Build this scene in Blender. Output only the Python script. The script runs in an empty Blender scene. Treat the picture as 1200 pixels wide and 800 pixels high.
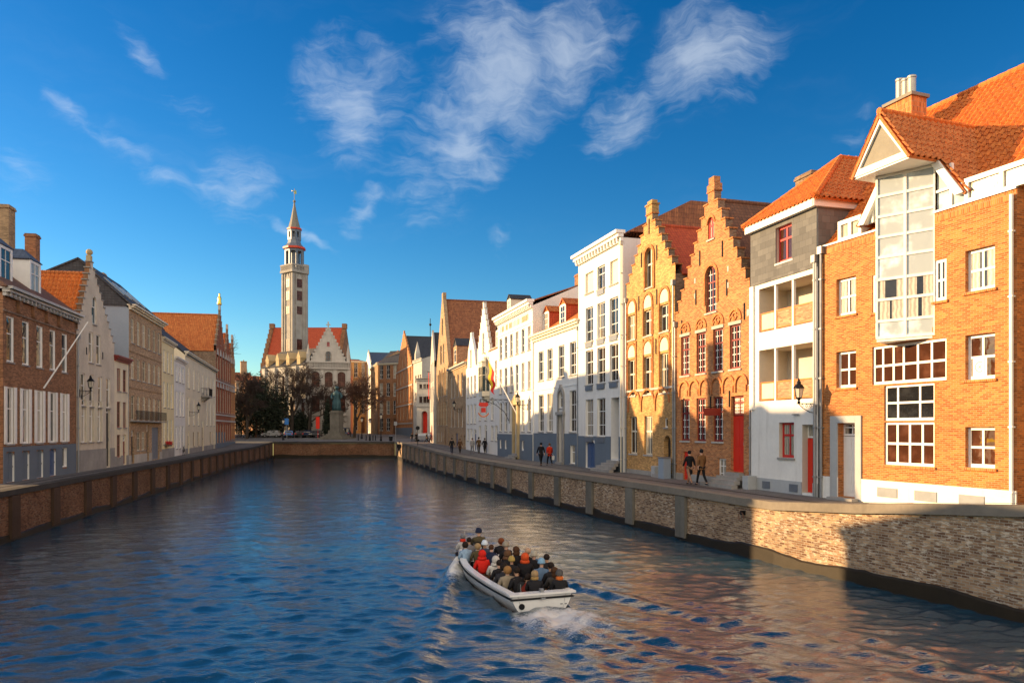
import bpy, bmesh, math, random
import numpy as np
from mathutils import Vector, Matrix
R = math.radians
random.seed(7)
S = bpy.context.scene
COL = S.collection

# ------------------------------------------------------------------ camera, sky, sun, exposure
# eye height is z = 0; the quays lie 2.75 m below, the canal 5.05 m below
WATER = -5.05
cam_d = bpy.data.cameras.new('camera'); cam = bpy.data.objects.new('camera', cam_d); COL.objects.link(cam)
cam.location = (0, 0, 0); cam.rotation_euler = (R(90), 0, 0)
cam_d.sensor_width = 36; cam_d.lens = 27; cam_d.shift_y = 103/1200
cam_d.clip_start = .1; cam_d.clip_end = 6000
S.camera = cam
SUN_EL, SUN_AZ = R(12.8), math.atan2(-.973, .23)       # azimuth measured from +Y towards +X
sun_dir = Vector((math.sin(SUN_AZ)*math.cos(SUN_EL), math.cos(SUN_AZ)*math.cos(SUN_EL), math.sin(SUN_EL)))
sd = bpy.data.lights.new('sun', 'SUN'); sun = bpy.data.objects.new('sun', sd); COL.objects.link(sun)
sd.energy = 4.4; sd.angle = R(.5); sd.color = (1, .66, .33)
sun.rotation_euler = (-sun_dir).to_track_quat('-Z', 'Y').to_euler(); sun.location = sun_dir*80
S.view_settings.view_transform = 'Standard'; S.view_settings.look = 'None'
S.view_settings.exposure = 1.45; S.view_settings.gamma = 1; S.view_settings.use_curve_mapping = False
S.cycles.max_bounces = 7; S.cycles.diffuse_bounces = 5; S.cycles.glossy_bounces = 3
S.cycles.caustics_reflective = False; S.cycles.caustics_refractive = False
try: S.cycles.use_denoising = True
except Exception: pass

class NT:
    """small helper to wire shader nodes"""
    def __init__(s, tree): s.t = tree; s.n = tree.nodes; s.l = tree.links
    def node(s, typ, props=None, **ins):
        nd = s.n.new(typ)
        for k, v in (props or {}).items(): setattr(nd, k, v)
        for k, v in ins.items():
            key = int(k[1:]) if k[0] == '_' and k[1:].isdigit() else k.replace('_', ' ')
            sock = nd.inputs[key]
            if isinstance(v, bpy.types.NodeSocket): s.l.new(v, sock)
            elif v is not None: sock.default_value = v
        return nd
    def math(s, op, a, b=0.0, c=0.0, clamp=False): return s.node('ShaderNodeMath', {'operation': op, 'use_clamp': clamp}, _0=a, _1=b, _2=c).outputs[0]
    def vmath(s, op, a, b=(0, 0, 0)): return s.node('ShaderNodeVectorMath', {'operation': op}, _0=a, _1=b).outputs[0]
    def mix(s, f, a, b, mode='MIX'):
        nd = s.n.new('ShaderNodeMix'); nd.data_type = 'RGBA'; nd.blend_type = mode
        for i, v in ((0, f), (6, a), (7, b)):
            if isinstance(v, bpy.types.NodeSocket): s.l.new(v, nd.inputs[i])
            else: nd.inputs[i].default_value = v if i == 0 else c4(v)
        return nd.outputs[2]
    def ramp(s, f, *stops):
        nd = s.n.new('ShaderNodeValToRGB'); s.l.new(f, nd.inputs[0]); cr = nd.color_ramp
        while len(cr.elements) < len(stops): cr.elements.new(.5)
        for e, (p, c) in zip(cr.elements, stops): e.position = p; e.color = c4(c) if isinstance(c, (tuple, list)) else (c, c, c, 1)
        return nd.outputs[0]
    def noise(s, vec, scale, detail=4, rough=.55, dist=0): return s.node('ShaderNodeTexNoise', None, Vector=vec, Scale=scale, Detail=detail, Roughness=rough, Distortion=dist).outputs[0]
    def sstep(s, x, a, b):
        nd = s.n.new('ShaderNodeMapRange'); nd.interpolation_type = 'SMOOTHSTEP'
        s.l.new(x, nd.inputs[0]); nd.inputs[1].default_value = a; nd.inputs[2].default_value = b
        return nd.outputs[0]

def c4(c): return (c[0], c[1], c[2], c[3] if len(c) > 3 else 1)

def build_world():
    w = bpy.data.worlds.new('World'); S.world = w; w.use_nodes = True
    T = NT(w.node_tree); T.n.clear()
    sky = T.node('ShaderNodeTexSky', {'sky_type': 'NISHITA', 'sun_disc': False, 'sun_elevation': SUN_EL, 'sun_rotation': SUN_AZ % (2*math.pi), 'altitude': 0, 'air_density': 1.0, 'dust_density': .3, 'ozone_density': 3.0}).outputs[0]
    sky = T.node('ShaderNodeHueSaturation', None, Hue=.5, Saturation=1.35, Value=1.0, Color=sky).outputs[0]
    sky = T.node('ShaderNodeGamma', None, Color=sky, Gamma=1.2).outputs[0]
    sky = T.mix(1.0, sky, (.64, .69, .67), 'MULTIPLY')
    vec = T.node('ShaderNodeTexCoord').outputs['Generated']
    sep = T.node('ShaderNodeSeparateXYZ', None, Vector=vec)
    az = T.math('ARCTAN2', sep.outputs[0], sep.outputs[1]); el = T.math('ARCSINE', sep.outputs[2])
    ae = T.node('ShaderNodeCombineXYZ', None, X=az, Y=el, Z=0.0).outputs[0]
    # wisps: (azimuth, elevation) centre, long and short half axes, tilt, strength
    def pix(px, py):
        x, z = (px-600)/900, (503-py)/900
        return math.atan2(x, 1), math.atan2(z, math.hypot(x, 1))
    wisps = [(355, 120, 470, 90, .050, .8), (370, 165, 440, 130, .04, .75), (495, 195, 585, 110, .055, .95), (525, 110, 640, 55, .060, 1.0), (600, 70, 725, 40, .040, .9), (500, 70, 560, 20, .04, .55),
             (675, 160, 780, 105, .034, .8), (760, 110, 905, 30, .046, .95), (850, 55, 905, 30, .04, .6),
             (62, 103, 135, 160, .012, .6), (110, 140, 250, 245, .02, .45), (140, 15, 215, 95, .014, .5), (195, 75, 265, 160, .018, .35),
             (255, 190, 305, 250, .036, .7), (395, 275, 432, 212, .016, .7), (575, 305, 602, 268, .012, .5), (1005, 152, 1035, 120, .022, .4), (305, 250, 390, 308, .006, .8),
             (0, 170, 40, 240, .04, .35), (450, 240, 530, 180, .06, .5)]
    w1 = T.noise(ae, 5.0, 4, .6); w2 = T.noise(T.vmath('ADD', ae, (7.3, 2.1, 0)), 5.0, 4, .6)
    wob = T.node('ShaderNodeCombineXYZ', None, X=T.math('MULTIPLY', T.math('SUBTRACT', w1, .5), .13), Y=T.math('MULTIPLY', T.math('SUBTRACT', w2, .5), .13), Z=0.0).outputs[0]
    aew = T.vmath('ADD', ae, wob)
    tot = None
    for x0, y0, x1, y1, b, k in wisps:
        (a0, e0), (a1, e1) = pix(x0, y0), pix(x1, y1)
        L = math.hypot(a1-a0, e1-e0)/2+.01; ang = math.atan2(e1-e0, a1-a0)
        mp = T.node('ShaderNodeMapping', {'vector_type': 'TEXTURE'}, Vector=aew, Location=((a0+a1)/2, (e0+e1)/2, 0), Rotation=(0, 0, ang), Scale=(L*1.3, b*1.7, 1)).outputs[0]
        ln = T.node('ShaderNodeVectorMath', {'operation': 'LENGTH'}, _0=mp).outputs['Value']
        m = T.math('MULTIPLY', T.math('POWER', T.math('SUBTRACT', 1.0, ln, clamp=True), .8), k)
        tot = m if tot is None else T.math('MAXIMUM', tot, m)
    rot = T.node('ShaderNodeMapping', None, Vector=aew, Rotation=(0, 0, R(-40)), Scale=(7, 30, 1)).outputs[0]
    fib = T.noise(rot, 1.5, 10, .66, .0); puff = T.noise(aew, 22, 8, .6, .15)
    tex = T.math('ADD', T.math('MULTIPLY', fib, .75), T.math('MULTIPLY', puff, .45))
    body = T.math('ADD', T.math('MULTIPLY', tot, 1.05), T.math('MULTIPLY', T.math('SUBTRACT', tex, .62), 1.9))
    dens = T.math('MULTIPLY', T.math('MULTIPLY', T.sstep(body, .10, 1.2), T.sstep(tot, .0, .35)), .45)
    veil = T.math('MULTIPLY', T.sstep(T.noise(rot, .35, 6, .6), .5, .85), .05)
    dens = T.math('MULTIPLY', T.math('ADD', dens, veil, clamp=True), T.sstep(el, 0.0, .1))
    col = T.mix(dens, sky, CLOUD)
    # unseen warm cloud added over the sky behind the bridge to brighten the shade
    fill_noise = T.noise(T.vmath('MULTIPLY', vec, (2.0, 2.0, 3.2)), 1.5, 7, .55)
    back = T.math('MULTIPLY', T.math('MULTIPLY', T.sstep(fill_noise, .36, .52), T.sstep(T.math('MULTIPLY', sep.outputs[1], -1.0), .02, .4)), T.sstep(el, .0, .12))
    col = T.mix(back, col, CLOUD_FILL)
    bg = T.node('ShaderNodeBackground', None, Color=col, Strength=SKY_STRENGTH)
    T.l.new(bg.outputs[0], T.node('ShaderNodeOutputWorld').inputs[0])
SKY_STRENGTH = .074
CLOUD_FILL = (11.0, 9.6, 8.0)  # added cloud behind the camera, bright enough to fill the shaded fronts
CLOUD = (4.2, 4.6, 5.0)
build_world()
# ------------------------------------------------------------------ mesh helpers
class MB:
    """collects faces and links them as one mesh object"""
    def __init__(s): s.v = []; s.f = []; s.m = []
    def add(s, vs, fs, mi=0):
        o = len(s.v); s.v += [tuple(p) for p in vs]
        for f in fs: s.f.append(tuple(i+o for i in f)); s.m.append(mi)
        return s
    def quad(s, a, b, c, d, mi=0): return s.add([a, b, c, d], [(0, 1, 2, 3)], mi)
    def poly(s, pts, mi=0): return s.add(pts, [tuple(range(len(pts)))], mi)
    def box(s, x0, x1, y0, y1, z0, z1, mi=0):
        if x0 > x1: x0, x1 = x1, x0
        if y0 > y1: y0, y1 = y1, y0
        if z0 > z1: z0, z1 = z1, z0
        return s.add([(x0,y0,z0),(x1,y0,z0),(x1,y1,z0),(x0,y1,z0),(x0,y0,z1),(x1,y0,z1),(x1,y1,z1),(x0,y1,z1)],
                     [(0,3,2,1),(4,5,6,7),(0,1,5,4),(1,2,6,5),(2,3,7,6),(3,0,4,7)], mi)
    def prism(s, poly, ax, a0, a1, mi=0):
        """extrude a 2D polygon along axis ax ('x','y','z') from a0 to a1"""
        def P(p, a): return {'x': (a, p[0], p[1]), 'y': (p[0], a, p[1]), 'z': (p[0], p[1], a)}[ax]
        n = len(poly)
        return s.add([P(p, a0) for p in poly]+[P(p, a1) for p in poly],
                     [tuple(range(n)), tuple(range(2*n-1, n-1, -1))]+[(i, (i+1) % n, n+(i+1) % n, n+i) for i in range(n)], mi)
    def tube(s, pts, rad, n=6, mi=0, cap=True):
        pts = [Vector(p) for p in pts]; o = len(s.v)
        rad = rad if isinstance(rad, (list, tuple)) else [rad]*len(pts)
        up = Vector((0, 0, 1))
        for i, p in enumerate(pts):
            d = (pts[min(i+1, len(pts)-1)]-pts[max(i-1, 0)]).normalized()
            a = d.cross(up if abs(d.z) < .95 else Vector((1, 0, 0))).normalized(); b = d.cross(a)
            for k in range(n):
                t = 2*math.pi*k/n; q = p+(a*math.cos(t)+b*math.sin(t))*rad[i]; s.v.append(tuple(q))
        for i in range(len(pts)-1):
            for k in range(n):
                s.f.append((o+i*n+k, o+i*n+(k+1) % n, o+(i+1)*n+(k+1) % n, o+(i+1)*n+k)); s.m.append(mi)
        if cap:
            s.f.append(tuple(o+k for k in range(n-1, -1, -1))); s.m.append(mi)
            s.f.append(tuple(o+(len(pts)-1)*n+k for k in range(n))); s.m.append(mi)
        return s
    def lathe(s, prof, n=12, c=(0, 0, 0), mi=0, sx=1, sy=1):
        o = len(s.v)
        for r, z in prof:
            for k in range(n):
                t = 2*math.pi*(k+.5)/n; s.v.append((c[0]+r*sx*math.cos(t), c[1]+r*sy*math.sin(t), c[2]+z))
        for i in range(len(prof)-1):
            for k in range(n): s.f.append((o+i*n+k, o+i*n+(k+1) % n, o+(i+1)*n+(k+1) % n, o+(i+1)*n+k)); s.m.append(mi)
        s.f.append(tuple(o+k for k in range(n-1, -1, -1))); s.m.append(mi)
        s.f.append(tuple(o+(len(prof)-1)*n+k for k in range(n))); s.m.append(mi)
        return s
    def ball(s, c, r, n=8, mi=0, sc=(1, 1, 1)):
        prof = [(max(.001, math.sin(math.pi*i/n))*r, -math.cos(math.pi*i/n)*r) for i in range(n+1)]
        o = len(s.v); s.lathe(prof, n+2, (0, 0, 0), mi)
        for i in range(o, len(s.v)): p = s.v[i]; s.v[i] = (c[0]+p[0]*sc[0], c[1]+p[1]*sc[1], c[2]+p[2]*sc[2])
        return s
    def slab(s, poly, t=.1, mi=0):
        """polygon with thickness t downwards along its normal"""
        ps = [Vector(p) for p in poly]; n = (ps[1]-ps[0]).cross(ps[2]-ps[0]).normalized()
        if n.z < 0: ps.reverse(); n = -n
        q = [p-n*t for p in ps]; k = len(ps)
        return s.add(ps+q, [tuple(range(k)), tuple(range(2*k-1, k-1, -1))]+[(i, k+i, k+(i+1) % k, (i+1) % k) for i in range(k)], mi)
    def mesh(s, name, mats, smooth=False):
        me = bpy.data.meshes.new(name); me.from_pydata(s.v, [], s.f)
        for m in (mats if isinstance(mats, (list, tuple)) else [mats]): me.materials.append(m)
        if len(me.materials) > 1: me.polygons.foreach_set('material_index', s.m)
        if smooth: me.polygons.foreach_set('use_smooth', [True]*len(s.f))
        auto_uv(me); me.update()
        return me
    def build(s, name, mats, parent=None, smooth=False, loc=None):
        return link(name, s.mesh(name, mats, smooth), parent, loc)

def auto_uv(me):
    """UVs in metres: u along the horizontal of each face, v up its slope"""
    nl = len(me.loops)
    if not nl: return
    uv = me.uv_layers.new(name='UVMap')
    co = np.empty(len(me.vertices)*3, np.float32); me.vertices.foreach_get('co', co); co = co.reshape(-1, 3)
    lv = np.empty(nl, np.int32); me.loops.foreach_get('vertex_index', lv)
    npoly = len(me.polygons)
    tot = np.empty(npoly, np.int32); me.polygons.foreach_get('loop_total', tot)
    nr = np.empty(npoly*3, np.float32); me.polygons.foreach_get('normal', nr); nr = nr.reshape(-1, 3)
    ln = np.repeat(nr, tot, axis=0); p = co[lv]
    h = np.hypot(ln[:, 0], ln[:, 1]); flat = h < .2; hh = np.where(flat, 1, h)
    tx = np.where(flat, 1, -ln[:, 1]/hh); ty = np.where(flat, 0, ln[:, 0]/hh)
    neg = (tx < -.01) | ((abs(tx) <= .01) & (ty < 0)); tx = np.where(neg, -tx, tx); ty = np.where(neg, -ty, ty)
    u = p[:, 0]*tx+p[:, 1]*ty
    sl = np.where(flat, 1, hh)
    v = np.where(flat, p[:, 1], p[:, 2]/np.maximum(sl, .2))
    uv.data.foreach_set('uv', np.stack([u, v], 1).astype(np.float32).ravel())

def link(name, me, parent=None, loc=None):
    o = bpy.data.objects.new(name, me); COL.objects.link(o)
    if parent is not None: o.parent = parent
    if loc is not None: o.location = loc
    return o
def tag(o, label=None, cat=None, group=None, kind=None):
    for k, v in (('label', label), ('category', cat), ('group', group), ('kind', kind)):
        if v: o[k] = v
    return o
def thing(name, label, cat, loc=(0, 0, 0), rz=0, group=None):
    o = bpy.data.objects.new(name, None); COL.objects.link(o); o.location = loc; o.rotation_euler = (0, 0, rz); o.empty_display_size = .3
    return tag(o, label, cat, group)
def copy_tree(o, parent=None):
    c = o.copy(); COL.objects.link(c)
    if parent is not None: c.parent = parent
    for ch in list(o.children): copy_tree(ch, c)
    return c
def delete_tree(o):
    for ch in list(o.children): delete_tree(ch)
    bpy.data.objects.remove(o)

# ------------------------------------------------------------------ materials
def new_mat(name):
    m = bpy.data.materials.new(name); m.use_nodes = True; T = NT(m.node_tree)
    return m, T, T.n['Principled BSDF']
def setp(T, p, color=None, rough=None, normal=None, spec=None, metal=None):
    for k, v in (('Base Color', color), ('Roughness', rough), ('Normal', normal), ('Specular IOR Level', spec), ('Metallic', metal)):
        if v is None: continue
        if isinstance(v, bpy.types.NodeSocket): T.l.new(v, p.inputs[k])
        else: p.inputs[k].default_value = c4(v) if k == 'Base Color' else v
def m_plain(name, c, rough=.6, metal=0, var=.12, spec=.4, scale=3.0):
    m, T, p = new_mat(name)
    tc = T.node('ShaderNodeTexCoord').outputs['Object']
    f = T.noise(tc, scale, 5, .6)
    col = T.mix(1.0, c, T.ramp(f, (.25, 1-var), (.75, 1+var*.6)), 'MULTIPLY')
    setp(T, p, col, rough, None, spec, metal); return m
def m_brick(name, c1, c2, mortar, bw=.22, bh=.07, ms=.010, dirt=.3, pale=None, bump=.5, var=1.0):
    m, T, p = new_mat(name)
    uv = T.node('ShaderNodeTexCoord').outputs['UV']; ob = T.node('ShaderNodeTexCoord').outputs['Object']
    jit = T.vmath('ADD', uv, T.node('ShaderNodeCombineXYZ', None, X=T.math('MULTIPLY', T.noise(uv, 9, 2), .012), Y=T.math('MULTIPLY', T.noise(T.vmath('ADD', uv, (5, 9, 0)), 6, 2), .016), Z=0.0).outputs[0])
    b = T.node('ShaderNodeTexBrick', {'offset': .5, 'squash': 1}, Vector=jit, Color1=c4(c1), Color2=c4(c2), Mortar=c4(mortar), Scale=1.0, Mortar_Size=ms, Mortar_Smooth=.25, Bias=0.0, Brick_Width=bw, Row_Height=bh)
    b2 = T.node('ShaderNodeTexBrick', {'offset': .5}, Vector=jit, Color1=(1-.28*var, 1-.3*var, 1-.32*var, 1), Color2=(1+.3*var, 1+.26*var, 1+.2*var, 1), Mortar=(1, 1, 1, 1), Scale=1.0, Mortar_Size=ms, Mortar_Smooth=.1, Bias=0.0, Brick_Width=bw, Row_Height=bh)
    b2.inputs['Vector'].links[0]; b2.offset_frequency = 2
    col = T.mix(1.0, b.outputs[0], b2.outputs[0], 'MULTIPLY')
    if pale:
        f = T.noise(T.vmath('MULTIPLY', jit, (1/bw, 1/bh, 1)), .9, 3, .7); g = T.noise(ob, .5, 4, .6)
        col = T.mix(T.math('MULTIPLY', T.math('MULTIPLY', T.sstep(f, .52, .60), T.sstep(g, .34, .6)), .8), col, pale)
    big = T.noise(ob, .45, 6, .65); fine = T.noise(ob, 3.5, 5, .6)
    col = T.mix(1.0, col, T.ramp(big, (.28, 1-dirt), (.72, 1+dirt*.45)), 'MULTIPLY')
    col = T.mix(1.0, col, T.ramp(fine, (.25, 1-dirt*.45), (.75, 1+dirt*.3)), 'MULTIPLY')
    st = T.noise(T.vmath('MULTIPLY', ob, (2.2, 2.2, .22)), 1.0, 5, .6)
    col = T.mix(T.math('MULTIPLY', T.sstep(st, .56, .8), dirt), col, (.06, .05, .04))
    h = T.math('ADD', T.math('MULTIPLY', T.math('SUBTRACT', 1.0, b.outputs[1]), 1.0), T.math('MULTIPLY', fine, .8))
    setp(T, p, col, .9, T.node('ShaderNodeBump', None, Strength=bump, Distance=.02, Height=h).outputs[0], .2); return m
def m_plaster(name, c, dirt=.18, streak=(.25, .22, .18), rough=.8, stain=.35):
    m, T, p = new_mat(name)
    ob = T.node('ShaderNodeTexCoord').outputs['Object']
    big = T.noise(ob, .6, 6, .6); fine = T.noise(ob, 6, 5, .6); st = T.noise(T.vmath('MULTIPLY', ob, (2.6, 2.6, .18)), 1.0, 6, .65)
    col = T.mix(1.0, c, T.ramp(big, (.3, 1-dirt), (.7, 1.0)), 'MULTIPLY')
    col = T.mix(1.0, col, T.ramp(fine, (.3, 1-dirt*.4), (.7, 1.02)), 'MULTIPLY')
    col = T.mix(T.math('MULTIPLY', T.sstep(st, .52, .82), stain), col, streak)
    setp(T, p, col, rough, T.node('ShaderNodeBump', None, Strength=.25, Distance=.02, Height=fine).outputs[0], .25); return m
def m_tile(name, c1, c2, dark, w=.25, h=.33, bump=.9, wave=True, moss=.25):
    m, T, p = new_mat(name)
    uv = T.node('ShaderNodeTexCoord').outputs['UV']; ob = T.node('ShaderNodeTexCoord').outputs['Object']
    b = T.node('ShaderNodeTexBrick', {'offset': 0.0}, Vector=uv, Color1=c4(c1), Color2=c4(c2), Mortar=c4(dark), Scale=1.0, Mortar_Size=.012, Mortar_Smooth=.4, Bias=0.0, Brick_Width=w, Row_Height=h)
    sp = T.node('ShaderNodeSeparateXYZ', None, Vector=uv)
    big = T.noise(ob, .8, 6, .65); fine = T.noise(ob, 5, 4, .6)
    col = T.mix(1.0, b.outputs[0], T.ramp(fine, (.25, .72), (.75, 1.2)), 'MULTIPLY')
    col = T.mix(T.math('MULTIPLY', T.sstep(big, .48, .75), moss), col, dark)
    saw = T.math('FRACT', T.math('DIVIDE', sp.outputs[1], h))
    hgt = T.math('MULTIPLY', T.math('SUBTRACT', 1.0, saw), .035)
    if wave:
        wv = T.math('SINE', T.math('MULTIPLY', sp.outputs[0], 2*math.pi/w)); hgt = T.math('ADD', hgt, T.math('MULTIPLY', wv, .035))
    else: hgt = T.math('ADD', hgt, T.math('MULTIPLY', T.math('SUBTRACT', 1.0, b.outputs[1]), .008))
    setp(T, p, col, .75, T.node('ShaderNodeBump', None, Strength=bump, Distance=1.0, Height=hgt).outputs[0], .3); return m
def m_glass(name, base, curtain, cur=.5, rough=.04, spec=.55):
    """a window pane: dark room behind it, in some windows a pale curtain, a glossy front"""
    m, T, p = new_mat(name)
    oi = T.node('ShaderNodeObjectInfo'); rnd = oi.outputs['Random']
    tc = T.node('ShaderNodeTexCoord'); sp = T.node('ShaderNodeSeparateXYZ', None, Vector=tc.outputs['Object'])
    g = T.node('ShaderNodeSeparateXYZ', None, Vector=tc.outputs['Generated'])
    folds = T.math('SINE', T.math('ADD', T.math('MULTIPLY', sp.outputs[0], 42.0), T.math('MULTIPLY', T.noise(tc.outputs['Object'], 3), 9.0)))
    ccol = T.mix(T.math('MULTIPLY_ADD', folds, .5, .5), curtain, tuple(v*.55 for v in curtain))
    edge = T.math('ABSOLUTE', T.math('SUBTRACT', g.outputs[0], .5))
    op = T.math('MULTIPLY', rnd, .75)
    side = T.math('GREATER_THAN', edge, T.math('SUBTRACT', .5, op))
    has = T.math('GREATER_THAN', T.math('FRACT', T.math('MULTIPLY', rnd, 17.3)), 1-cur)
    room = T.mix(T.sstep(T.noise(T.vmath('ADD', tc.outputs['Object'], T.vmath('MULTIPLY', oi.outputs['Location'], (.37, .37, .1))), 1.3, 3), .45, .75), base, tuple(v*2.2+.008 for v in base))
    col = T.mix(T.math('MULTIPLY', side, has), room, ccol)
    bmp = T.node('ShaderNodeBump', None, Strength=.04, Distance=.3, Height=T.noise(tc.outputs['Object'], 1.7, 2)).outputs[0]
    setp(T, p, col, rough, bmp, spec); p.inputs['IOR'].default_value = 1.52; return m

M = {}
M['brick_modern'] = m_brick('orange brick', (.385, .118, .029), (.47, .17, .046), (.43, .27, .14), .21, .065, .009, .16)
M['brick_yellow'] = m_brick('old yellow brick', (.47, .235, .070), (.58, .325, .108), (.46, .34, .19), .2, .065, .010, .3)
M['brick_orange'] = m_brick('old orange brick', (.39, .128, .042), (.49, .195, .066), (.42, .29, .17), .2, .065, .010, .24)
M['brick_arch'] = m_brick('red orange arch brick', (.50, .15, .04), (.56, .2, .06), (.42, .28, .16), .07, .2, .008, .15)
M['brick_brown'] = m_brick('brown brick', (.24, .105, .048), (.33, .16, .08), (.30, .20, .13), .21, .065, .009, .28)
M['brick_red'] = m_brick('red brick', (.30, .075, .035), (.38, .11, .05), (.28, .17, .12), .21, .065, .009, .22)
M['brick_tan'] = m_brick('tan brick', (.34, .22, .12), (.42, .28, .16), (.36, .28, .2), .21, .065, .009, .25)
M['brick_dark'] = m_brick('weathered dark brick', (.20, .12, .075), (.30, .19, .12), (.25, .2, .15), .21, .065, .011, .4, (.36, .31, .25))
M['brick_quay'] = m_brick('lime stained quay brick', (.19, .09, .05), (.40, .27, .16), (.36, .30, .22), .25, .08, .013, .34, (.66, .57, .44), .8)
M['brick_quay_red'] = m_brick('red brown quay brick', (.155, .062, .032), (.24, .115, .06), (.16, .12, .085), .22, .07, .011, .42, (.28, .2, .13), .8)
M['white'] = m_plaster('white render', (.80, .77, .71), .14, (.34, .3, .24), .8, .4)
M['cream'] = m_plaster('cream render', (.80, .70, .50), .16)
M['offwhite'] = m_plaster('weathered off white render', (.72, .63, .49), .3, (.3, .24, .16), .85, .6)
M['yellowish'] = m_plaster('pale yellow render', (.82, .69, .40), .14)
M['grey_render'] = m_plaster('pale grey render', (.42, .43, .43), .16)
M['taupe'] = m_brick('taupe brick', (.42, .285, .175), (.47, .33, .21), (.40, .28, .18), .21, .065, .006, .16)
M['blue_grey'] = m_plaster('blue grey paint', (.135, .17, .21), .12, (.08, .09, .1), .6, .2)
M['side_blue'] = m_plaster('pale blue grey cladding', (.27, .33, .40), .1, (.2, .22, .25), .6, .2)
M['stone'] = m_plaster('grey stone', (.36, .34, .31), .3, (.15, .13, .11), .85, .5)
M['limestone'] = m_plaster('pale limestone', (.52, .485, .43), .28, (.2, .18, .15), .85, .55)
M['tower_stone'] = m_plaster('grey tower stone', (.40, .375, .335), .3, (.16, .14, .12), .85, .6)
M['sandstone'] = m_plaster('warm sandstone', (.52, .40, .22), .25, (.25, .17, .1), .85, .4)
M['slate_wall'] = m_brick('grey slate cladding', (.125, .125, .125), (.16, .16, .158), (.085, .085, .085), .4, .28, .006, .12, None, .3, .25)
M['slate'] = m_tile('dark slate', (.04, .043, .05), (.06, .063, .07), (.022, .022, .025), .25, .2, .5, False, .3)
M['slate_blue'] = m_tile('blue slate', (.06, .08, .12), (.08, .105, .15), (.04, .05, .07), .25, .2, .4, False, .1)
M['tile_orange'] = m_tile('orange pantiles', (.48, .125, .028), (.62, .20, .05), (.2, .06, .025))
M['tile_red'] = m_tile('red clay tiles', (.42, .065, .025), (.5, .09, .03), (.22, .05, .025), .17, .2, .5, False)
M['tile_brown'] = m_tile('brown pantiles', (.23, .085, .04), (.36, .14, .06), (.1, .045, .03))
M['tile_dark'] = m_tile('old dark brown tiles', (.13, .065, .04), (.19, .09, .05), (.07, .04, .03), .2, .22, .6, False)
M['tile_geo'] = m_tile('glazed orange pantiles', (.56, .14, .024), (.66, .20, .04), (.32, .08, .025), .25, .33, .05, False, .12)
M['tile_geo_shaded'] = m_tile('shade toned orange pantiles', (.50, .15, .04), (.62, .21, .06), (.25, .08, .03), .25, .33, .05, False, .2)  # orange tile with the shade of sun-grazed slopes put into its colour
M['wood_white'] = m_plain('white painted wood', (.80, .78, .73), .45, 0, .08)
M['wood_cream'] = m_plain('cream painted wood', (.66, .60, .46), .5, 0, .1)
M['wood_red'] = m_plain('red painted wood', (.50, .022, .018), .4, 0, .12)
M['wood_deepred'] = m_plain('oxblood painted wood', (.20, .02, .015), .45, 0, .15)
M['door_red'] = m_plain('scarlet door paint', (.62, .028, .012), .38, 0, .06)
M['wood_brown'] = m_plain('brown stained wood', (.13, .06, .03), .5, 0, .2)
M['wood_black'] = m_plain('black painted wood', (.018, .018, .02), .4, 0, .2)
M['wood_blue'] = m_plain('blue painted wood', (.045, .09, .2), .45, 0, .15)
M['wood_grey'] = m_plain('grey painted wood', (.16, .185, .22), .5, 0, .12)
M['rail_orange'] = m_plain('orange painted metal', (.62, .16, .02), .4, 0, .08)
M['canopy_grey'] = m_plain('grey canopy board', (.20, .185, .15), .7, 0, .15)
M['iron'] = m_plain('black wrought iron', (.014, .014, .016), .45, .6, .2)
M['zinc'] = m_plain('grey zinc', (.27, .28, .29), .45, .5, .2)
M['steel'] = m_plain('pale steel flue', (.36, .34, .30), .4, .6, .1)
M['lead'] = m_plain('lead flashing', (.16, .18, .21), .5, .3, .15)
M['gold'] = m_plain('gilding', (.85, .55, .12), .3, .9, .1)
M['bronze'] = m_plain('green bronze', (.035, .085, .095), .5, .4, .3)
M['red_band'] = m_plain('vermilion paint', (.6, .06, .02), .5, 0, .1)
M['lamp_glass'] = m_plain('frosted lamp glass', (.6, .56, .45), .15, 0, .06, .6)
M['rubber'] = m_plain('black rubber', (.012, .012, .012), .8)
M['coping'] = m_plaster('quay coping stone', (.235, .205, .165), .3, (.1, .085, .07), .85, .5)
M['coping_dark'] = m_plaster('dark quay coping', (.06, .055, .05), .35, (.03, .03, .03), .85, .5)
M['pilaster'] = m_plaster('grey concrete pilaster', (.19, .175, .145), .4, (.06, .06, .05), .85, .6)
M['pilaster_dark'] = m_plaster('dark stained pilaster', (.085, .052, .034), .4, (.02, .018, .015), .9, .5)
M['algae'] = m_plaster('wet algae', (.03, .021, .010), .45, (.012, .012, .008), .55, .6)
M['pane'] = m_glass('window pane', (.012, .013, .015), (.42, .38, .3), .35)
M['pane_curtain'] = m_glass('curtained pane', (.02, .02, .018), (.62, .56, .45), .9)
M['pane_grey'] = m_glass('greenish glazing', (.36, .40, .41), (.5, .48, .4), .0, .06)
M['pane_cream'] = m_glass('blinded pane', (.40, .36, .26), (.5, .45, .34), .8, .12)
M['pane_brown'] = m_glass('dark brown pane', (.05, .018, .009), (.35, .28, .2), .2)
M['pane_lodge'] = m_glass('red brown leaded pane', (.06, .02, .013), (.2, .12, .08), .0, .3, .2)
M['inside_white'] = m_plaster('balcony render', (.62, .56, .45), .1)
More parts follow.
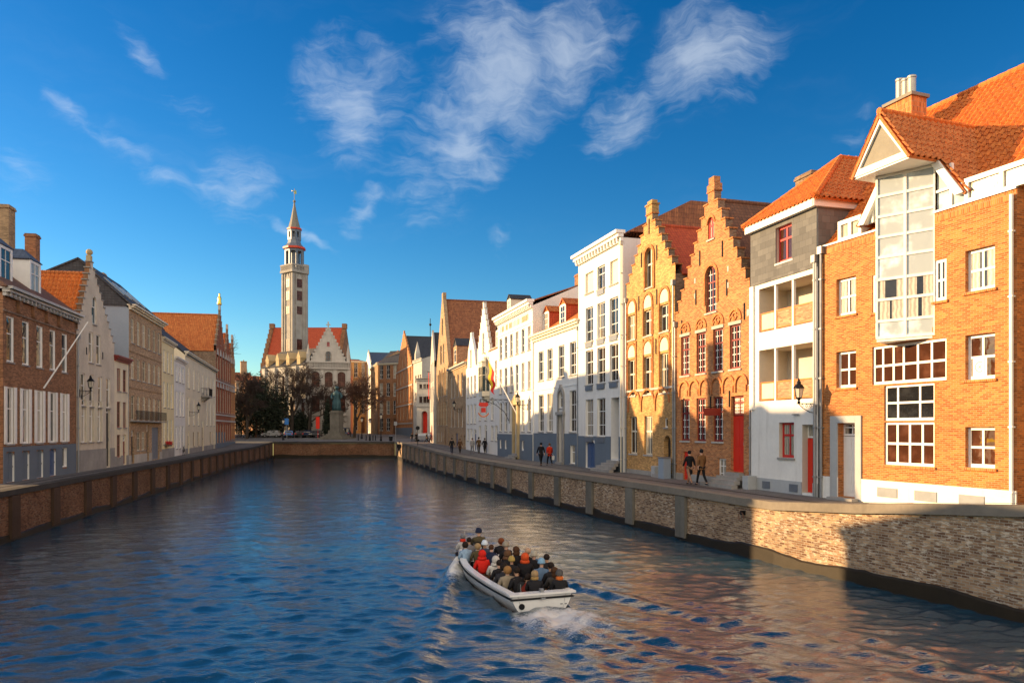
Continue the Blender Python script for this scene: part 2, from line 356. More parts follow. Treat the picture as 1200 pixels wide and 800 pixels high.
# ------------------------------------------------------------------ plan of the place (metres; x right, y away from the bridge)
def lerp_tab(tab, y):
    if y <= tab[0][0]: return tab[0][1]
    for (a, b), (c, d) in zip(tab, tab[1:]):
        if y <= c: return b+(d-b)*(y-a)/(c-a)
    return tab[-1][1]
def ground_r(y): return lerp_tab([(-30, -1.2), (15, -1.75), (20, -2.0), (23, -2.25), (25.2, -2.48), (28.8, -2.75), (75, -2.75), (95, -2.5), (115, -2.25), (138, -2.2), (172, -1.2), (2000, -1.2)], y)
def ground_l(y): return lerp_tab([(118, -2.75), (138, -2.2), (172, -1.2), (2000, -1.2)], y)
FAC_R = [(24, 0), (16.9, 19.5), (12.6, 31.1), (7.26, 49.5), (.05, 73.9), (-5.8, 96), (-12.0, 121), (-15.5, 137)]
FAC_L = [(-18.2, 0), (-25.8, 38.7), (-29.3, 56.25), (-32.5, 70.7), (-43.4, 112.5), (-47.7, 132), (-49.5, 141)]
WALL_R = [(22, -12), (17.2, 8), (13.35, 20), (9.8, 28.8), (6.9, 38), (3.0, 50), (-.13, 59.8), (-8.3, 88), (-21, 137.7)]
WALL_L = [(-16, -12), (-18.6, 15), (-22.4, 33.7), (-26.9, 55), (-30.4, 72), (-37.2, 103), (-42.8, 137.7)]
def on_line(line, px):
    """point of a plan polyline seen at picture column px of the surveyed photograph"""
    t = (px-600)/900
    for (ax, ay), (bx, by) in zip(line, line[1:]):
        fa, fb = ax-t*ay, bx-t*by
        if fa*fb <= 0 and max(ay, by) > 1:
            k = fa/(fa-fb); return Vector((ax+(bx-ax)*k, ay+(by-ay)*k))
    raise ValueError(px)

STY = {
 'sash':   dict(mat='wood_white', xs=(), zs=(.62,), ft=.07, bt=.05),
 'sash2':  dict(mat='wood_white', xs=(.5,), zs=(.66,), ft=.07, bt=.05),
 'cross':  dict(mat='wood_white', xs=(.5,), zs=(.5,), ft=.10, bt=.075),
 'six':    dict(mat='wood_white', xs=(.5,), zs=(.33, .66), ft=.07, bt=.04),
 'stonecross': dict(mat='wood_cream', xs=(.5,), zs=(.60,), ft=.07, bt=.10),
 'redbars': dict(mat='wood_deepred', xs=(.5,), zs=(.66,), ft=.085, bt=.085, gx=4, gz=6, gmat='wood_white'),
 'red':    dict(mat='wood_red', xs=(.5,), zs=(.64,), ft=.10, bt=.09),
 'redsash': dict(mat='wood_deepred', xs=(.5,), zs=(.55,), ft=.07, bt=.05),
 'tall':   dict(mat='wood_white', xs=(.5,), zs=(.3, .66), ft=.06, bt=.045),
 'creamtall': dict(mat='wood_cream', xs=(.5,), zs=(.66,), ft=.07, bt=.05),
 'brown':  dict(mat='wood_brown', xs=(.5,), zs=(.33, .66), ft=.07, bt=.05),
 'plain':  dict(mat='wood_white', xs=(), zs=(), ft=.06, bt=.04),
}
_mesh_cache = {}
def frame_mesh(w, h, st):
    key = ('f', round(w, 2), round(h, 2), st)
    if key in _mesh_cache: return _mesh_cache[key]
    s = STY[st]; mb = MB(); ft, bt = s['ft'], s['bt']; d = .07
    mb.box(0, ft, 0, d, 0, h); mb.box(w-ft, w, 0, d, 0, h); mb.box(ft, w-ft, 0, d, 0, ft*1.15); mb.box(ft, w-ft, 0, d, h-ft, h)
    for f in s['zs']: mb.box(ft, w-ft, .004, d-.004, h*f-bt/2, h*f+bt/2)
    for f in s['xs']: mb.box(w*f-bt/2, w*f+bt/2, .008, d-.008, ft*1.15, h-ft)
    mats = [M[s['mat']]]
    if 'gx' in s:
        mats.append(M[s['gmat']])
        for i in range(1, s['gx']):
            if abs(i/s['gx']-.5) > .01: x = w*i/s['gx']; mb.box(x-.016, x+.016, .018, .05, ft, h-ft, 1)
        for i in range(1, s['gz']):
            z = h*i/s['gz']
            if min(abs(i/s['gz']-f) for f in s['zs']) > .02: mb.box(ft, w-ft, .022, .046, z-.016, z+.016, 1)
    me = mb.mesh('window', mats); _mesh_cache[key] = me; return me
def pane_mesh(w, h, pm, ft=.05):
    key = ('p', round(w, 2), round(h, 2), pm)
    if key not in _mesh_cache: _mesh_cache[key] = MB().box(ft, w-ft, 0, .012, ft, h-ft).mesh('pane', M[pm])
    return _mesh_cache[key]
def sill_mesh(w, mat, t=.09, pr=.26):
    key = ('s', round(w, 2), mat, t, pr)
    if key not in _mesh_cache: _mesh_cache[key] = MB().box(-.07, w+.07, -.07, pr-.08, -t, -.003).mesh('sill', M[mat])
    return _mesh_cache[key]

class House:
    def __init__(s, name, label, p0, p1, line=None, zg=None, group=None, cat='house', push=0.0):
        """p0, p1: picture columns (with line) or plan points of the two facade corners, left one first"""
        A = on_line(line, p0) if line else Vector(p0); B = on_line(line, p1) if line else Vector(p1)
        s.du = (B-A).normalized(); s.n = Vector((s.du.y, -s.du.x)); A = A+s.n*push; s.A = A; s.W = (B-A+s.n*push).length
        s.side = ground_l if A.x < -22 else ground_r
        s.zg = zg if zg is not None else min(s.side(A.y), s.side(B.y))
        s.root = thing(name, label, cat, (A.x, A.y, s.zg), math.atan2(s.du.y, s.du.x), group)
        s.ops = []
    def u(s, px, off=0.0):
        """metres along the facade (off: plane this far in front of it) for a picture column"""
        t = (px-600)/900; a = s.A+s.n*off
        return (t*a.y-a.x)/(s.du.x-t*s.du.y)
    def y(s, px, off=0.0): return (s.A+s.n*off).y+s.du.y*s.u(px, off)
    def h(s, px, py, off=0.0): return (503-py)/900*s.y(px, off)-s.zg
    def hz(s, z): return z-s.zg
    def op(s, px0, px1, py0, py1, st='sash2', ref=None, **kw):
        r = ref if ref is not None else (px0+px1)/2
        return s.opm(s.u(px0), s.u(px1), s.h(r, py1), s.h(r, py0), st, **kw)
    def opm(s, u0, u1, h0, h1, st='sash2', **kw):
        u0, u1, h0, h1 = round(u0, 2), round(u1, 2), round(h0, 2), round(h1, 2)
        o = dict(u0=u0, u1=u1, h0=h0, h1=h1, st=st, arch=0, sill='stone', pane='pane', kind='window', shut=None, rev=.2); o.update(kw)
        s.ops.append(o); return o
    def row(s, cols, ref, py0, py1, st='sash2', **kw):
        us = [(s.u(a), s.u(b)) for a, b in cols]; w = sum(b-a for a, b in us)/len(us)
        return [s.opm((a+b)/2-w/2, (a+b)/2+w/2, s.h(ref, py1), s.h(ref, py0), st, **kw) for a, b in us]
    def rowm(s, centres, w, h0, h1, st='sash2', **kw): return [s.opm(c-w/2, c+w/2, h0, h1, st, **kw) for c in centres]
    # --- the masonry
    def wall(s, mat, eave, D=10, outline=None, roof='par', ridge=None, ridge_y=None, side=None, revmat=None, thick=.3, base=-.5, plinth=None, side_h=None):
        mb = MB(); W = s.W; out = outline or [(0, eave), (W, eave)]
        mats = [M[mat], M[side or mat], M[revmat or mat]]
        xs = sorted(set(round(u, 4) for u, _ in out) | {o['u0'] for o in s.ops} | {o['u1'] for o in s.ops} | {0, round(W, 4)})
        xs = [x for i, x in enumerate(xs) if 0 <= x <= W+1e-3 and (i == 0 or x-xs[i-1] > 1e-3)]
        def top(x0, x1):
            xm = (x0+x1)/2
            for (a, ha), (b, hb) in zip(out, out[1:]):
                if b-a > 1e-6 and a-1e-6 <= xm <= b+1e-6:
                    f = lambda x: ha+(hb-ha)*(x-a)/(b-a)
                    return f(x0), f(x1)
            return eave, eave
        oz = sorted({o['h0'] for o in s.ops} | {o['h1'] for o in s.ops})
        for x0, x1 in zip(xs, xs[1:]):
            t0, t1 = top(x0, x1); lo = min(t0, t1); xm = (x0+x1)/2
            zs = [base]+[z for z in oz if base+1e-4 < z < lo-1e-4]
            cells = list(zip(zs, zs[1:]+[None])); run = None
            for a, b in cells:
                zm = (a+b)/2 if b is not None else (a+lo)/2+.001
                hole = any(o['u0'] < xm < o['u1'] and o['h0'] < zm < o['h1'] for o in s.ops)
                if not hole and run is None: run = a
                if hole and run is not None: mb.quad((x0,0,run), (x1,0,run), (x1,0,a), (x0,0,a)); run = None
            if run is not None: mb.quad((x0,0,run), (x1,0,run), (x1,0,t1), (x0,0,t0))
            if roof != 'par' and lo > eave+.02:      # back of a gable that rises above its roof
                mb.quad((x0,thick,eave-.6), (x0,thick,t0), (x1,thick,t1), (x1,thick,eave-.6), 1)
        for (a, ha), (b, hb) in zip(out, out[1:]): mb.quad((a,0,ha), (b,0,hb), (b,thick,hb), (a,thick,ha), 1)
        for o in s.ops:
            u0, u1, h0, h1, r = o['u0'], o['u1'], o['h0'], o['h1'], o['rev']
            mb.quad((u0,0,h0), (u0,r,h0), (u0,r,h1), (u0,0,h1), 2); mb.quad((u1,0,h0), (u1,0,h1), (u1,r,h1), (u1,r,h0), 2)
            mb.quad((u0,0,h0), (u1,0,h0), (u1,r,h0), (u0,r,h0), 2)
            if not o['arch']: mb.quad((u0,0,h1), (u0,r,h1), (u1,r,h1), (u1,0,h1), 2)
            else:
                w = u1-u0; rise = min(o['arch'], w/2) if o['arch'] != 1 else w/2; n = 10
                rad = (w*w/4+rise*rise)/(2*rise); cz = h1-rad; cx = (u0+u1)/2; a0 = math.asin(min(1, w/2/rad))
                pts = [(cx+rad*math.sin(-a0+2*a0*i/n), cz+rad*math.cos(-a0+2*a0*i/n)) for i in range(n+1)]
                pts[0] = (u0, h1-rise); pts[-1] = (u1, h1-rise)
                for (xa, za), (xb, zb) in zip(pts, pts[1:]):
                    mb.quad((xa,0,za), (xb,0,zb), (xb,0,h1), (xa,0,h1)); mb.quad((xa,0,za), (xa,r,za), (xb,r,zb), (xb,0,zb), 2)
        e = side_h if side_h is not None else eave
        ry = ridge_y if ridge_y is not None else D/2
        for x in (0, W):
            pts = [(0, base), (D, base), (D, e), (0, e)]
            if roof == 'par' and ridge: pts = [(0, base), (D, base), (D, e), (ry, ridge-.05), (0, e)]
            mb.poly([(x, a, b) for a, b in pts], 1)
        if roof != 'par' and ridge: mb.poly([(0,D,base), (W,D,base), (W,D,e), (W/2,D,ridge-.05), (0,D,e)], 1)
        else: mb.quad((0,D,base), (W,D,base), (W,D,e), (0,D,e), 1)
        s.wall_obj = mb.build('wall', mats, s.root)
        s.D = D
        for o in s.ops: s.fill(o)
        return s
    def fill(s, o):
        w, h = o['u1']-o['u0'], o['h1']-o['h0']
        if o['kind'] == 'window':
            f = link('window', frame_mesh(w, h, o['st']), s.root, (o['u0'], o['rev']-.075, o['h0']))
            link('pane', pane_mesh(w, h, o['pane']), f, (0, .03, 0))
            if o['sill']: link('sill', sill_mesh(w, o['sill'], pr=o['rev']), f, (0, .078-o['rev'], 0))
            if o['shut']:
                for sg in (0, 1):
                    mb = MB(); sw = w*.38; x0 = -sw-.03 if sg == 0 else w+.03
                    mb.box(x0, x0+sw, 0, .045, 0, h)
                    for a, b in ((.04, .3), (.34, .62), (.66, .96)): mb.box(x0+sw*.15, x0+sw*.85, -.012, 0.002, h*a, h*b)
                    sh = mb.build('shutter', M[o['shut']], s.root, loc=(o['u0'], -.055, o['h0']))
        elif o['kind'] == 'blind':
            MB().box(o['u0'], o['u1'], o['rev']-.05, o['rev'], o['h0'], o['h1']).build('blind_panel', M[o.get('mat', 'wood_cream')], s.root)
            MB().box(o['u0']-.07, o['u1']+.07, -.07, o['rev']-.06, o['h0']-.09, o['h0']-.003).build('sill', M['stone'], s.root)
        elif o['kind'] == 'door':
            mt = M[o.get('mat', 'wood_black')]; y = o['rev']-.07; tr = o.get('transom', 0)
            mb = MB(); hd = h-tr
            mb.box(0, w, 0, .06, 0, hd-.02 if tr else hd)
            for a, b in ((.08, .42), (.46, .94)):
                for c, d in ((.12, .46), (.54, .88)): mb.box(w*c, w*d, -.015, .002, hd*a, hd*b)
            d = mb.build('door', mt, s.root, loc=(o['u0'], y, o['h0']))
            MB().tube([(w*.88, -.06, hd*.47), (w*.88, -.06, hd*.53)], .02).box(w*.87, w*.89, -.06, 0, hd*.495, hd*.505).build('handle', M['zinc'], d)
            if tr:
                f = link('window', frame_mesh(w, tr, o.get('tst', 'sash2')), s.root, (o['u0'], y, o['h1']-tr)); link('pane', pane_mesh(w, tr, 'pane'), f, (0, .03, 0))
    # --- trim and roofs
    def band(s, name, h0, h1, mat, pr=.08, u0=0, u1=None, wrap=True):
        u1 = s.W if u1 is None else u1; e = pr*.6 if wrap else 0
        return MB().box(u0-e, u1+e, -pr, .02-.023, h0, h1).build(name, M[mat], s.root)
    def plinth(s, h, mat, pr=.04):
        """painted base course with gaps for the openings that reach into it"""
        cuts = sorted([(o['u0'], o['u1'], o['h0'], o['h1']) for o in s.ops if o['h0'] < h-.01]); bs = []
        xs = sorted({0, s.W} | {c[0] for c in cuts} | {c[1] for c in cuts})
        for a, b in zip(xs, xs[1:]):
            m = (a+b)/2; c = [k for k in cuts if k[0] < m < k[1]]
            if not c: bs.append((a, b, -pr, -.003, -.4, h))
            else:
                c = c[0]
                if c[2] > .05: bs.append((a, b, -pr, -.003, -.4, c[2]-.1))
                if c[3] < h-.02: bs.append((a, b, -pr, -.003, c[3], h))
        groups = []                      # neighbouring lengths stay one piece
        for q in bs:
            if groups and any(abs(q[0]-p[1]) < 1e-6 or abs(q[0]-p[0]) < 1e-6 for p in groups[-1]): groups[-1].append(q)
            else: groups.append([q])
        for g in groups:
            mb = MB()
            for q in g: mb.box(*q)
            mb.build('plinth', M[mat], s.root)
    def cornice(s, h, mat, t=.45, pr=.4, dent=True, wrap=.15):
        mb = MB(); W = s.W
        mb.box(-wrap*.4, W+wrap*.4, -pr*.35, -.003, h-t, h-t*.62); mb.box(-wrap*.7, W+wrap*.7, -pr*.7, -.003, h-t*.615, h-t*.3); mb.box(-wrap, W+wrap, -pr, .1, h-t*.295, h)
        if dent:
            n = max(3, int(W/.5))
            for i in range(n): x = W*(i+.5)/n; mb.box(x-.07, x+.07, -pr*.62, -pr*.34, h-t*.95, h-t*.622)
        return mb.build('cornice', M[mat], s.root)
    def roof_par(s, eave, ridge, mat, D=None, ry=None, over=.25, gut='zinc', chim=None, geo=False):
        D = D or s.D; ry = ry or D/2; W = s.W; sl = (ridge-eave)/ry
        e0 = eave-sl*over
        mb = MB(); mb.slab([(0,-over,e0), (W,-over,e0), (W,ry,ridge), (0,ry,ridge)], .12)
        bs = (ridge-eave)/(D-ry); mb.slab([(0,ry,ridge), (W,ry,ridge), (W,D+over,eave-bs*over), (0,D+over,eave-bs*over)], .12)
        mb.tube([(0, ry, ridge+.02), (W, ry, ridge+.02)], .12, 8)
        s.roof = mb.build('roof', M[mat], s.root)
        if gut: MB().tube([(-.02, -over-.06, e0-.02), (W+.02, -over-.06, e0-.02)], .08, 8).build('gutter', M[gut], s.root)
        return s.roof
    def roof_perp(s, eave, ridge, mat, D=None, y0=.3, over=.12, uc=None):
        D = D or s.D; W = s.W; uc = W/2 if uc is None else uc; mb = MB()
        mb.slab([(-over,y0,eave-.1), (uc,y0,ridge), (uc,D,ridge), (-over,D,eave-.1)], .1)
        mb.slab([(W+over,y0,eave-.1), (uc,y0,ridge), (uc,D,ridge), (W+over,D,eave-.1)], .1)
        mb.tube([(uc, y0, ridge+.02), (uc, D, ridge+.02)], .12, 8)
        s.roof = mb.build('roof', M[mat], s.root); return s.roof
    def chimney(s, u, y, h0, h1, w=.8, d=.6, mat='brick_brown', pots=2, potmat='brick_orange'):
        mb = MB(); mb.box(u-w/2, u+w/2, y-d/2, y+d/2, h0, h1-.22); mb.box(u-w/2-.06, u+w/2+.06, y-d/2-.06, y+d/2+.06, h1-.218, h1-.1); mb.box(u-w/2-.02, u+w/2+.02, y-d/2-.02, y+d/2+.02, h1-.098, h1)
        c = mb.build('chimney', M[mat], s.root)
        for i in range(pots): MB().lathe([(.12, 0), (.13, .3), (.1, .34), (.08, .34)], 10, (u+(i-(pots-1)/2)*.3, y, h1)).build('chimney_pot', M[potmat], c)
        return c
    def dormer(s, u, h0, h1, w, y0, depth, wallm='wood_white', roofm='slate', st='sash2', gable=False, side=None, win_in=.12, rise=.5):
        mb = MB(); x0, x1 = u-w/2, u+w/2
        mb.box(x0, x1, y0, y0+depth, h0, h1)
        d = mb.build('dormer', M[side or wallm], s.root)
        fr = MB(); k = win_in
        fr.box(x0-.02, x0+k, y0-.06, y0-.002, h0, h1); fr.box(x1-k, x1+.02, y0-.06, y0-.002, h0, h1); fr.box(x0+k, x1-k, y0-.06, y0-.002, h1-k, h1); fr.box(x0+k, x1-k, y0-.06, y0-.002, h0, h0+k)
        fr.build('dormer_front', M[wallm], d)
        ww, hh = w-2*k, h1-h0-2*k
        f = link('window', frame_mesh(ww, hh, st), d, (x0+k, y0-.05, h0+k)); MB().box(x0+k+.05, x1-k-.05, y0-.018, y0-.006, h0+k+.05, h1-k-.05).build('pane', M['pane'], d)
        rb = MB(); o = .12
        if gable:
            rb.slab([(x0-o,y0-o,h1-.05), (u,y0-o,h1+rise), (u,y0+depth,h1+rise), (x0-o,y0+depth,h1-.05)], .06); rb.slab([(x1+o,y0-o,h1-.05), (u,y0-o,h1+rise), (u,y0+depth,h1+rise), (x1+o,y0+depth,h1-.05)], .06)
            rb.poly([(x0,y0-.02,h1), (x1,y0-.02,h1), (u,y0-.02,h1+rise-.05)])
        else:
            a = .35*w
            rb.slab([(x0-o,y0-o,h1), (x1+o,y0-o,h1), (x1-a,y0+a,h1+rise), (x0+a,y0+a,h1+rise)], .06)
            rb.slab([(x0-o,y0-o,h1), (x0+a,y0+a,h1+rise), (x0+a,y0+depth,h1+rise), (x0-o,y0+depth,h1)], .06); rb.slab([(x1+o,y0-o,h1), (x1-a,y0+a,h1+rise), (x1-a,y0+depth,h1+rise), (x1+o,y0+depth,h1)], .06)
            rb.slab([(x0+a,y0+a,h1+rise), (x1-a,y0+a,h1+rise), (x1-a,y0+depth,h1+rise), (x0+a,y0+depth,h1+rise)], .06)
        rb.build('dormer_roof', M[roofm], d)
        return d
    def steps(s, u0, u1, n=3, rise=.17, run=.28, top=None):
        """stone door steps rising towards the facade"""
        mb = MB()
        for i in range(n): mb.box(u0-.25*(n-1-i), u1+.25*(n-1-i), -run*(n-i), -.045 if i == n-1 else -run*(n-i)+run+.02, (i*rise if i else -.4), (i+1)*rise-.001*i)
        return mb.build('doorstep', M['stone'], s.root)
    def pipe(s, u, h0, h1, y=-.09, mat='zinc', r=.045, hop=True):
        mb = MB(); mb.tube([(u, y, h0), (u, y, h1)], r, 8)
        if hop: mb.box(u-.12, u+.12, y-.1, y+.1, h1-.1, h1+.2)
        k = h0+.8
        while k < h1-.5: mb.box(u-.07, u+.07, y-.06, -.003, k, k+.05); k += 2
        return mb.build('downpipe', M[mat], s.root)
    def step_gable(s, sh, ap, n, uc=None, pin=.5, uL=0, uR=None):
        """stepped outline: shoulders at sh, apex at ap"""
        uR = s.W if uR is None else uR; uc = (uL+uR)/2 if uc is None else uc
        L, Rr = [], []; hp = pin/2; lastL = uL; lastR = uR
        for i in range(n+1):
            f = i/n; hh = sh+(ap-sh)*((i+1)/(n+1)) if i < n else ap
            a = uL+(uc-hp-uL)*f; b = uR-(uR-uc-hp)*f
            L.append((a, hh)); Rr.append((b, hh))
        pts = [(uL, sh+(ap-sh)/(n+1))]
        for i in range(1, n+1): pts += [(L[i][0], L[i-1][1]), (L[i][0], L[i][1])]
        pts.append((Rr[n][0], Rr[n][1]))
        for i in range(n-1, -1, -1): pts += [(Rr[i+1][0], Rr[i][1]), (Rr[i][0], Rr[i][1])]
        # merge apex duplicates
        out = [pts[0]]
        for p in pts[1:]:
            if abs(p[0]-out[-1][0]) > 1e-5 or abs(p[1]-out[-1][1]) > 1e-5: out.append(p)
        if uL > 0: out = [(0, sh)]+[(uL, sh)]+out
        if uR < s.W-1e-3: out = out+[(uR, sh), (s.W, sh)]
        return out
    def copings(s, outline, mat='stone', thick=.3, t=.07, o=.05, skip=0):
        for (a, ha), (b, hb) in zip(outline, outline[1:]):
            if b-a > .05 and abs(ha-hb) < .01 and b-a < s.W*.6: MB().box(a-o, b+o, -o, thick+o, ha+.003, ha+t).build('coping_stone', M[mat], s.root)
    def arch_band(s, mb, cx, cz, r, t=.14, pr=.05, a0=0, a1=180, n=14, legs=0, y=-.003):
        """raised arch of radius r (inner) around cx, cz"""
        prev = None
        for i in range(n+1):
            a = R(a0+(a1-a0)*i/n); c, q = math.cos(a), math.sin(a)
            cur = [(cx+r*c, -pr, cz+r*q), (cx+(r+t)*c, -pr, cz+(r+t)*q), (cx+(r+t)*c, y, cz+(r+t)*q), (cx+r*c, y, cz+r*q)]
            if prev:
                for k in range(4): mb.quad(prev[k], prev[(k+1) % 4], cur[(k+1) % 4], cur[k])
            prev = cur
        if legs:
            mb.box(cx-r-t, cx-r, -pr, y, cz-legs, cz-.002); mb.box(cx+r, cx+r+t, -pr, y, cz-legs, cz-.002)
    def arches(s, name, mat, specs):
        """each raised arch an object of its own; specs: lists of arch_band arguments"""
        for sp in specs:
            mb = MB()
            for a, k in sp: s.arch_band(mb, *a, **k)
            mb.build(name, M[mat], s.root)
    def boxes(s, name, mat, bs, parent=None):
        for bx in bs: MB().box(*bx).build(name, M[mat], parent or s.root)
    def anchors(s, pts, mat='iron', L=.5):
        s.boxes('wall_anchor', mat, [(u-.03, u+.03, -.05, -.003, h-L/2, h+L/2) for u, h in pts])

def wall_lantern(name, label, H, u, h, group=None, reach=.55, sc=1.0):
    """lantern on a scrolled iron bracket fixed to a house front"""
    p = H.root.matrix_basis @ Vector((u, 0, h))
    t = thing(name, label, 'lantern', p, H.root.rotation_euler.z, group); t.scale = (sc, sc, sc)
    mb = MB(); r = reach
    mb.box(-.05, .05, -.03, -.004, -.45, .12); mb.tube([(0, -.03, 0), (0, -r-.1, 0)], .022, 6); mb.tube([(0, -.03, -.4), (0, -r*.35, -.36), (0, -r*.75, -.2), (0, -r, -.02)], .018, 6)
    for k in (.3, .55, .8): mb.tube([(0, -r*k, -.01), (0, -r*k-.06, -.1), (0, -r*k, -.17), (0, -r*k+.06, -.1), (0, -r*k, -.02)], .012, 5)
    mb.build('bracket', M['iron'], t)
    lz = .02; c = (0, -r, 0)
    MB().lathe([(.05, lz), (.07, lz+.06), (.03, lz+.1), (.1, lz+.2), (.135, lz+.22), (.135, lz+.235)], 8, c).build('lantern_base', M['iron'], t)
    MB().lathe([(.125, lz+.237), (.2, lz+.62), (.2, lz+.625)], 6, c).build('lantern_glass', M['lamp_glass'], t)
    MB().lathe([(.24, lz+.626), (.24, lz+.65), (.15, lz+.78), (.09, lz+.82), (.09, lz+.9), (.045, lz+.95), (.05, lz+1.0), (.008, lz+1.06)], 8, c).build('lantern_cap', M['iron'], t)
    fr = MB()
    for k in range(6):
        a = 2*math.pi*(k+.5)/6; fr.tube([(c[0]+.128*math.cos(a), c[1]+.128*math.sin(a), lz+.236), (c[0]+.203*math.cos(a), c[1]+.203*math.sin(a), lz+.626)], .012, 4)
    fr.build('lantern_frame', M['iron'], t)
    return t

def pan_tiles(H, name, poly, mat, w=.25, h=.34, amp=.045, parent=None, ridge=True):
    """a slope of real pantile courses clipped to a polygon of the roof plane (local coordinates of H)"""
    ps = [Vector(p) for p in poly]; n = (ps[1]-ps[0]).cross(ps[2]-ps[0]).normalized()
    if n.z < 0: n = -n
    tu = Vector((0, 0, 1)).cross(n).normalized(); tv = n.cross(tu)
    q = [((p-ps[0]).dot(tu), (p-ps[0]).dot(tv)) for p in ps]
    u0, u1 = min(a for a, _ in q), max(a for a, _ in q); v0, v1 = min(b for _, b in q), max(b for _, b in q)
    def span(v):
        xs = []
        for (a, b), (c, d) in zip(q, q[1:]+q[:1]):
            if (b-v)*(d-v) <= 0 and abs(d-b) > 1e-9: xs.append(a+(c-a)*(v-b)/(d-b))
        return (min(xs), max(xs)) if len(xs) >= 2 else None
    mb = MB(); rows = max(1, int((v1-v0)/h)); sub = 6
    for r in range(rows):
        va, vb = v0+(v1-v0)*r/rows, v0+(v1-v0)*(r+1)/rows
        sa = span(va+1e-4); sb = span(vb-1e-4)
        if not sa or not sb: continue
        s0, s1 = max(u0, min(sa[0], sb[0])), min(u1, max(sa[1], sb[1]))
        k0, k1 = math.floor(s0/w*sub), math.ceil(s1/w*sub); prev = None
        for k in range(k0, k1+1):
            u = k*w/sub; ua = min(max(u, sa[0]), sa[1]); ub = min(max(u, sb[0]), sb[1])
            jit = (random.Random((int(math.floor(u/w))*131+r*17)).random()-.5)*.012
            d = amp*math.sin(2*math.pi*u/w)+.03+jit
            cur = [ps[0]+tu*ua+tv*(va-.02)+n*(d-.01), ps[0]+tu*ua+tv*(va-.02)+n*(d+.035), ps[0]+tu*ub+tv*vb+n*(d+.0)]
            if prev and ((cur[1]-prev[1]).length > 1e-4 or (cur[2]-prev[2]).length > 1e-4):
                mb.quad(prev[0], cur[0], cur[1], prev[1]); mb.quad(prev[1], cur[1], cur[2], prev[2])
            prev = cur
    mb.add([p-n*.02 for p in ps]+[p-n*.12 for p in ps], [tuple(range(len(ps))), tuple(range(2*len(ps)-1, len(ps)-1, -1))]+[(i, (i+1) % len(ps), len(ps)+(i+1) % len(ps), len(ps)+i) for i in range(len(ps))])
    return mb.build(name, M[mat], parent or H.root)
def ridge_tiles(H, name, a, b, mat, r=.13, step=.4, parent=None):
    a, b = Vector(a), Vector(b); L = (b-a).length; n = max(1, int(L/step)); mb = MB()
    for i in range(n): mb.tube([a+(b-a)*(i/n), a+(b-a)*((i+1.12)/n)], [r, r*.86], 8)
    return mb.build(name, M[mat], parent or H.root)
# ================================================================== SETTING: quays, square, canal
def m_paving(name, c1, c2, joint, w=.22, h=.12, rough=.75):
    m, T, p = new_mat(name)
    tc = T.node('ShaderNodeTexCoord').outputs['Object']
    b = T.node('ShaderNodeTexBrick', {'offset': .5}, Vector=tc, Color1=c4(c1), Color2=c4(c2), Mortar=c4(joint), Scale=1.0, Mortar_Size=.012, Mortar_Smooth=.3, Bias=0.0, Brick_Width=w, Row_Height=h)
    big = T.noise(tc, .25, 6, .6)
    col = T.mix(1.0, b.outputs[0], T.ramp(big, (.3, .75), (.7, 1.15)), 'MULTIPLY')
    setp(T, p, col, rough, T.node('ShaderNodeBump', None, Strength=.4, Distance=.01, Height=T.math('ADD', T.math('SUBTRACT', 1.0, b.outputs[1]), T.noise(tc, 12, 3))).outputs[0], .3); return m
M['paving'] = m_paving('quay cobbles', (.13, .12, .11), (.19, .175, .16), (.07, .065, .06))
M['paving_far'] = m_paving('square cobbles', (.12, .115, .11), (.16, .155, .15), (.08, .075, .07), .4, .3)
def dens(line, step=3.0):
    out = []
    for (ax, ay), (bx, by) in zip(line, line[1:]):
        n = max(1, int(math.hypot(bx-ax, by-ay)/step))
        out += [(ax+(bx-ax)*i/n, ay+(by-ay)*i/n) for i in range(n)]
    return out+[line[-1]]
def quay(name, line, gfun, sgn):
    d = dens(line); mb = MB()
    for (ax, ay), (bx, by) in zip(d, d[1:]):
        za, zb = gfun(ay), gfun(by)
        xs = [0, 2.5, 6, 14, 40, 120, 900]
        for o0, o1 in zip(xs, xs[1:]): mb.quad((ax+sgn*o0, ay, za), (ax+sgn*o1, ay, za), (bx+sgn*o1, by, zb), (bx+sgn*o0, by, zb))
    o = mb.build(name, M['paving']); tag(o, kind='structure'); return o
quay('quay_pavement', WALL_R, ground_r, 1); quay('quay_pavement', WALL_L, ground_l, -1)
mb = MB(); ys = [137.7, 142, 150, 160, 172, 200, 300, 600, 2500]; xs = [-950, -200, -80, -60, -42.8, -32, -21, -5, 60, 950]
for y0, y1 in zip(ys, ys[1:]):
    for x0, x1 in zip(xs, xs[1:]): mb.quad((x0,y0,ground_r(y0)), (x1,y0,ground_r(y0)), (x1,y1,ground_r(y1)), (x0,y1,ground_r(y1)))
tag(mb.build('square_ground', M['paving_far']), kind='structure')
mb = MB(); mb.quad((-950,-400,-6.2), (950,-400,-6.2), (950,137,-6.2), (-950,137,-6.2)); tag(mb.build('ground', M['algae']), kind='structure')

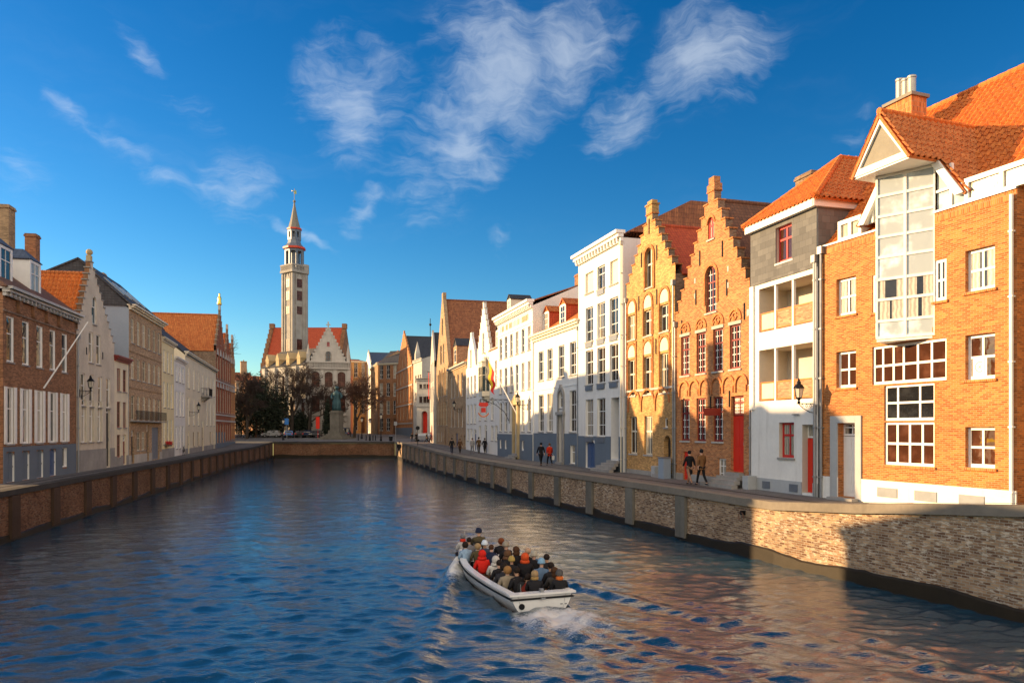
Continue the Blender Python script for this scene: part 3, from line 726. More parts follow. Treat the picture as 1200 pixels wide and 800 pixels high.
def offset(line, o):
    """parallel polyline, o metres to the land side (right of travel for o>0)"""
    r = []
    for i, (x, y) in enumerate(line):
        a = Vector(line[max(0, i-1)]); b = Vector(line[min(len(line)-1, i+1)]); d = (b-a).normalized(); r.append((x+d.y*o, y-d.x*o))
    return r
def quay_wall(name, label, line, gfun, land, bmat, cmat, pmat, pil, cap_t, cap_out, algae_h, group=None):
    """brick retaining wall with coping stones, pilasters and a wet algae band at the water"""
    d = dens(line, 2.0); t = thing(name, label, 'wall', (d[0][0], d[0][1], WATER)); ox, oy = d[0]
    L = lambda x, y, z: (x-ox, y-oy, z-WATER)
    wl = offset(d, land*.06); ba = offset(d, land*.55); fr = offset(d, -land*cap_out)
    mb = MB(); al = MB()
    for i in range(len(d)-1):
        (ax, ay), (bx, by) = wl[i], wl[i+1]; za, zb = gfun(d[i][1])-cap_t, gfun(d[i+1][1])-cap_t
        mb.quad(L(ax,ay,WATER-.8), L(bx,by,WATER-.8), L(bx,by,zb+.02), L(ax,ay,za+.02))
    fd = dens(line, .35); fo, fi = offset(fd, 0.0), offset(fd, land*.06); rn = random.Random(9); hs = []; h = 0
    for i in range(len(fd)): h = h*.85+rn.gauss(0, .022); hs.append(max(.12, algae_h+h+.05*math.sin(i*.31)))
    for i in range(len(fd)-1):
        a, b_, c, e_ = fo[i], fo[i+1], fi[i], fi[i+1]
        al.quad(L(*a, WATER-.8), L(*b_, WATER-.8), L(*b_, WATER+hs[i+1]-.06), L(*a, WATER+hs[i]-.06)); al.quad(L(*a, WATER+hs[i]-.06), L(*b_, WATER+hs[i+1]-.06), L(*e_, WATER+hs[i+1]), L(*c, WATER+hs[i]))
    mb.build('brickwork', M[bmat], t); al.build('algae_band', M['algae'], t)
    # coping stones, each with a thin joint
    cb = MB(); S_ = dens(line, 1.6); f2, b2 = offset(S_, -land*cap_out), offset(S_, land*.5); rn = random.Random(4)
    for i in range(len(S_)-1):
        k = 0.0; j = rn.uniform(-.008, .008)
        def Q(pl, f): return (pl[i][0]+(pl[i+1][0]-pl[i][0])*f, pl[i][1]+(pl[i+1][1]-pl[i][1])*f)
        a0, a1 = Q(f2, k), Q(f2, 1-k); c0, c1 = Q(b2, k), Q(b2, 1-k); z0, z1 = gfun(S_[i][1])+.03+j, gfun(S_[i+1][1])+.03+j
        cb.add([L(*a0, z0-cap_t), L(*a1, z1-cap_t), L(*c1, z1-cap_t), L(*c0, z0-cap_t), L(*a0, z0), L(*a1, z1), L(*c1, z1), L(*c0, z0)], [(0,3,2,1), (4,5,6,7), (0,1,5,4), (1,2,6,5), (2,3,7,6), (3,0,4,7)])
    cb.build('coping', M[cmat], t)
    if pil:
        acc = 0; step, w, y0, y1 = pil; nxt = step*.5
        for i in range(len(d)-1):
            a, b = Vector(d[i]), Vector(d[i+1]); seg = (b-a).length; dr = (b-a)/seg; nn = Vector((dr.y, -dr.x))*land
            while nxt < acc+seg:
                p = a+dr*(nxt-acc)
                if y0 < p.y < y1:
                    top = gfun(p.y)-cap_t
                    pts = [p-dr*w/2-nn*.10, p+dr*w/2-nn*.10, p+dr*w/2+nn*.05, p-dr*w/2+nn*.05]
                    q = MB(); q.add([L(v.x, v.y, WATER+.12) for v in pts]+[L(v.x, v.y, top) for v in pts], [(0,3,2,1), (4,5,6,7), (0,1,5,4), (1,2,6,5), (2,3,7,6), (3,0,4,7)])
                    q.build('pilaster', M[pmat], t)
                nxt += step
            acc += seg
    return t
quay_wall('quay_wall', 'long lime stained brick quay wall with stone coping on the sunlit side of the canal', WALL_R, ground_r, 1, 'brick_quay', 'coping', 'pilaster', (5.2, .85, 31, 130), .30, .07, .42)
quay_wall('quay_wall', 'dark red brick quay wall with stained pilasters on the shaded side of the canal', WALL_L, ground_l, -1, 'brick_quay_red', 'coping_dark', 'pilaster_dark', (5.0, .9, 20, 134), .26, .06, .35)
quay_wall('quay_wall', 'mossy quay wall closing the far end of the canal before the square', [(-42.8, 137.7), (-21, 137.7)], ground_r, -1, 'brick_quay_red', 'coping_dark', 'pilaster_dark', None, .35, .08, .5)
# movement joint and mooring ring on the near sunlit wall
t = thing('mooring_ring', 'rusty iron mooring ring fixed to the sunlit brick of the quay wall', 'mooring ring', (9.0, 30.6, -3.7), math.atan2(-31+28.8, 0)*0)
wd = Vector((9.8-6.9, 28.8-38)).normalized(); t.rotation_euler.z = math.atan2(wd.y, wd.x); p = on_line(WALL_R, 940) if False else Vector((9.8, 28.8))+(-wd)*1.9; t.location = (p.x, p.y, -3.35)
MB().box(-.05, .05, -.14, .06, -.05, .12).build('ring_eye', M['iron'], t); MB().tube([(.17*math.sin(a), -.12, -.17-.17*math.cos(a)+.05) for a in [i*2*math.pi/14 for i in range(15)]], .022, 6).build('ring', M['wood_brown'], t)

# ------------------------------------------------------------------ water
BX, BY = .85, 21.6                      # stern of the boat
HD = Vector((-2.6, 7.2)).normalized()   # its heading
def build_water():
    ys = [-30.0, -10, 0, 6, 10]
    y = 12.0
    while y < 137.75: ys.append(y); y += max(.055, (y/24)**1.6*.075)
    ys.append(138.2); ys = np.array(ys); ny = len(ys)
    nx = 520
    s = np.linspace(0, 1, nx)
    def edge(line, ysv, off):
        l = sorted([(y, x) for x, y in line]); return np.interp(ysv, [a for a, _ in l], [b for _, b in l])+off
    xl, xr = edge(WALL_L, ys, -.6), edge(WALL_R, ys, .6)
    X = xl[:, None]+(xr-xl)[:, None]*s[None, :]; Y = np.repeat(ys[:, None], nx, 1)
    rng = np.random.default_rng(11); Z = np.zeros_like(X)
    for i in range(60):                 # wind chop
        lam = .36*(1.035**i); th = rng.normal(math.pi*.5, .55); k = 2*math.pi/lam; amp = .0098*lam**.8*math.exp(-lam/1.15)
        ph = rng.uniform(0, 6.28); res = np.clip((lam-.2*(np.maximum(Y, 1)/24)**1.4)/lam, 0, 1)
        Z += amp*res*np.sin(k*(math.cos(th)*X+math.sin(th)*Y)+ph)
    Z = Z+16*Z*np.abs(Z)*(Z > 0)          # sharper crests, flatter troughs
    # the boat's wake in its own frame: a aft of the stern, c across
    dx, dy = X-BX, Y-BY
    aft = -(dx*HD.x+dy*HD.y); c = dx*HD.y-dy*HD.x
    wob = .25*np.sin(aft*1.1+.5)+.15*np.sin(aft*2.3)
    a8 = aft+7.2                         # measured from the bow
    for sg in (-1, 1):
        arm = sg*c-(.45+.36*np.clip(a8, 0, 60))
        env = np.clip(a8, 0, 1)*np.exp(-(arm/(.5+.05*np.clip(a8, 0, 50)))**2)/(1+.05*np.clip(a8, 0, 60))
        Z += .085*env*np.cos(arm*4.2+wob)
        arm2 = sg*c-(.2+.20*np.clip(aft, 0, 60))
        env2 = np.clip(aft+1, 0, 1)*np.exp(-(arm2/(.6+.06*np.clip(aft, 0, 40)))**2)/(1+.06*np.clip(aft, 0, 60))
        Z += .045*env2*np.cos(arm2*5.0-aft*.8+wob)
    tr = np.exp(-(c/(1.0+.12*np.clip(aft, 0, 40)))**2)*np.clip(aft+.2, 0, 1)
    Z += .022*tr*(np.sin(aft*3.1+c*2+wob*3)+.8*np.sin(aft*5.3-c*4.1+2*np.sin(c*3)))*np.exp(-aft/14)
    churn = tr*np.exp(-np.clip(aft, 0, 40)/2.6)
    Z += .07*churn*np.abs(np.sin(aft*6.7+c*7.1)*np.sin(c*8.3-aft*3.9+1))+.04*churn
    # bow wave curling off the visible (far) side
    bw = a8
    left = -c-(.25+.42*np.clip(bw, -1, 9)); rgt = c-(.25+.42*np.clip(bw, -1, 9))
    crest = (np.exp(-(left/.36)**2)+.6*np.exp(-(rgt/.36)**2))*np.clip((bw+.5)/.6, 0, 1)*np.exp(-np.clip(bw-1.2, 0, 20)/1.6)
    Z += .38*crest*(1+.25*np.sin(bw*9+c*7)+.2*np.sin(bw*17-c*11))
    Z = np.where(Y < 11, 0, Z); Z = Z*np.clip((137.5-Y)/1.5, 0, 1)
    foam = .62*np.clip(churn*1.3, 0, 1)*(.85+.15*np.sin(aft*6+c*7))+np.clip(crest*1.3, 0, 1.3)
    foam += .25*np.exp(-((np.abs(c)-(.9+.1*np.clip(aft, 0, 30)))/.35)**2)*np.clip(aft+.2, 0, 1)*np.exp(-np.clip(aft, 0, 30)/4)
    behind = np.clip(-left/1.2, 0, 1)*np.exp(-np.clip(-left, 0, 9)/1.3)*np.clip((bw+.2)/.6, 0, 1)*np.exp(-np.clip(bw-2, 0, 20)/2.2)*(c < -.8)
    foam += .62*behind
    foam += .32*tr*np.exp(-np.clip(aft, 0, 40)/8)
    ab = np.clip(-aft/7.6, 0, 1); hb = 1.02*np.where(ab < .45, 1, 1-(np.clip(ab-.45, 0, 1)/.55)**2.1)
    inside = (np.abs(c) < hb*.84) & (aft < -.06) & (aft > -7.0); Z = np.where(inside, -.5, Z)
    # calmer just inside the wake behind the hull
    vs = np.stack([X, Y, Z+WATER], -1).reshape(-1, 3).astype(np.float32)
    idx = np.arange(ny*nx).reshape(ny, nx); f = np.stack([idx[:-1, :-1], idx[:-1, 1:], idx[1:, 1:], idx[1:, :-1]], -1).reshape(-1, 4)
    me = bpy.data.meshes.new('canal_water'); me.vertices.add(len(vs)); me.vertices.foreach_set('co', vs.ravel())
    me.loops.add(f.size); me.loops.foreach_set('vertex_index', f.ravel().astype(np.int32)); me.polygons.add(len(f)); me.polygons.foreach_set('loop_start', np.arange(0, f.size, 4, dtype=np.int32)); me.polygons.foreach_set('loop_total', np.full(len(f), 4, np.int32))
    me.polygons.foreach_set('use_smooth', np.ones(len(f), bool))
    at = me.attributes.new('foam', 'FLOAT', 'POINT'); at.data.foreach_set('value', np.clip(foam, 0, 1.3).astype(np.float32).ravel())
    me.update(); me.validate()
    m, T, p = new_mat('canal water'); tc = T.node('ShaderNodeTexCoord').outputs['Object']
    geo = T.node('ShaderNodeCameraData') if False else None
    n1 = T.noise(T.vmath('MULTIPLY', tc, (.8, 1.7, 1)), 1.25, 3, .55, .3); n2 = T.noise(T.vmath('MULTIPLY', tc, (.8, 1.9, 1)), 4.2, 4, .55, .4); n3 = T.noise(T.vmath('MULTIPLY', tc, (.8, 1.5, 1)), 11, 3, .5)
    rdg = lambda n_: T.math('POWER', T.math('SUBTRACT', 1.0, T.math('ABSOLUTE', T.math('MULTIPLY_ADD', n_, 2.4, -1.2)), clamp=True), 1.5)
    hgt = T.math('ADD', T.math('MULTIPLY', n1, .13), T.math('ADD', T.math('MULTIPLY', rdg(n2), .050), T.math('MULTIPLY', n3, .013)))
    fa = T.node('ShaderNodeAttribute', {'attribute_name': 'foam'}).outputs['Fac']
    fn = T.noise(tc, 7, 9, .8, 1.2); fn2 = T.noise(tc, 34, 6, .8, .6)
    fm = T.sstep(T.math('ADD', T.math('MULTIPLY', fa, .62), T.math('MULTIPLY', T.math('ADD', T.math('MULTIPLY', fn, .7), T.math('MULTIPLY', fn2, .5)), .74)), .66, .86)
    fm = T.math('MULTIPLY', T.math('MULTIPLY', fm, T.sstep(fa, .03, .22)), .9)
    bn = T.node('ShaderNodeBump', None, Strength=1.0, Distance=.16, Height=hgt).outputs[0]
    col = T.mix(fm, (.008, .043, .074), (.66, .63, .57))
    setp(T, p, col, T.mix(fm, (.025,)*3, (.75,)*3), bn, .5); p.inputs['IOR'].default_value = 2.6
    me.materials.append(m)
    o = link('canal_water', me); tag(o, kind='structure')
build_water()
# gutter of darker setts and drain covers along each quay
def gutter(line, gfun, land, o, w):
    d = dens(line, 2.0); a, b = offset(d, land*o), offset(d, land*(o+w)); mb = MB()
    for i in range(len(d)-1):
        z0, z1 = gfun(d[i][1])+.006, gfun(d[i+1][1])+.006
        mb.quad((*a[i], z0), (*a[i+1], z1), (*b[i+1], z1), (*b[i], z0))
    tag(mb.build('gutter', M['coping_dark']), kind='structure')
gutter(WALL_R, ground_r, 1, 1.5, .28); gutter(WALL_L, ground_l, -1, 1.15, .22)
# ================================================================== RIGHT QUAY HOUSES, near to far
GR = 'houses along the sunlit quay'
# ---- stone trimmed house at the edge of the picture
b = House('stone_trimmed_house', 'yellow brick house with stone window surrounds and canopy at the right edge of the photo', (15.92, 22.2), (18.6, 15.0), group=GR, push=.05)
z = b.hz
for c in (1.3, 3.2, 5.1): b.opm(c-.5, c+.5, z(4.0), z(6.5), 'sash2'); b.opm(c-.5, c+.5, z(.6), z(2.6), 'sash2')
b.opm(1.0, 2.1, z(-1.75), z(.0), 'sash2', kind='door', mat='wood_brown', rev=.25); b.opm(3.0, 4.2, z(-1.0), z(.1)); b.opm(5.0, 6.2, z(-1.0), z(.1))
b.wall('sandstone', z(7.0), 9, ridge=z(12.0)); b.roof_par(z(7.0), z(12.0), 'tile_orange', over=.6, gut=None)
b.boxes('stone_lintel', 'limestone', [(c-.72, c+.72, -.07, -.003, z(h)-.12, z(h)+.05) for c in (1.3, 3.2, 5.1) for h in (4.0, 6.55, .55, 2.65)])
b.band('stone_band', z(3.2), z(3.42), 'limestone', .12)
for c in (.2, 2.2, 4.2): MB().prism([(-.55, z(6.8)), (-.02, z(6.2)), (-.02, z(6.45)), (-.42, z(6.8))], 'x', c-.06, c+.06).build('eaves_bracket', M['wood_brown'], b.root)
b.chimney(1.1, 2.6, z(9.5), z(12.6), .8, .7, 'brick_yellow', 2)
b.plinth(z(-1.45), 'limestone'); b.pipe(.12, 0, z(6.5), mat='zinc', r=.06)

# ---- modern orange brick house with glazed gable
b = House('modern_brick_house', 'modern orange brick house with white glazed bay and triangular canopy under orange pantiles', 962, 1192, FAC_R, group=GR)
z = b.hz; u = b.u; W = b.W; PAR = z(7.36)
for rr in ((1149, 290, 340), (1149, 391, 444), (1149, 500, 548)): b.row([(1131, 1166)], rr[0], rr[1], rr[2], 'cross', sill='brick_arch', pane='pane_brown', rev=.22)
b.ops[-3]['pane'] = 'pane_curtain'
b.row([(980, 1003)], 992, 325, 369, 'cross', sill='brick_arch', pane='pane_curtain', rev=.22); b.row([(980, 1003)], 992, 411, 454, 'cross', sill='brick_arch', pane='pane_brown', rev=.22)
hz1, hz0 = z(3.08), z(1.66)
ub0, ub1 = u(1022), u(1109)
uc0, uc1 = u(1036), u(1095)
b.opm(ub0, uc0-.001, z(4.35), z(5.75), 'cross', sill='brick_arch', pane='pane_curtain', rev=.12); b.opm(uc1+.001, ub1, z(4.35), z(5.75), 'cross', sill='brick_arch', pane='pane_curtain', rev=.12)
STY['bandrow'] = dict(mat='wood_white', xs=(.14, .29, .43, .62, .80), zs=(.48,), ft=.09, bt=.08)
STY['stair'] = dict(mat='wood_white', xs=(.26, .70), zs=(.5,), ft=.08, bt=.075)
STY['four'] = dict(mat='wood_white', xs=(.25, .5, .75), zs=(.5,), ft=.085, bt=.085)
STY['glaz'] = dict(mat='wood_white', xs=(.5,), zs=tuple(i/9 for i in range(1, 9)), ft=.07, bt=.08)
b.opm(ub0, ub1, hz0, hz1, 'bandrow', sill=None, pane='pane_brown', rev=.14)
b.opm(uc0, uc1, z(.32), hz0-.06, 'stair', sill=None, pane='pane', rev=.14)
b.opm(uc0, uc1, z(-1.28), z(.32)-.06, 'four', sill='brick_arch', pane='pane_brown', rev=.14)
ud0, ud1 = u(980), u(1003)
b.opm(ud0+.1, ud1, .12, z(.25), kind='door', mat='wood_white', transom=.5, rev=.35)
b.wall('brick_modern', PAR, 11, outline=[(0, PAR), (uc0, PAR), (uc0, z(3.5)), (uc1, z(3.5)), (uc1, PAR), (W, PAR)], ridge=z(12.0), ridge_y=5, thick=.24, side_h=PAR)
b.plinth(z(-1.88), 'white', .05)
b.boxes('parapet_cap', 'zinc', [(-.02, uc0, -.06, .27, PAR+.003, PAR+.07), (uc1, W, -.06, .27, PAR+.003, PAR+.07)])
# soldier courses and the recessed wall behind the open slot
b.boxes('soldier_course', 'brick_arch', [(.05, uc0-.02, -.012, -.003, PAR-.3, PAR-.02), (uc1+.02, W-.02, -.012, -.003, PAR-.3, PAR-.02)])
mb = MB(); mb.box(ud0-.28, ud0+.095, -.06, -.003, -.3, z(.25)+.28); mb.box(ud1+.005, ud1+.3, -.06, -.003, -.3, z(.25)+.28); mb.box(ud0+.1, ud1, -.06, -.003, z(.25)+.005, z(.25)+.28)
mb.build('door_surround', M['grey_render'], b.root)
MB().box(ud0-.1, ud1+.2, -.4, -.05, -.3, .1).build('doorstep', M['stone'], b.root)
for pxv in (1041, 1086, 1140):
    uu = u(pxv); MB().box(uu-.45, uu+.45, -.075, -.052, .28, .62).build('cellar_grille', M['lead'], b.root)
# glazed bay: a prow that leaves the wall at its far side and meets it again at the near side
zb0, zb1 = z(3.22), z(9.05)
P = [(uc0-.02, .0), (uc0+.42, -.78), (uc1, .04)]
def glazed(parent, p, q, h0, h1, ncol, rows, name='glazing', fw=.095, pm='pane_grey', curtain_rows=()):
    p, q = Vector(p), Vector(q); d = (q-p); L = d.length; d = d/L; nn = Vector((d.y, -d.x))
    o = thing(name, None, None); o.parent = parent; o.location = (p.x, p.y, h0); o.rotation_euler = (0, 0, math.atan2(d.y, d.x))
    for k in ('label', 'category'):
        if k in o: del o[k]
    mb = MB(); H = h1-h0
    for i in range(ncol+1): x = L*i/ncol; mb.box(max(0, x-fw/2), min(L, x+fw/2), -.04, .05, 0, H)
    zs = [H*r for r in rows]
    for zz in zs: mb.box(0, L, -.034, .044, zz-fw/2, zz+fw/2)
    mb.box(0, L, -.036, .046, 0, fw); mb.box(0, L, -.036, .046, H-fw, H)
    mb.build('glazing_bars', M['wood_white'], o)
    ze = [0]+zs+[H]
    for i in range(ncol):
        for k in range(len(ze)-1):
            MB().box(L*i/ncol+.03, L*(i+1)/ncol-.03, 0, .012, ze[k]+.03, ze[k+1]-.03).build('pane', M['pane_curtain' if k in curtain_rows else pm], o)
    return o
rows = [.11, .24, .365, .50, .625, .75, .875]
glazed(b.root, P[0], P[1], zb0, zb1, 2, rows, curtain_rows=(1, 2)); glazed(b.root, P[1], P[2], zb0, zb1, 2, rows, curtain_rows=(1, 2))
MB().prism([P[0], P[1], P[2], (P[2][0], .3), (P[0][0], .3)], 'z', zb0-.09, zb0-.002).build('bay_soffit', M['wood_white'], b.root)
# A frame gable over the bay: sloping white verges, glazed cheeks, dark triangular canopy
ucen = (uc0+uc1)/2; SL = 1.43; APX = z(10.95)
def hw(h): return (APX-h)/SL
eav = z(7.75)
fp = .06
gl = MB(); gl.poly([(ucen-hw(eav)+.1, fp+.05, eav), (uc0-.02, fp+.05, eav), (uc0-.02, fp+.05, APX-SL*(ucen-uc0+.02)-.15)]); gl.poly([(uc1+.02, fp+.05, PAR), (ucen+hw(PAR)-.12, fp+.05, PAR), (uc1+.02, fp+.05, APX-SL*(uc1+.02-ucen)-.17)])
q_ = hw(z(9))-.22; gl.poly([(ucen-q_, fp+.16, z(9)), (ucen+q_, fp+.16, z(9)), (ucen, fp+.16, APX-.35)])
gl.build('gable_pane', M['pane_grey'], b.root)
vb = MB()
for sg in (-1, 1):
    a = (ucen, APX); e = (ucen+sg*hw(eav), eav); t = .26
    vb.prism([a, e, (e[0]-sg*.3, e[1]-.02), (a[0], a[1]-.42)], 'y', -.12, .12)
vb.box(uc1+.55, uc1+.63, fp-.02, fp+.09, PAR, z(8.9)); vb.box(uc1, ucen+hw(PAR)-.1, fp-.02, fp+.09, z(8.05), z(8.13)); vb.box(uc0-.62, uc0-.55, fp-.02, fp+.09, eav, z(8.3))
vb.build('verge_board', M['wood_white'], b.root)
cz0 = z(9.12); cw = hw(cz0)-.02; p0, p1 = -1.32, -.13
mb = MB()
for sg in (-1, 1): mb.prism([(ucen, APX+.06), (ucen+sg*cw, cz0), (ucen+sg*(cw-.24), cz0+.1), (ucen, APX-.30)], 'y', p0, p1)
mb.prism([(ucen-cw, cz0), (ucen+cw, cz0), (ucen+cw-.3, cz0+.22), (ucen-cw+.3, cz0+.22)], 'y', p0+.003, p0+.16)
mb.box(ucen-cw+.05, ucen+cw-.05, p0+.05, .05, cz0-.06, cz0-.003)
mb.build('canopy_frame', M['wood_white'], b.root)
mb = MB(); mb.poly([(ucen-cw+.2, p0+.09, cz0+.1), (ucen+cw-.2, p0+.09, cz0+.1), (ucen, p0+.09, APX-.25)]); mb.build('canopy_panel', M['canopy_grey'], b.root)
# its tiled slopes run back into the main roof
RID = z(13.45); EA = z(7.9); RY = 5.2
for sg in (-1, 1):
    yb = 6.2*(APX-EA)/(RID-EA)
    pan_tiles(b, 'dormer_roof', [(ucen+sg*(cw+.06), p0-.04, cz0+.0), (ucen, p0-.04, APX+.1), (ucen, 4.2, APX+.1), (ucen+sg*(cw+.06), 3.0, cz0+.0)], 'tile_geo_shaded', .26, .33, .05)
    pan_tiles(b, 'dormer_roof', [(ucen+sg*(hw(eav)+.08), -.05, eav), (ucen+sg*(cw+.06), -.05, cz0+.0), (ucen+sg*(cw+.06), 2.6, cz0), (ucen+sg*(hw(eav)+.08), .9, eav)], 'tile_geo_shaded', .26, .33, .05)
ridge_tiles(b, 'ridge_tile', (ucen, p0-.03, APX+.14), (ucen, 4.0, APX+.14), 'tile_geo', .12)
# main roof
pan_tiles(b, 'roof', [(0, .35, EA-.4), (W, .35, EA-.4), (W, RY, RID), (0, RY, RID)], 'tile_geo', .26, .34, .045)
MB().slab([(0, RY, RID), (W, RY, RID), (W, 10.6, EA-.3), (0, 10.6, EA-.3)], .12).build('rear_roof', M['tile_orange'], b.root)
ridge_tiles(b, 'ridge_tile', (0, RY, RID+.05), (W, RY, RID+.05), 'tile_geo', .14)
MB().poly([(0.02, .3, EA-.5), (0.02, RY, RID-.1), (0.02, 10.6, EA-.5)]).poly([(W-.02, .3, EA-.5), (W-.02, RY, RID-.1), (W-.02, 10.6, EA-.5)]).build('gable_wall', M['brick_modern'], b.root)
# flat white dormer bands either side
for x0, x1, nm in ((.9, ucen-hw(eav)+.05, 2), (ucen+hw(eav)-.05, ucen+hw(eav)+2.5, 2)):
    h0, h1 = PAR+.09, z(8.2)
    d = MB().box(x0, x1, .02, 2.2, h1-.16, h1).box(x0, x0+.14, .02, 2.2, h0, h1-.162).box(x1-.14, x1, .02, 2.2, h0, h1-.162).box((x0+x1)/2-.07, (x0+x1)/2+.07, .025, .2, h0, h1-.162).box(x0+.14, x1-.14, .03, .2, h0, h0+.08).build('dormer_band', M['wood_white'], b.root)
    xm = (x0+x1)/2
    for a, c in ((x0+.14, xm-.07), (xm+.07, x1-.14)): MB().box(a, c, .1, .12, h0+.08, h1-.165).build('pane', M['pane_cream'], d)
# chimney with three steel flues
uch, ych = u(1061, -3.2), 3.2
mb = MB(); mb.box(uch-.66, uch+.66, ych-.4, ych+.4, z(9.5), z(13.25)); c = mb.build('chimney', M['brick_arch'], b.root)
MB().box(uch-.74, uch+.74, ych-.48, ych+.48, z(13.253), z(13.38)).build('chimney_cap', M['canopy_grey'], c)
for i, dx in enumerate((-.27, .02, .31)): MB().tube([(uch+dx, ych, z(13.383)), (uch+dx, ych, z(14.1+.12*(1 if i == 0 else 0)))], .16, 14).tube([(uch+dx, ych, z(14.12+.12*(i == 0))), (uch+dx, ych, z(14.2+.12*(i == 0)))], .175, 14).build('flue', M['steel'], c)
b.pipe(.1, 0, z(7.2), mat='zinc', r=.055); b.pipe(W-.12, 0, z(7.2), mat='wood_white', r=.06, hop=False)
# poster behind a window: a white sheet with a ringed cross mark
uo = [o for o in b.ops if o['st'] == 'cross'][1]
px_ = MB().box(0, .5, 0, .006, 0, .56).build('poster', M['wood_white'], b.root, loc=(uo['u0']+.14, .165, uo['h0']+.12))
mb = MB()
for i in range(20):
    a0, a1 = 2*math.pi*i/20, 2*math.pi*(i+1)/20
    mb.quad(*[(.25+r*math.cos(a), -.004, .29+r*math.sin(a)) for r, a in ((.15, a0), (.17, a0), (.17, a1), (.15, a1))])
for sg in (-1, 1): mb.quad((.25-.06, -.004, .29-sg*.06-.012), (.25-.06, -.004, .29-sg*.06+.012), (.25+.06, -.004, .29+sg*.06+.012), (.25+.06, -.004, .29+sg*.06-.012))
mb.build('poster_mark', M['wood_brown'], px_)
MODERN = b

# ---- slate and white house with loggias
b = House('slate_clad_house', 'white house with grey slate top storey, two open loggias and red window frames', 882.5, 961, FAC_R, group=GR, push=.1)
z = b.hz; u = b.u; W = b.W
t1 = z(9.35)
b.op(910, 929, 264, 306, 'red', sill='zinc', pane='pane_brown')
b.op(913, 930.5, 495, 536, 'red', sill='stone', pane='pane', rev=.25)
b.opm(u(940), u(953), .12, z(.2), kind='door', mat='door_red', transom=.55, tst='plain', rev=.35)
lu0, lu1 = u(889.5), u(952.5)
b.opm(lu0, lu1, z(4.42), z(6.4), kind='void', rev=1.5); b.opm(lu0, lu1, z(1.28), z(3.6), kind='void', rev=1.5)
b.wall('white', t1, 9.5, roof='hip', revmat='inside_white', side='slate_wall', thick=.2)
sc = z(6.62)
mb = MB(); w0, w1, q0, q1 = [o for o in b.ops if o['st'] == 'red'][0]['u0'], [o for o in b.ops if o['st'] == 'red'][0]['u1'], [o for o in b.ops if o['st'] == 'red'][0]['h0'], [o for o in b.ops if o['st'] == 'red'][0]['h1']
e = W-.02
mb.box(0.02, w0, -.05, -.003, sc, t1-.3); mb.box(w1, e, -.05, -.003, sc, t1-.3); mb.box(w0, w1, -.05, -.003, sc, q0-.1); mb.box(w0, w1, -.05, -.003, q1, t1-.3)
mb.build('slate_cladding', M['slate_wall'], b.root)
mb = MB(); mb.box(-.1, W+.1, -.28, -.003, t1-.29, t1+.05); mb.box(W+.003, W+.12, -.28, 9.6, t1-.287, t1+.047); mb.build('eaves_board', M['wood_white'], b.root)
ov = .3; AP = z(12.1); r0 = 3.0
F1 = [(-ov, -ov, t1-.05+.08), (W+ov, -ov, t1+.03), (W/2, r0, AP)]
pan_tiles(b, 'roof', F1, 'tile_geo', .26, .34, .045)
pan_tiles(b, 'roof', [(W+ov, -ov, t1+.03), (W+ov, 9.5, t1+.03), (W/2, 9.5-.0, AP), (W/2, r0, AP)], 'tile_geo_shaded', .26, .34, .045)  # near slope: grazing shade painted in by a browner tile
MB().slab([(-ov, -ov, t1+.03), (-ov, 9.5, t1+.03), (W/2, 9.5, AP), (W/2, r0, AP)], .1).build('roof', M['tile_orange'], b.root)
MB().poly([(-ov, 9.48, t1), (W+ov, 9.48, t1), (W/2, 9.48, AP-.05)]).build('gable_wall', M['slate_wall'], b.root)
ridge_tiles(b, 'hip_tile', (W+ov, -ov, t1+.1), (W/2, r0, AP+.06), 'tile_geo', .12); ridge_tiles(b, 'hip_tile', (-ov, -ov, t1+.1), (W/2, r0, AP+.06), 'tile_geo', .12); ridge_tiles(b, 'ridge_tile', (W/2, r0, AP+.07), (W/2, 9.5, AP+.07), 'tile_geo', .12)
for hb, ht in ((z(4.42), z(6.4)), (z(1.28), z(3.6))):
    MB().quad((lu0, 1.5, hb), (lu1, 1.5, hb), (lu1, 1.5, ht), (lu0, 1.5, ht)).build('loggia_back_wall', M['inside_white'], b.root)
    lw = lu1-lu0
    f = link('window', frame_mesh(round(lw*.24, 2), round(ht-hb-.15, 2), 'red'), b.root, (lu1-lw*.27, 1.38, hb+.02)); link('pane', pane_mesh(round(lw*.24, 2), round(ht-hb-.15, 2), 'pane'), f, (0, .03, 0))
    b.boxes('loggia_post', 'wood_white', [(lu0+lw*fr-.055, lu0+lw*fr+.055, .03, .15, hb+.003, ht-.003) for fr in (.31, .64)])
    for a, c in ((0, .31), (.31, .64), (.64, 1)):
        x0, x1 = lu0+lw*a+.07, lu0+lw*c-.07; rb = MB()
        rb.box(x0, x1, .04, .1, hb+.8, hb+.86); rb.box(x0, x1, .04, .1, hb+.05, hb+.11); rb.box(x0, x0+.05, .045, .095, hb+.11, hb+.8); rb.box(x1-.05, x1, .045, .095, hb+.11, hb+.8)
        r_ = rb.build('loggia_rail', M['rail_orange'], b.root)
        MB().box(x0+.05, x1-.05, .06, .075, hb+.11, hb+.8).build('rail_panel', M['brick_tan'] if a else M['inside_white'], r_)
MB().box(-.02, lu0-.35, -.09, -.003, z(.9), z(6.6)).build('corner_post', M['wood_white'], b.root); MB().box(lu1+.12, W-.02, -.09, -.003, z(1.0), z(7.0)).build('corner_post', M['wood_white'], b.root)
b.plinth(.55, 'grey_render')
for pxv in (899, 931): MB().box(u(pxv)-.28, u(pxv)+.28, -.07, -.043, .1, .42).build('cellar_grille', M['lead'], b.root)
MB().box(.05, .5, -.5, -.05, 0, .62).build('meter_box', M['grey_render'], b.root)
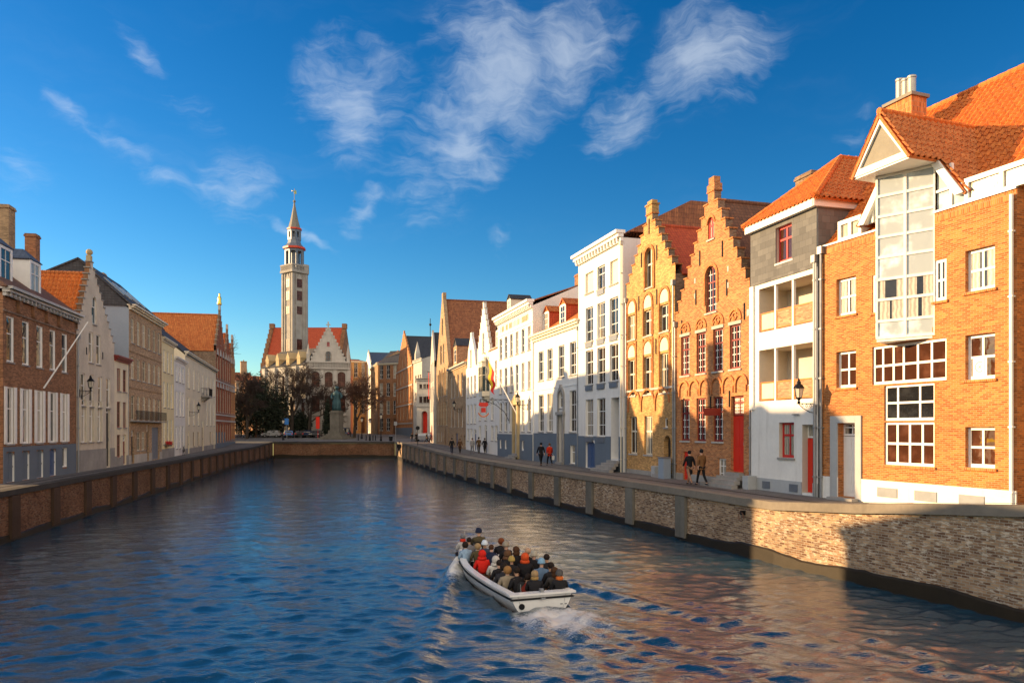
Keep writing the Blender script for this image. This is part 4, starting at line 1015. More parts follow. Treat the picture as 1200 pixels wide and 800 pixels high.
MB().box(u(934)-.2, u(934)+.2, -.12, -.05, z(.62), z(.66)).build('wall_vent', M['zinc'], b.root)
b.pipe(W-.1, 0, z(6.9), mat='zinc', r=.055)
wall_lantern('wall_lantern', 'big iron wall lantern lit by the sun at the corner of the loggia house', b, u(956), z(1.05), 'iron wall lanterns', .85, .95)
SLATE = b

# ---- orange step gable with red windows
b = House('step_gabled_house', 'orange brick step gabled house with red barred windows and scarlet door', 791.5, 883.5, FAC_R, group=GR)
z = b.hz; u = b.u; W = b.W; uc = W*.5
cols = [(798, 808), (815.7, 827.5), (836, 847), (855, 868)]
rw = b.row(cols, 803, 394, 440, 'redbars', sill='limestone', rev=.16)
b.row(cols[:3], 803, 467.5, 516, 'redbars', sill='limestone', rev=.16)
b.opm(u(856.5), u(871.5), z(-2.05), z(1.62), kind='door', mat='door_red', transom=.95, tst='redbars', rev=.22)
b.opm(u(801), u(808.5), z(-2.72), z(-1.2), kind='door', mat='door_red', rev=.15, sill=None)
b.opm(u(842), u(851), z(-2.55), z(-1.45), 'six', sill=None, rev=.14)
b.opm(uc-.52, uc+.52, z(6.0), z(8.35), 'redbars', arch=1, sill='limestone', rev=.18)
b.opm(uc-.3, uc+.3, z(9.75), z(10.85), 'red', arch=1, sill='limestone', rev=.14)
sh, ap = z(5.9), z(12.9)
out = b.step_gable(sh, ap-.75, 10, uc, .62)
b.wall('brick_orange', sh, 13, outline=out, roof='perp', ridge=ap-1.3, thick=.4, revmat='brick_orange', side='brick_dark')
b.copings(out, 'brick_arch', .4)
MB().box(uc-.36, uc+.36, -.03, .43, ap-.74, ap-.35).box(uc-.26, uc+.26, .02, .38, ap-.348, ap+.02).build('finial', M['brick_orange'], b.root)
b.roof_perp(sh+.1, ap-1.15, 'tile_dark', y0=.4)
b.arches('window_arch', 'brick_arch', [[((uc, z(7.83), .54, .16, .06), dict(legs=1.4))], [((uc, z(10.55), .32, .1, .05), {})]])
for o in rw:
    mb = MB()
    c = (o['u0']+o['u1'])/2; w = (o['u1']-o['u0'])/2
    b.arch_band(mb, c, o['h1']+.22, w*.98, .12, .06)
    for k in (-.5, .5): b.arch_band(mb, c+w*k, o['h1']+.22, w*.36, .07, .05, n=8)
    b.arch_band(mb, c, o['h1']+.22+w*.42, w*.28, .07, .055, a0=-60, a1=240, n=8)
    mb.build('window_arch', M['brick_arch'], b.root)
mb = MB(); nb = 6
for i in range(nb):
    c = W*(.06+.88*(i+.5)/nb); r = W*.88/nb/2-.11
    b.arch_band(mb, c, z(2.12), r, .12, .08); mb.box(c-r-.12, c-r, -.08, -.003, z(1.8), z(2.118)); mb.box(c+r, c+r+.0, -.08, -.003, z(1.8), z(2.118))
mb.build('corbel_arch', M['brick_arch'], b.root)
b.boxes('lintel', 'limestone', [(o['u0']-.08, o['u1']+.08, -.05, -.003, o['h1']+.003, o['h1']+.16) for o in rw])
b.anchors([(uc-1.5, z(7.0)), (uc+1.5, z(7.0)), (uc-1.1, z(9.0)), (uc+1.1, z(9.0)), (W*.13, z(1.3)), (W*.5, z(1.3)), (W*.73, z(1.5)), (W*.1, z(5.6)), (W*.9, z(5.6))], L=.8)
b.boxes('quoin', 'limestone', [(uu-.07, uu+.07, -.02, -.003, z(hh)-.14, z(hh)+.14) for uu, hh in ((uc-1.6, 7.9), (uc+1.6, 7.9), (uc-1.6, 7.1), (uc+1.6, 7.1))])
b.steps(u(855), u(873), 4, .17, .3)
sg = MB().box(-.02, .02, -1.05, -.12, -.36, 0).build('shop_board', M['wood_deepred'], b.root, loc=(u(847), 0, z(1.05))); MB().tube([(0, -.0, .06), (0, -1.1, .06)], .02, 6).box(-.01, .01, -.9, -.88, 0, .06).box(-.01, .01, -.3, -.28, 0, .06).build('board_bracket', M['iron'], sg)
b.pipe(W-.18, 0, z(5.4), mat='zinc'); b.pipe(.1, 0, z(5.8), mat='zinc')
b.chimney(W*.62, 5.2, ap-3, ap+.35, 1.3, .7, 'brick_dark', 0)
b.plinth(.35, 'stone', .05)

# ---- yellow step gable
b = House('yellow_step_gabled_house', 'yellow brick step gabled house with red arch trim and stone cross windows', 733.5, 790.5, FAC_R, group=GR, push=-.05)
z = b.hz; u = b.u; W = b.W; uc = u(761)
c1 = [(736, 745), (754.8, 764), (773.5, 784)]
r3 = b.row(c1, 779, 356.5, 388, 'stonecross', sill='limestone', rev=.2); r2 = b.row(c1, 779, 413.5, 460, 'stonecross', sill='limestone', rev=.2)
r1 = b.row([(738, 746.5), (755, 764.5)], 760, 487, 532.5, 'stonecross', sill='limestone', rev=.2)
b.op(778.5, 782.5, 489.5, 500.5, 'plain', ref=780, rev=.15)
b.opm(u(778), u(786), .35, z(-.35), kind='door', mat='wood_black', arch=1, rev=.35)
b.opm(uc-.5, uc+.5, z(8.55), z(10.9), 'stonecross', arch=1, sill='limestone', rev=.2)
sh, ap = z(8.75), z(13.75)
out = b.step_gable(sh, ap-.85, 7, uc, .75)
b.wall('brick_yellow', sh, 12, outline=out, roof='perp', ridge=ap-1.6, thick=.4, side='brick_dark')
b.copings(out, 'brick_arch', .4)
MB().box(uc-.4, uc+.4, -.03, .43, ap-.84, ap-.3).box(uc-.46, uc+.46, -.08, .48, ap-.298, ap-.2).box(uc-.32, uc+.32, .02, .38, ap-.198, ap).build('finial', M['brick_yellow'], b.root)
b.roof_perp(sh+.1, ap-1.45, 'tile_red', y0=.4, uc=uc)
for o in r3+r2:
    c = (o['u0']+o['u1'])/2; w = (o['u1']-o['u0'])/2; mb = MB()
    b.arch_band(mb, c, o['h1']+.1+.28, w, .16, .07, legs=.3)
    top = r3[r2.index(o)]['h0']-.15 if o in r2 else o['h1']+.07
    for xx in (o['u0']-.17, o['u1']+.02):     # ribs that tie the storeys together
        mb.box(xx, xx+.15, -.06, -.003, o['h0'], o['h1']+.08)
        if o in r2: mb.box(xx, xx+.15, -.062, -.003, o['h1']+.08, top)
    mb.build('window_arch', M['brick_arch'], b.root)
    MB().poly([(o['u0']+.02, -.02, o['h1']+.14)]+[(c+(w-.02)*math.cos(R(180-a)), -.02, o['h1']+.36+(w-.02)*math.sin(R(a))) for a in range(0, 181, 20)]+[(o['u1']-.02, -.02, o['h1']+.14)]).build('tympanum', M['cream'], b.root)
b.arches('window_arch', 'brick_arch', [[((uc, z(10.4), .53, .2, .08), dict(legs=2.0))]])
mb = MB()
for i in range(3):
    c = W*(.18+.29*i); b.arch_band(mb, c, z(1.55), W*.29/2-.12, .12, .08); mb.box(c-W*.145-.0, c-W*.145+.12, -.08, -.003, z(1.1), z(1.548))
mb.build('corbel_arch', M['brick_arch'], b.root)
b.band('string_course', z(2.35), z(2.47), 'limestone', .07)
b.anchors([(u(770), z(7.8)), (u(749), z(7.8)), (u(770), z(10.4)), (u(752), z(10.4)), (uc, z(12.2)), (u(769), z(4.9))], L=.9)
b.pipe(W-.1, 0, z(8.2), mat='zinc'); b.pipe(.08, 0, z(8.2), mat='zinc')
b.plinth(.25, 'stone', .05); b.steps(u(777), u(787), 2, .17, .3)
MB().box(u(773)-.2, u(773)+.25, -.45, -.05, 0, .62).build('stone_block', M['grey_render'], b.root)
bx = thing('utility_cabinet', 'pale blue street cabinet standing beside the arched dark door', 'cabinet', b.root.matrix_basis @ Vector((u(789), -.55, 0)), b.root.rotation_euler.z)
MB().box(-.32, .32, -.22, .22, -.1, 1.15).build('cabinet_body', M['side_blue'], bx); MB().box(-.36, .36, -.26, .26, 1.153, 1.2).build('cabinet_lid', M['zinc'], bx); MB().box(-.28, -.01, -.235, -.222, .1, 1.1).box(.01, .28, -.235, -.222, .1, 1.1).build('cabinet_door', M['side_blue'], bx)

# ---- white four storey house
b = House('white_tall_house', 'tall white four storey house with blue base and projecting cornice', 680, 732.5, FAC_R, group=GR, push=.15)
z = b.hz; u = b.u; W = b.W
cs = [(686, 695.5), (700, 709), (714.8, 724.3)]
r4 = b.row([cs[1]], 705, 311, 338, 'sash2')
for o in (cs[0], cs[2]): b.row([o], 719 if o is cs[2] else 690.5, 305 if o is cs[2] else 319, 333 if o is cs[2] else 343, kind='blind', mat='wood_cream')
b.row(cs, 719, 348.5, 392, 'tall'); b.row(cs, 719, 403, 446.5, 'tall'); b.row(cs[:2], 705, 466.5, 511, 'tall')
b.opm(u(716), u(725.5), .8, z(2.1), kind='door', mat='wood_blue', transom=1.2, rev=.9)
b.opm(u(686.5), u(697.5), .02, z(-.75), kind='door', mat='wood_blue', arch=.35, rev=.2)
b.wall('white', z(12.35), 11)
b.cornice(z(12.8), 'wood_white', .7, .55); b.plinth(z(-.72)+.25, 'blue_grey')
b.boxes('window_apron', 'lead', [(o['u0']+.08, o['u1']-.08, -.09, -.003, o['h0']-.42, o['h0']-.1) for o in b.ops if o['kind'] == 'window'])
b.band('string_course', z(5.85), z(5.95), 'wood_white', .03)
W_ = W; e0, rr = z(12.75), z(15.2)
MB().slab([(-.1, .3, e0), (W+.1, .3, e0), (W-.2, 5, rr), (1.8, 5, rr)], .1).slab([(-.1, .3, e0), (1.8, 5, rr), (1.8, 7, rr), (-.1, 11, e0)], .1).slab([(W+.1, .3, e0), (W+.1, 11, e0), (W-.2, 7, rr), (W-.2, 5, rr)], .1).slab([(-.1, 11, e0), (1.8, 7, rr), (W-.2, 7, rr), (W+.1, 11, e0)], .1).build('roof', M['tile_brown'], b.root)
b.chimney(.9, 6, z(12.8), z(15.6), .7, .7, 'brick_brown', 0)
b.steps(u(715), u(727), 4, .18, .28); b.pipe(W-.12, 0, z(12), mat='wood_cream')
# ---- white house with orange dormered roof
b = House('dormered_white_house', 'white house with two dormers in an orange roof and ornate arched doorway', 625.5, 680, FAC_R, group=GR)
z = b.hz; u = b.u; W = b.W
cs = [(631, 637.2), (641.2, 647.8), (654.8, 661), (667.8, 675)]
b.row(cs, 658, 404.5, 441.5, 'tall'); b.row([cs[0], cs[1], cs[3]], 671, 457.5, 506, 'tall')
b.op(655.5, 660, 458, 478, 'sash', ref=658, arch=1, rev=.15)
b.op(655, 660.5, 487, 543, kind='door', mat='wood_black', ref=658, rev=.3)
b.op(668.5, 674.5, 521.5, 543, 'sash', ref=671, rev=.2)
b.wall('white', z(7.75), 10, ridge=z(11.3), ridge_y=4.5); b.cornice(z(8.2), 'wood_cream', .55, .45, False)
b.roof_par(z(8.15), z(11.4), 'tile_orange', ry=4.5, gut=None)
b.plinth(z(-.32), 'blue_grey')
for pxv in (644.5, 664): b.dormer(u(pxv, -1.2), z(8.55), z(10.25), 1.35, .9, 2.6, 'wood_white', 'tile_orange', 'tall', True, 'tile_red', rise=.55)
mb = MB(); c = u(657.8); mb.box(c-.85, c+.85, -.22, -.045, z(1.15), z(1.4)); mb.box(c-.75, c-.5, -.14, -.045, 0, z(1.148)); mb.box(c+.5, c+.75, -.14, -.045, 0, z(1.148)); mb.box(c-.75, c-.5, -.1, -.003, z(1.403), z(2.6)); mb.box(c+.5, c+.75, -.1, -.003, z(1.403), z(2.6))
b.arch_band(mb, c, z(2.6), .5, .25, .12); mb.prism([(c-.2, z(3.2)), (c+.2, z(3.2)), (c+.12, z(3.55)), (c-.12, z(3.55))], 'y', -.14, -.003)
mb.build('door_surround', M['stone'], b.root)
b.band('string_course', z(3.35), z(3.45), 'wood_white', .04); b.steps(u(654), u(661.5), 1)
b.pipe(u(678), 0, z(7.5), mat='zinc')
# ---- brick gable end and chimney that tower above the white houses
b = House('old_brick_gable_house', 'deep old brown brick house with bare gable end and tall chimney above the white roofs', (3.4, 80.5), (6.8, 69.3), group=GR)
z = b.hz
b.wall('brick_dark', z(8.5), 13, ridge=z(16.2), ridge_y=9.5, side='brick_dark'); b.roof_par(z(8.5), z(16.2), 'tile_brown', ry=9.5, gut=None, over=.1)
MB().slab([(b.W+.02, -.1, z(8.5)+.06), (b.W+.3, -.1, z(8.5)+.06), (b.W+.3, 9.5, z(16.35)), (b.W+.02, 9.5, z(16.35))], .3).build('gable_coping', M['limestone'], b.root)
b.chimney(8.0, .9, z(8.6), z(14.75), 1.1, .9, 'brick_brown', 0)

# ---- long white house with lettered frieze
b = House('long_white_house', 'long white house with dentilled cornice, blue base and stone framed entrance', 584.5, 625.5, FAC_R, group=GR, push=.1)
z = b.hz; u = b.u; W = b.W
cs = [W*(i+.6)/6.1 for i in range(6)]
b.rowm(cs, .95, z(7.1), z(9.2), 'tall'); b.rowm(cs, .95, z(3.6), z(6.1), 'tall'); b.rowm([c for i, c in enumerate(cs) if i != 3], .95, z(-.2), z(2.7), 'tall')
b.opm(cs[3]-.55, cs[3]+.55, .3, z(2.0), kind='door', mat='wood_black', transom=.9, rev=.4)
for i in (0, 1, 4): b.opm(cs[i]-.35, cs[i]+.35, .9, 1.7, 'plain', rev=.15, sill=None)
b.wall('white', z(10.9), 12, ridge=z(13.2), ridge_y=5); b.cornice(z(11.45), 'wood_white', .75, .6)
b.roof_par(z(11.4), z(13.2), 'tile_brown', ry=5, gut=None); b.plinth(z(-.45), 'blue_grey')
mb = MB(); random.seed(5); x = 1.2
while x < W-1.2:
    w = random.choice((.22, .3, .34)); k = random.random()
    if k > .12:
        mb.box(x, x+.07, -.03, -.003, z(9.8), z(10.35))
        if k > .3: mb.box(x+w-.07, x+w, -.03, -.003, z(9.8), z(10.35))
        if k > .45: mb.box(x+.07, x+w-.07, -.028, -.003, z(10.27), z(10.35))
        if k > .6: mb.box(x+.07, x+w-.07, -.028, -.003, z(10.03), z(10.1))
    x += w+.16
mb.build('frieze_relief', M['sandstone'], b.root)
mb = MB(); c = cs[3]; mb.box(c-.95, c-.6, -.25, -.003, 0, z(2.3)); mb.box(c+.6, c+.95, -.25, -.003, 0, z(2.3)); mb.box(c-1.1, c+1.1, -.35, -.003, z(2.303), z(2.75)); mb.prism([(c-1.0, z(2.753)), (c+1.0, z(2.753)), (c, z(3.3))], 'y', -.25, -.003)
mb.build('door_surround', M['sandstone'], b.root); b.steps(c-.9, c+.9, 3); b.band('string_course', z(9.45), z(9.55), 'wood_white', .05); b.band('string_course', z(10.5), z(10.6), 'wood_white', .05)
b.dormer(1.6, z(11.6), z(13.2), 1.3, .8, 2.2, 'wood_cream', 'slate', 'sash2', True)
LW = b
# flag on a slanting pole
P0 = b.root.matrix_basis @ Vector((u(607), -.1, z(1.4))); rz = b.root.rotation_euler.z
t = thing('flag_pole', 'white slanting pole carrying a black, yellow and red flag on a white house', 'flagpole', P0, rz, None)
tip = Vector((-3.6, -2.2, 6.0)); MB().tube([(0, 0, 0), tip], [.05, .035], 8).build('pole', M['wood_white'], t); MB().ball(tip, .09, 6).build('finial', M['gold'], t); MB().box(-.1, .1, .0, .1, -.2, .2).build('pole_socket', M['iron'], t)
fl = thing('flag', 'black, yellow and red striped flag hanging limp from a slanting pole', 'flag', P0, rz)
d = tip.normalized(); top = tip*.97; L = 2.4
for k, mt in enumerate(('wood_black', 'gold_cloth', 'red_cloth')):
    if mt not in M: M[mt] = m_plain('yellow flag cloth' if 'gold' in mt else 'red flag cloth', (.75, .48, .02) if 'gold' in mt else (.6, .02, .015), .8)
    mb = MB(); n = 10
    for side in (0, 1):
        for i in range(n):
            for j in range(2):
                def P(ii, jj):
                    s_ = (k+jj/2)/3; dr = ii/n
                    base = top-d*(s_*1.9); hang = 2.6*dr
                    return Vector((base.x+.16*math.sin(ii*1.3+s_*7)*dr+.25*dr, base.y+.14*math.cos(ii*1.1+s_*6)*dr+(.012 if side else 0), base.z-hang*(1-.1*s_)))
                mb.quad(P(i, j), P(i+1, j), P(i+1, j+1), P(i, j+1))
    mb.build('flag_stripe', M[mt], fl, True)
# wrought iron sign
p = b.root.matrix_basis @ Vector((u(597), 0, z(2.6)))
t = thing('hanging_sign', 'red and gold emblem hanging from an ornate wrought iron bracket', 'sign', p, rz)
mb = MB(); mb.box(-.04, .04, -.04, -.004, -2.0, .5); mb.tube([(0, -.04, .3), (0, -2.9, .3)], .035, 6); mb.tube([(0, -.04, -1.8), (0, -.5, -.9), (0, -1.4, -.2), (0, -2.6, .25)], .03, 6)
for k in range(5): cx = -.4-.5*k; mb.tube([(0, cx+.22*math.cos(a), .02+.22*math.sin(a)) for a in [i*.6 for i in range(10)]], .018, 5)
mb.tube([(0, -2.3, .3), (0, -2.3, 0)], .02, 5).tube([(0, -2.9, .3), (0, -2.9, 0)], .02, 5)
mb.build('bracket', M['iron'], t)
mb = MB(); mb.prism([(-3.0, 0), (-2.2, 0), (-2.1, -.25), (-2.35, -.42), (-2.85, -.42), (-3.1, -.25)], 'x', -.04, .04); mb.box(-.045, .045, -2.82, -2.38, -.95, -.5); mb.build('emblem', M['wood_red'], t)
mb = MB(); mb.tube([(0, -2.6+.55*math.sin(a), -.75-.62*math.cos(a)) for a in [-1.15+.23*i for i in range(11)]], .06, 6); mb.build('emblem_garland', M['rail_orange'], t)
wall_lantern('wall_lantern', 'iron wall lantern on the long white house beside its stone entrance', b, u(618.5), z(2.2), 'iron wall lanterns', .9, 1.05)

# ---- white stepped gable with an oriel
b = House('oriel_house', 'narrow white step gabled house with a projecting wooden oriel window', 559.5, 584.5, FAC_R, group=GR)
z = b.hz; u = b.u; W = b.W; uc = W*.30
cs = [W*.14, W*.42, W*.72]
b.rowm(cs[:1], 1.0, z(5.0), z(7.4), 'tall'); b.rowm(cs, .95, z(1.0), z(3.4), 'tall'); b.rowm([cs[0], cs[2], W*.9], .9, z(-1.2), z(.4), 'tall'); b.rowm([W*.88], .9, z(4.6), z(7.2), 'tall')
b.opm(cs[1]-.5, cs[1]+.5, .1, z(.5), kind='door', mat='wood_black', transom=.6)
b.opm(uc-.5, uc+.5, z(8.6), z(10.8), 'sash2')
sh, ap = z(8.6), z(14.2)
out = b.step_gable(sh, ap, 7, uc, .5, 0, W*.6)
b.wall('white', sh, 12, outline=out, roof='perp', ridge=ap-1.4); b.copings(out, 'limestone')
mb = MB(); mb.slab([(-.1,.3,sh), (uc,.3,ap-1.2), (uc,12,ap-1.2), (-.1,12,sh)], .1).slab([(W*.62,.3,sh), (uc,.3,ap-1.2), (uc,12,ap-1.2), (W*.62,12,sh)], .1).slab([(W*.55,-.1,sh-.1), (W,-.1,sh-.1), (W,5,sh+3), (W*.55,5,sh+3)], .1); mb.build('roof', M['tile_brown'], b.root)
b.dormer(W*.8, sh+.1, sh+1.9, 1.3, .4, 2, 'wood_white', 'slate', 'sash2', True)
o = thing('oriel', None, None); o.parent = b.root; o.location = (W*.50, 0, z(3.6))
pl = [(-1.1, -.003), (-.8, -.8), (.8, -.8), (1.1, -.003)]
MB().prism(pl, 'z', 0, .55).prism([(x*.8, y*.6) for x, y in pl], 'z', -.5, -.003).build('oriel_base', M['wood_cream'], o)
MB().prism(pl, 'z', 3.2, 3.7).prism([(x*1.08, y*1.1) for x, y in pl], 'z', 3.703, 3.85).prism([(x*.6, y*.6) for x, y in pl], 'z', 3.853, 4.3).build('oriel_roof', M['wood_cream'], o)
glz = MB(); glz.prism([(x*.95, y*.95) for x, y in pl], 'z', .553, 3.197); glz.build('pane', M['pane'], o)
mb = MB()
for (x0, y0), (x1, y1) in zip(pl, pl[1:]):
    for k in (0, .5, 1): mb.tube([(x0+(x1-x0)*k, y0+(y1-y0)*k, .55), (x0+(x1-x0)*k, y0+(y1-y0)*k, 3.2)], .05, 4)
    mb.tube([(x0, y0, 2.3), (x1, y1, 2.3)], .045, 4)
mb.build('oriel_frame', M['wood_cream'], o)
# ---- small white curved gable
b = House('small_white_gable_house', 'small white house with plain pointed gable beside brown brick houses', 546, 559.5, FAC_R, group=GR)
z = b.hz; u = b.u; W = b.W; uc = W*.45
cs = [W*.2, W*.5, W*.8]
b.rowm(cs, 1.0, z(3.9), z(6.4), 'tall'); b.rowm(cs, 1.0, z(.7), z(3.0), 'tall'); b.rowm(cs[:2], 1.0, z(-1.4), z(.1), 'tall'); b.opm(W*.72, W*.9, .1, z(.0), kind='door', mat='wood_blue', transom=.5)
b.opm(uc-.45, uc+.45, z(7.6), z(9.6), 'sash2')
out = [(0, z(7.4)), (W*.12, z(7.6)), (W*.2, z(9.6)), (W*.32, z(10.6)), (uc-.35, z(11.2)), (uc-.35, z(11.7)), (uc+.35, z(11.7)), (uc+.35, z(11.2)), (W*.62, z(10.4)), (W*.78, z(9.0)), (W*.85, z(7.6)), (W, z(7.4))]
b.wall('white', z(7.4), 10, outline=out, roof='perp', ridge=z(10.8)); b.roof_perp(z(7.4), z(10.8), 'tile_brown', uc=uc)
# ---- brick house with a tall dormer
b = House('brick_dormer_house', 'ochre brick house with a stepped stone dormer in an orange roof', 525.5, 546, FAC_R, group=GR, push=-.1)
z = b.hz; u = b.u; W = b.W
cs = [W*(i+.5)/4.6 for i in range(5)][:4]
b.rowm(cs, 1.1, z(4.3), z(7.3), 'tall'); b.rowm(cs, 1.1, z(.3), z(2.9), 'tall'); b.rowm([W*.2, W*.72, W*.9], .8, z(-2.2), z(-.7), 'plain', arch=.3); b.opm(W*.4, W*.52, .1, z(-.5), kind='door', mat='wood_blue')
b.wall('brick_tan', z(8.3), 11, ridge=z(12.2), ridge_y=5); b.cornice(z(8.5), 'wood_cream', .4, .4, False); b.roof_par(z(8.5), z(12.2), 'tile_orange', ry=5)
b.dormer(W*.42, z(8.5), z(11.2), 2.6, -.05, 3, 'brick_tan', 'slate', 'sash2', True, 'brick_tan', .5, 1.1)
wall_lantern('wall_lantern', 'iron wall lantern on the ochre brick house with stone dormer', b, u(541), z(2.6), 'iron wall lanterns', .9, 1.1)
# ---- giant gable with the long brown roof
b = House('tall_brown_roofed_house', 'very tall ochre gabled house with a huge brown pantile roof', 511.5, 525.5, FAC_R, group=GR)
z = b.hz; u = b.u; W = b.W; uc = W*.52; ap = z(20.3); sh = z(9.5)
cs = [W*.17, W*.4, W*.62, W*.84]
for h0, h1 in ((4.9, 8.4), (.6, 4.0), (9.8, 12.6)): b.rowm(cs if h0 < 9 else cs[1:3], 1.5, z(h0), z(h1), 'creamtall')
b.rowm(cs[:2], 1.2, z(-1.8), z(-.4), 'plain'); b.opm(uc-.6, uc+.6, z(14), z(16.5), 'creamtall'); b.opm(W*.7, W*.82, .1, z(0), kind='door', mat='wood_brown')
out = [(0, sh), (uc-.6, ap-1), (uc-.6, ap), (uc+.6, ap), (uc+.6, ap-1), (W, sh)]
b.wall('brick_tan', sh, 30, outline=out, roof='perp', ridge=ap-1.1, thick=.5); b.roof_perp(sh, ap-1, 'tile_brown', D=30, uc=uc, y0=.5)
b.chimney(uc, 26, ap-2, ap+.8, 1.2, 1.2, 'brick_brown', 1)
b.boxes('pilaster_strip', 'brick_tan', [(W*f-.12, W*f+.12, -.12, -.003, z(.3), z(9.0)) for f in (.29, .51, .73)])
# ================================================================== LEFT QUAY HOUSES, near to far
GL = 'houses along the shaded quay'
b = House('brown_brick_house', 'long brown brick house with white shutters, grey basement and two white dormers', on_line(FAC_L, 3.5), on_line(FAC_L, 88.5), group=GL)
z = b.hz; u = b.u; W = b.W; e = z(7.3)
cs = [u(p) for p in (11.7, 30.5, 47, 61.7, 75.3)]; sp = (cs[4]-cs[0])/4; cs = [cs[0]+sp*k for k in range(5)]
b.rowm(cs, .8, z(3.5), z(5.85), 'sash', rev=.14); b.rowm(cs, .78, z(-.75), z(2.2), 'sash', rev=.14, shut='wood_white', pane='pane_curtain')
for i, c in enumerate(cs):
    if i == 4: b.opm(c-.4, c+.4, z(-2.3), z(-1.1), 'plain', sill=None, rev=.2)
    else: b.opm(c-.5, c+.5, .03, z(-1.15), kind='door', mat='blue_grey' if i != 3 else 'wood_blue', arch=.2, rev=.16)
b.wall('brick_brown', e-.3, 8, revmat='wood_white')
for v in b.wall_obj.data.vertices:
    if v.co.x < .01 and v.co.y > 7: v.co.x = 3.0; b.cornice(e, 'wood_white', .5, .5)
rz_ = z(10.9)
MB().slab([(-.3,-.3,e-.02), (W+.2,-.3,e-.02), (W+.2,4.6,rz_), (3.6,4.6,rz_)], .1).slab([(-.3,-.3,e-.02), (3.6,4.6,rz_), (3.6,5.4,rz_), (2.8,8.3,e-.02)], .1).slab([(2.8,8.3,e-.02), (3.6,5.4,rz_), (W+.2,5.4,rz_), (W+.2,8.3,e-.02)], .1).slab([(3.6,4.6,rz_), (W+.2,4.6,rz_), (W+.2,5.4,rz_), (3.6,5.4,rz_)], .1).tube([(3.6,5,rz_), (W+.2,5,rz_)], .14, 8).poly([(W+.1,-.2,e-.05), (W+.1,4.6,rz_-.1), (W+.1,8.2,e-.05)]).build('roof', M['tile_dark'], b.root); b.plinth(z(-.9), 'blue_grey')
for c in [(a+d)/2 for a, d in zip(cs, cs[1:])]: MB().prism([(c-.2, e-.5), (c+.2, e-.5), (c+.14, e-1.15), (c-.14, e-1.15)], 'y', -.16, -.003).build('frieze_bracket', M['brick_brown'], b.root)
b.band('frieze', e-1.28, e-1.18, 'brick_dark', .06)
for pxv in (24, 57): b.dormer(u(pxv), z(7.55), z(9.75), 1.5, .75, 2.6, 'wood_white', 'slate_blue', 'sash2', rise=.65)
b.chimney(u(6, -4.5), 4.5, z(9.8), z(14.3), .95, .8, 'brick_tan', 0); b.chimney(u(38, -4.8), 4.8, z(9.8), z(13.7), .75, .7, 'brick_brown', 0)
MB().tube([Vector((u(50), -.05, z(2.35))), Vector((u(62), -1.9, z(6.4)))], [.05, .03], 8).build('flag_staff', M['wood_white'], b.root)

b = House('low_alley_house', 'low brick house across the alley from the long brown house with white dormers', (-21.3, 14.0), (-24.95, 34.2), group=GL)
z = b.hz; W = b.W; b.rowm([1.5+2.6*i for i in range(6)], 1.1, z(2.0), z(4.0), 'sash2'); b.rowm([1.5+2.6*i for i in range(6)], 1.1, z(-1.4), z(.6), 'sash2')
b.wall('brick_brown', z(4.9), 8); b.cornice(z(5.0), 'wood_white', .4, .4, False)
MB().slab([(-.2,-.3,z(5)), (W+.3,-.3,z(5)), (W-2.4,4,z(7.7)), (-.2,4,z(7.7))], .1).slab([(-.2,8.2,z(5)), (W+.3,8.2,z(5)), (W-2.4,4,z(7.7)), (-.2,4,z(7.7))], .1).slab([(W+.3,-.3,z(5)), (W+.3,8.2,z(5)), (W-2.4,4,z(7.7))], .1).build('roof', M['tile_dark'], b.root); b.plinth(.8, 'stone')

b = House('pale_step_gabled_house', 'weathered pale step gabled house with shuttered ground floor and orange side roof', 89.5, 134, FAC_L, group=GL)
z = b.hz; u = b.u; W = b.W; uc = u(107.5)
r = b.row([(104, 108.8), (112.8, 117.8)], 111, 390.5, 426, 'sash', rev=.14)
c4_ = [(95, 99.5), (104.6, 109.3), (115, 119.6), (124.5, 129.2)]
b.row(c4_, 112, 440, 476.5, 'sash', rev=.14)
b.rowm([u(97.4), u(106.6), u(116)], .85, z(-.85), z(1.95), 'sash', rev=.14, shut='wood_cream', pane='pane_curtain'); b.opm(u(124.3), u(129), .1, z(1.9), kind='door', mat='wood_black', transom=.7)
b.op(108.6, 112.8, 347.5, 380, 'sash', arch=1, rev=.14)
sh, ap = z(5.9), z(12.0)
out = b.step_gable(sh, ap-.7, 11, uc, .5)
b.wall('offwhite', sh, 12, outline=out, roof='perp', ridge=ap-1.3, side='brick_brown'); b.copings(out, 'stone')
MB().box(uc-.2, uc+.2, .02, .3, ap-.69, ap-.25).ball((uc, .15, ap-.02), .22, 6).build('finial', M['sandstone'], b.root)
ridge_h = ap-1.5
pan_tiles(b, 'roof', [(-.25, .3, sh-.2), (uc, .3, ridge_h), (uc, 12, ridge_h), (-.25, 12, sh-.2)], 'tile_geo', .27, .36, .05)
MB().slab([(W+.2, .3, sh-.2), (uc, .3, ridge_h), (uc, 12, ridge_h), (W+.2, 12, sh-.2)], .1).tube([(uc, .3, ridge_h+.03), (uc, 12, ridge_h+.03)], .13, 8).build('roof', M['tile_orange'], b.root)
b.plinth(z(-1.35), 'stone'); b.pipe(.1, 0, sh, mat='zinc'); b.anchors([(u(101), z(5.2)), (u(120), z(5.2)), (u(107.6), z(8))])
b.chimney(W-.3, 3.6, z(4), z(9.1), 1.0, 1.0, 'brick_brown', 0)
wall_lantern('wall_lantern', 'black wall lantern on the pale step gabled house above its shutters', b, u(93.2), z(2.5), 'iron wall lanterns', .7, .95)

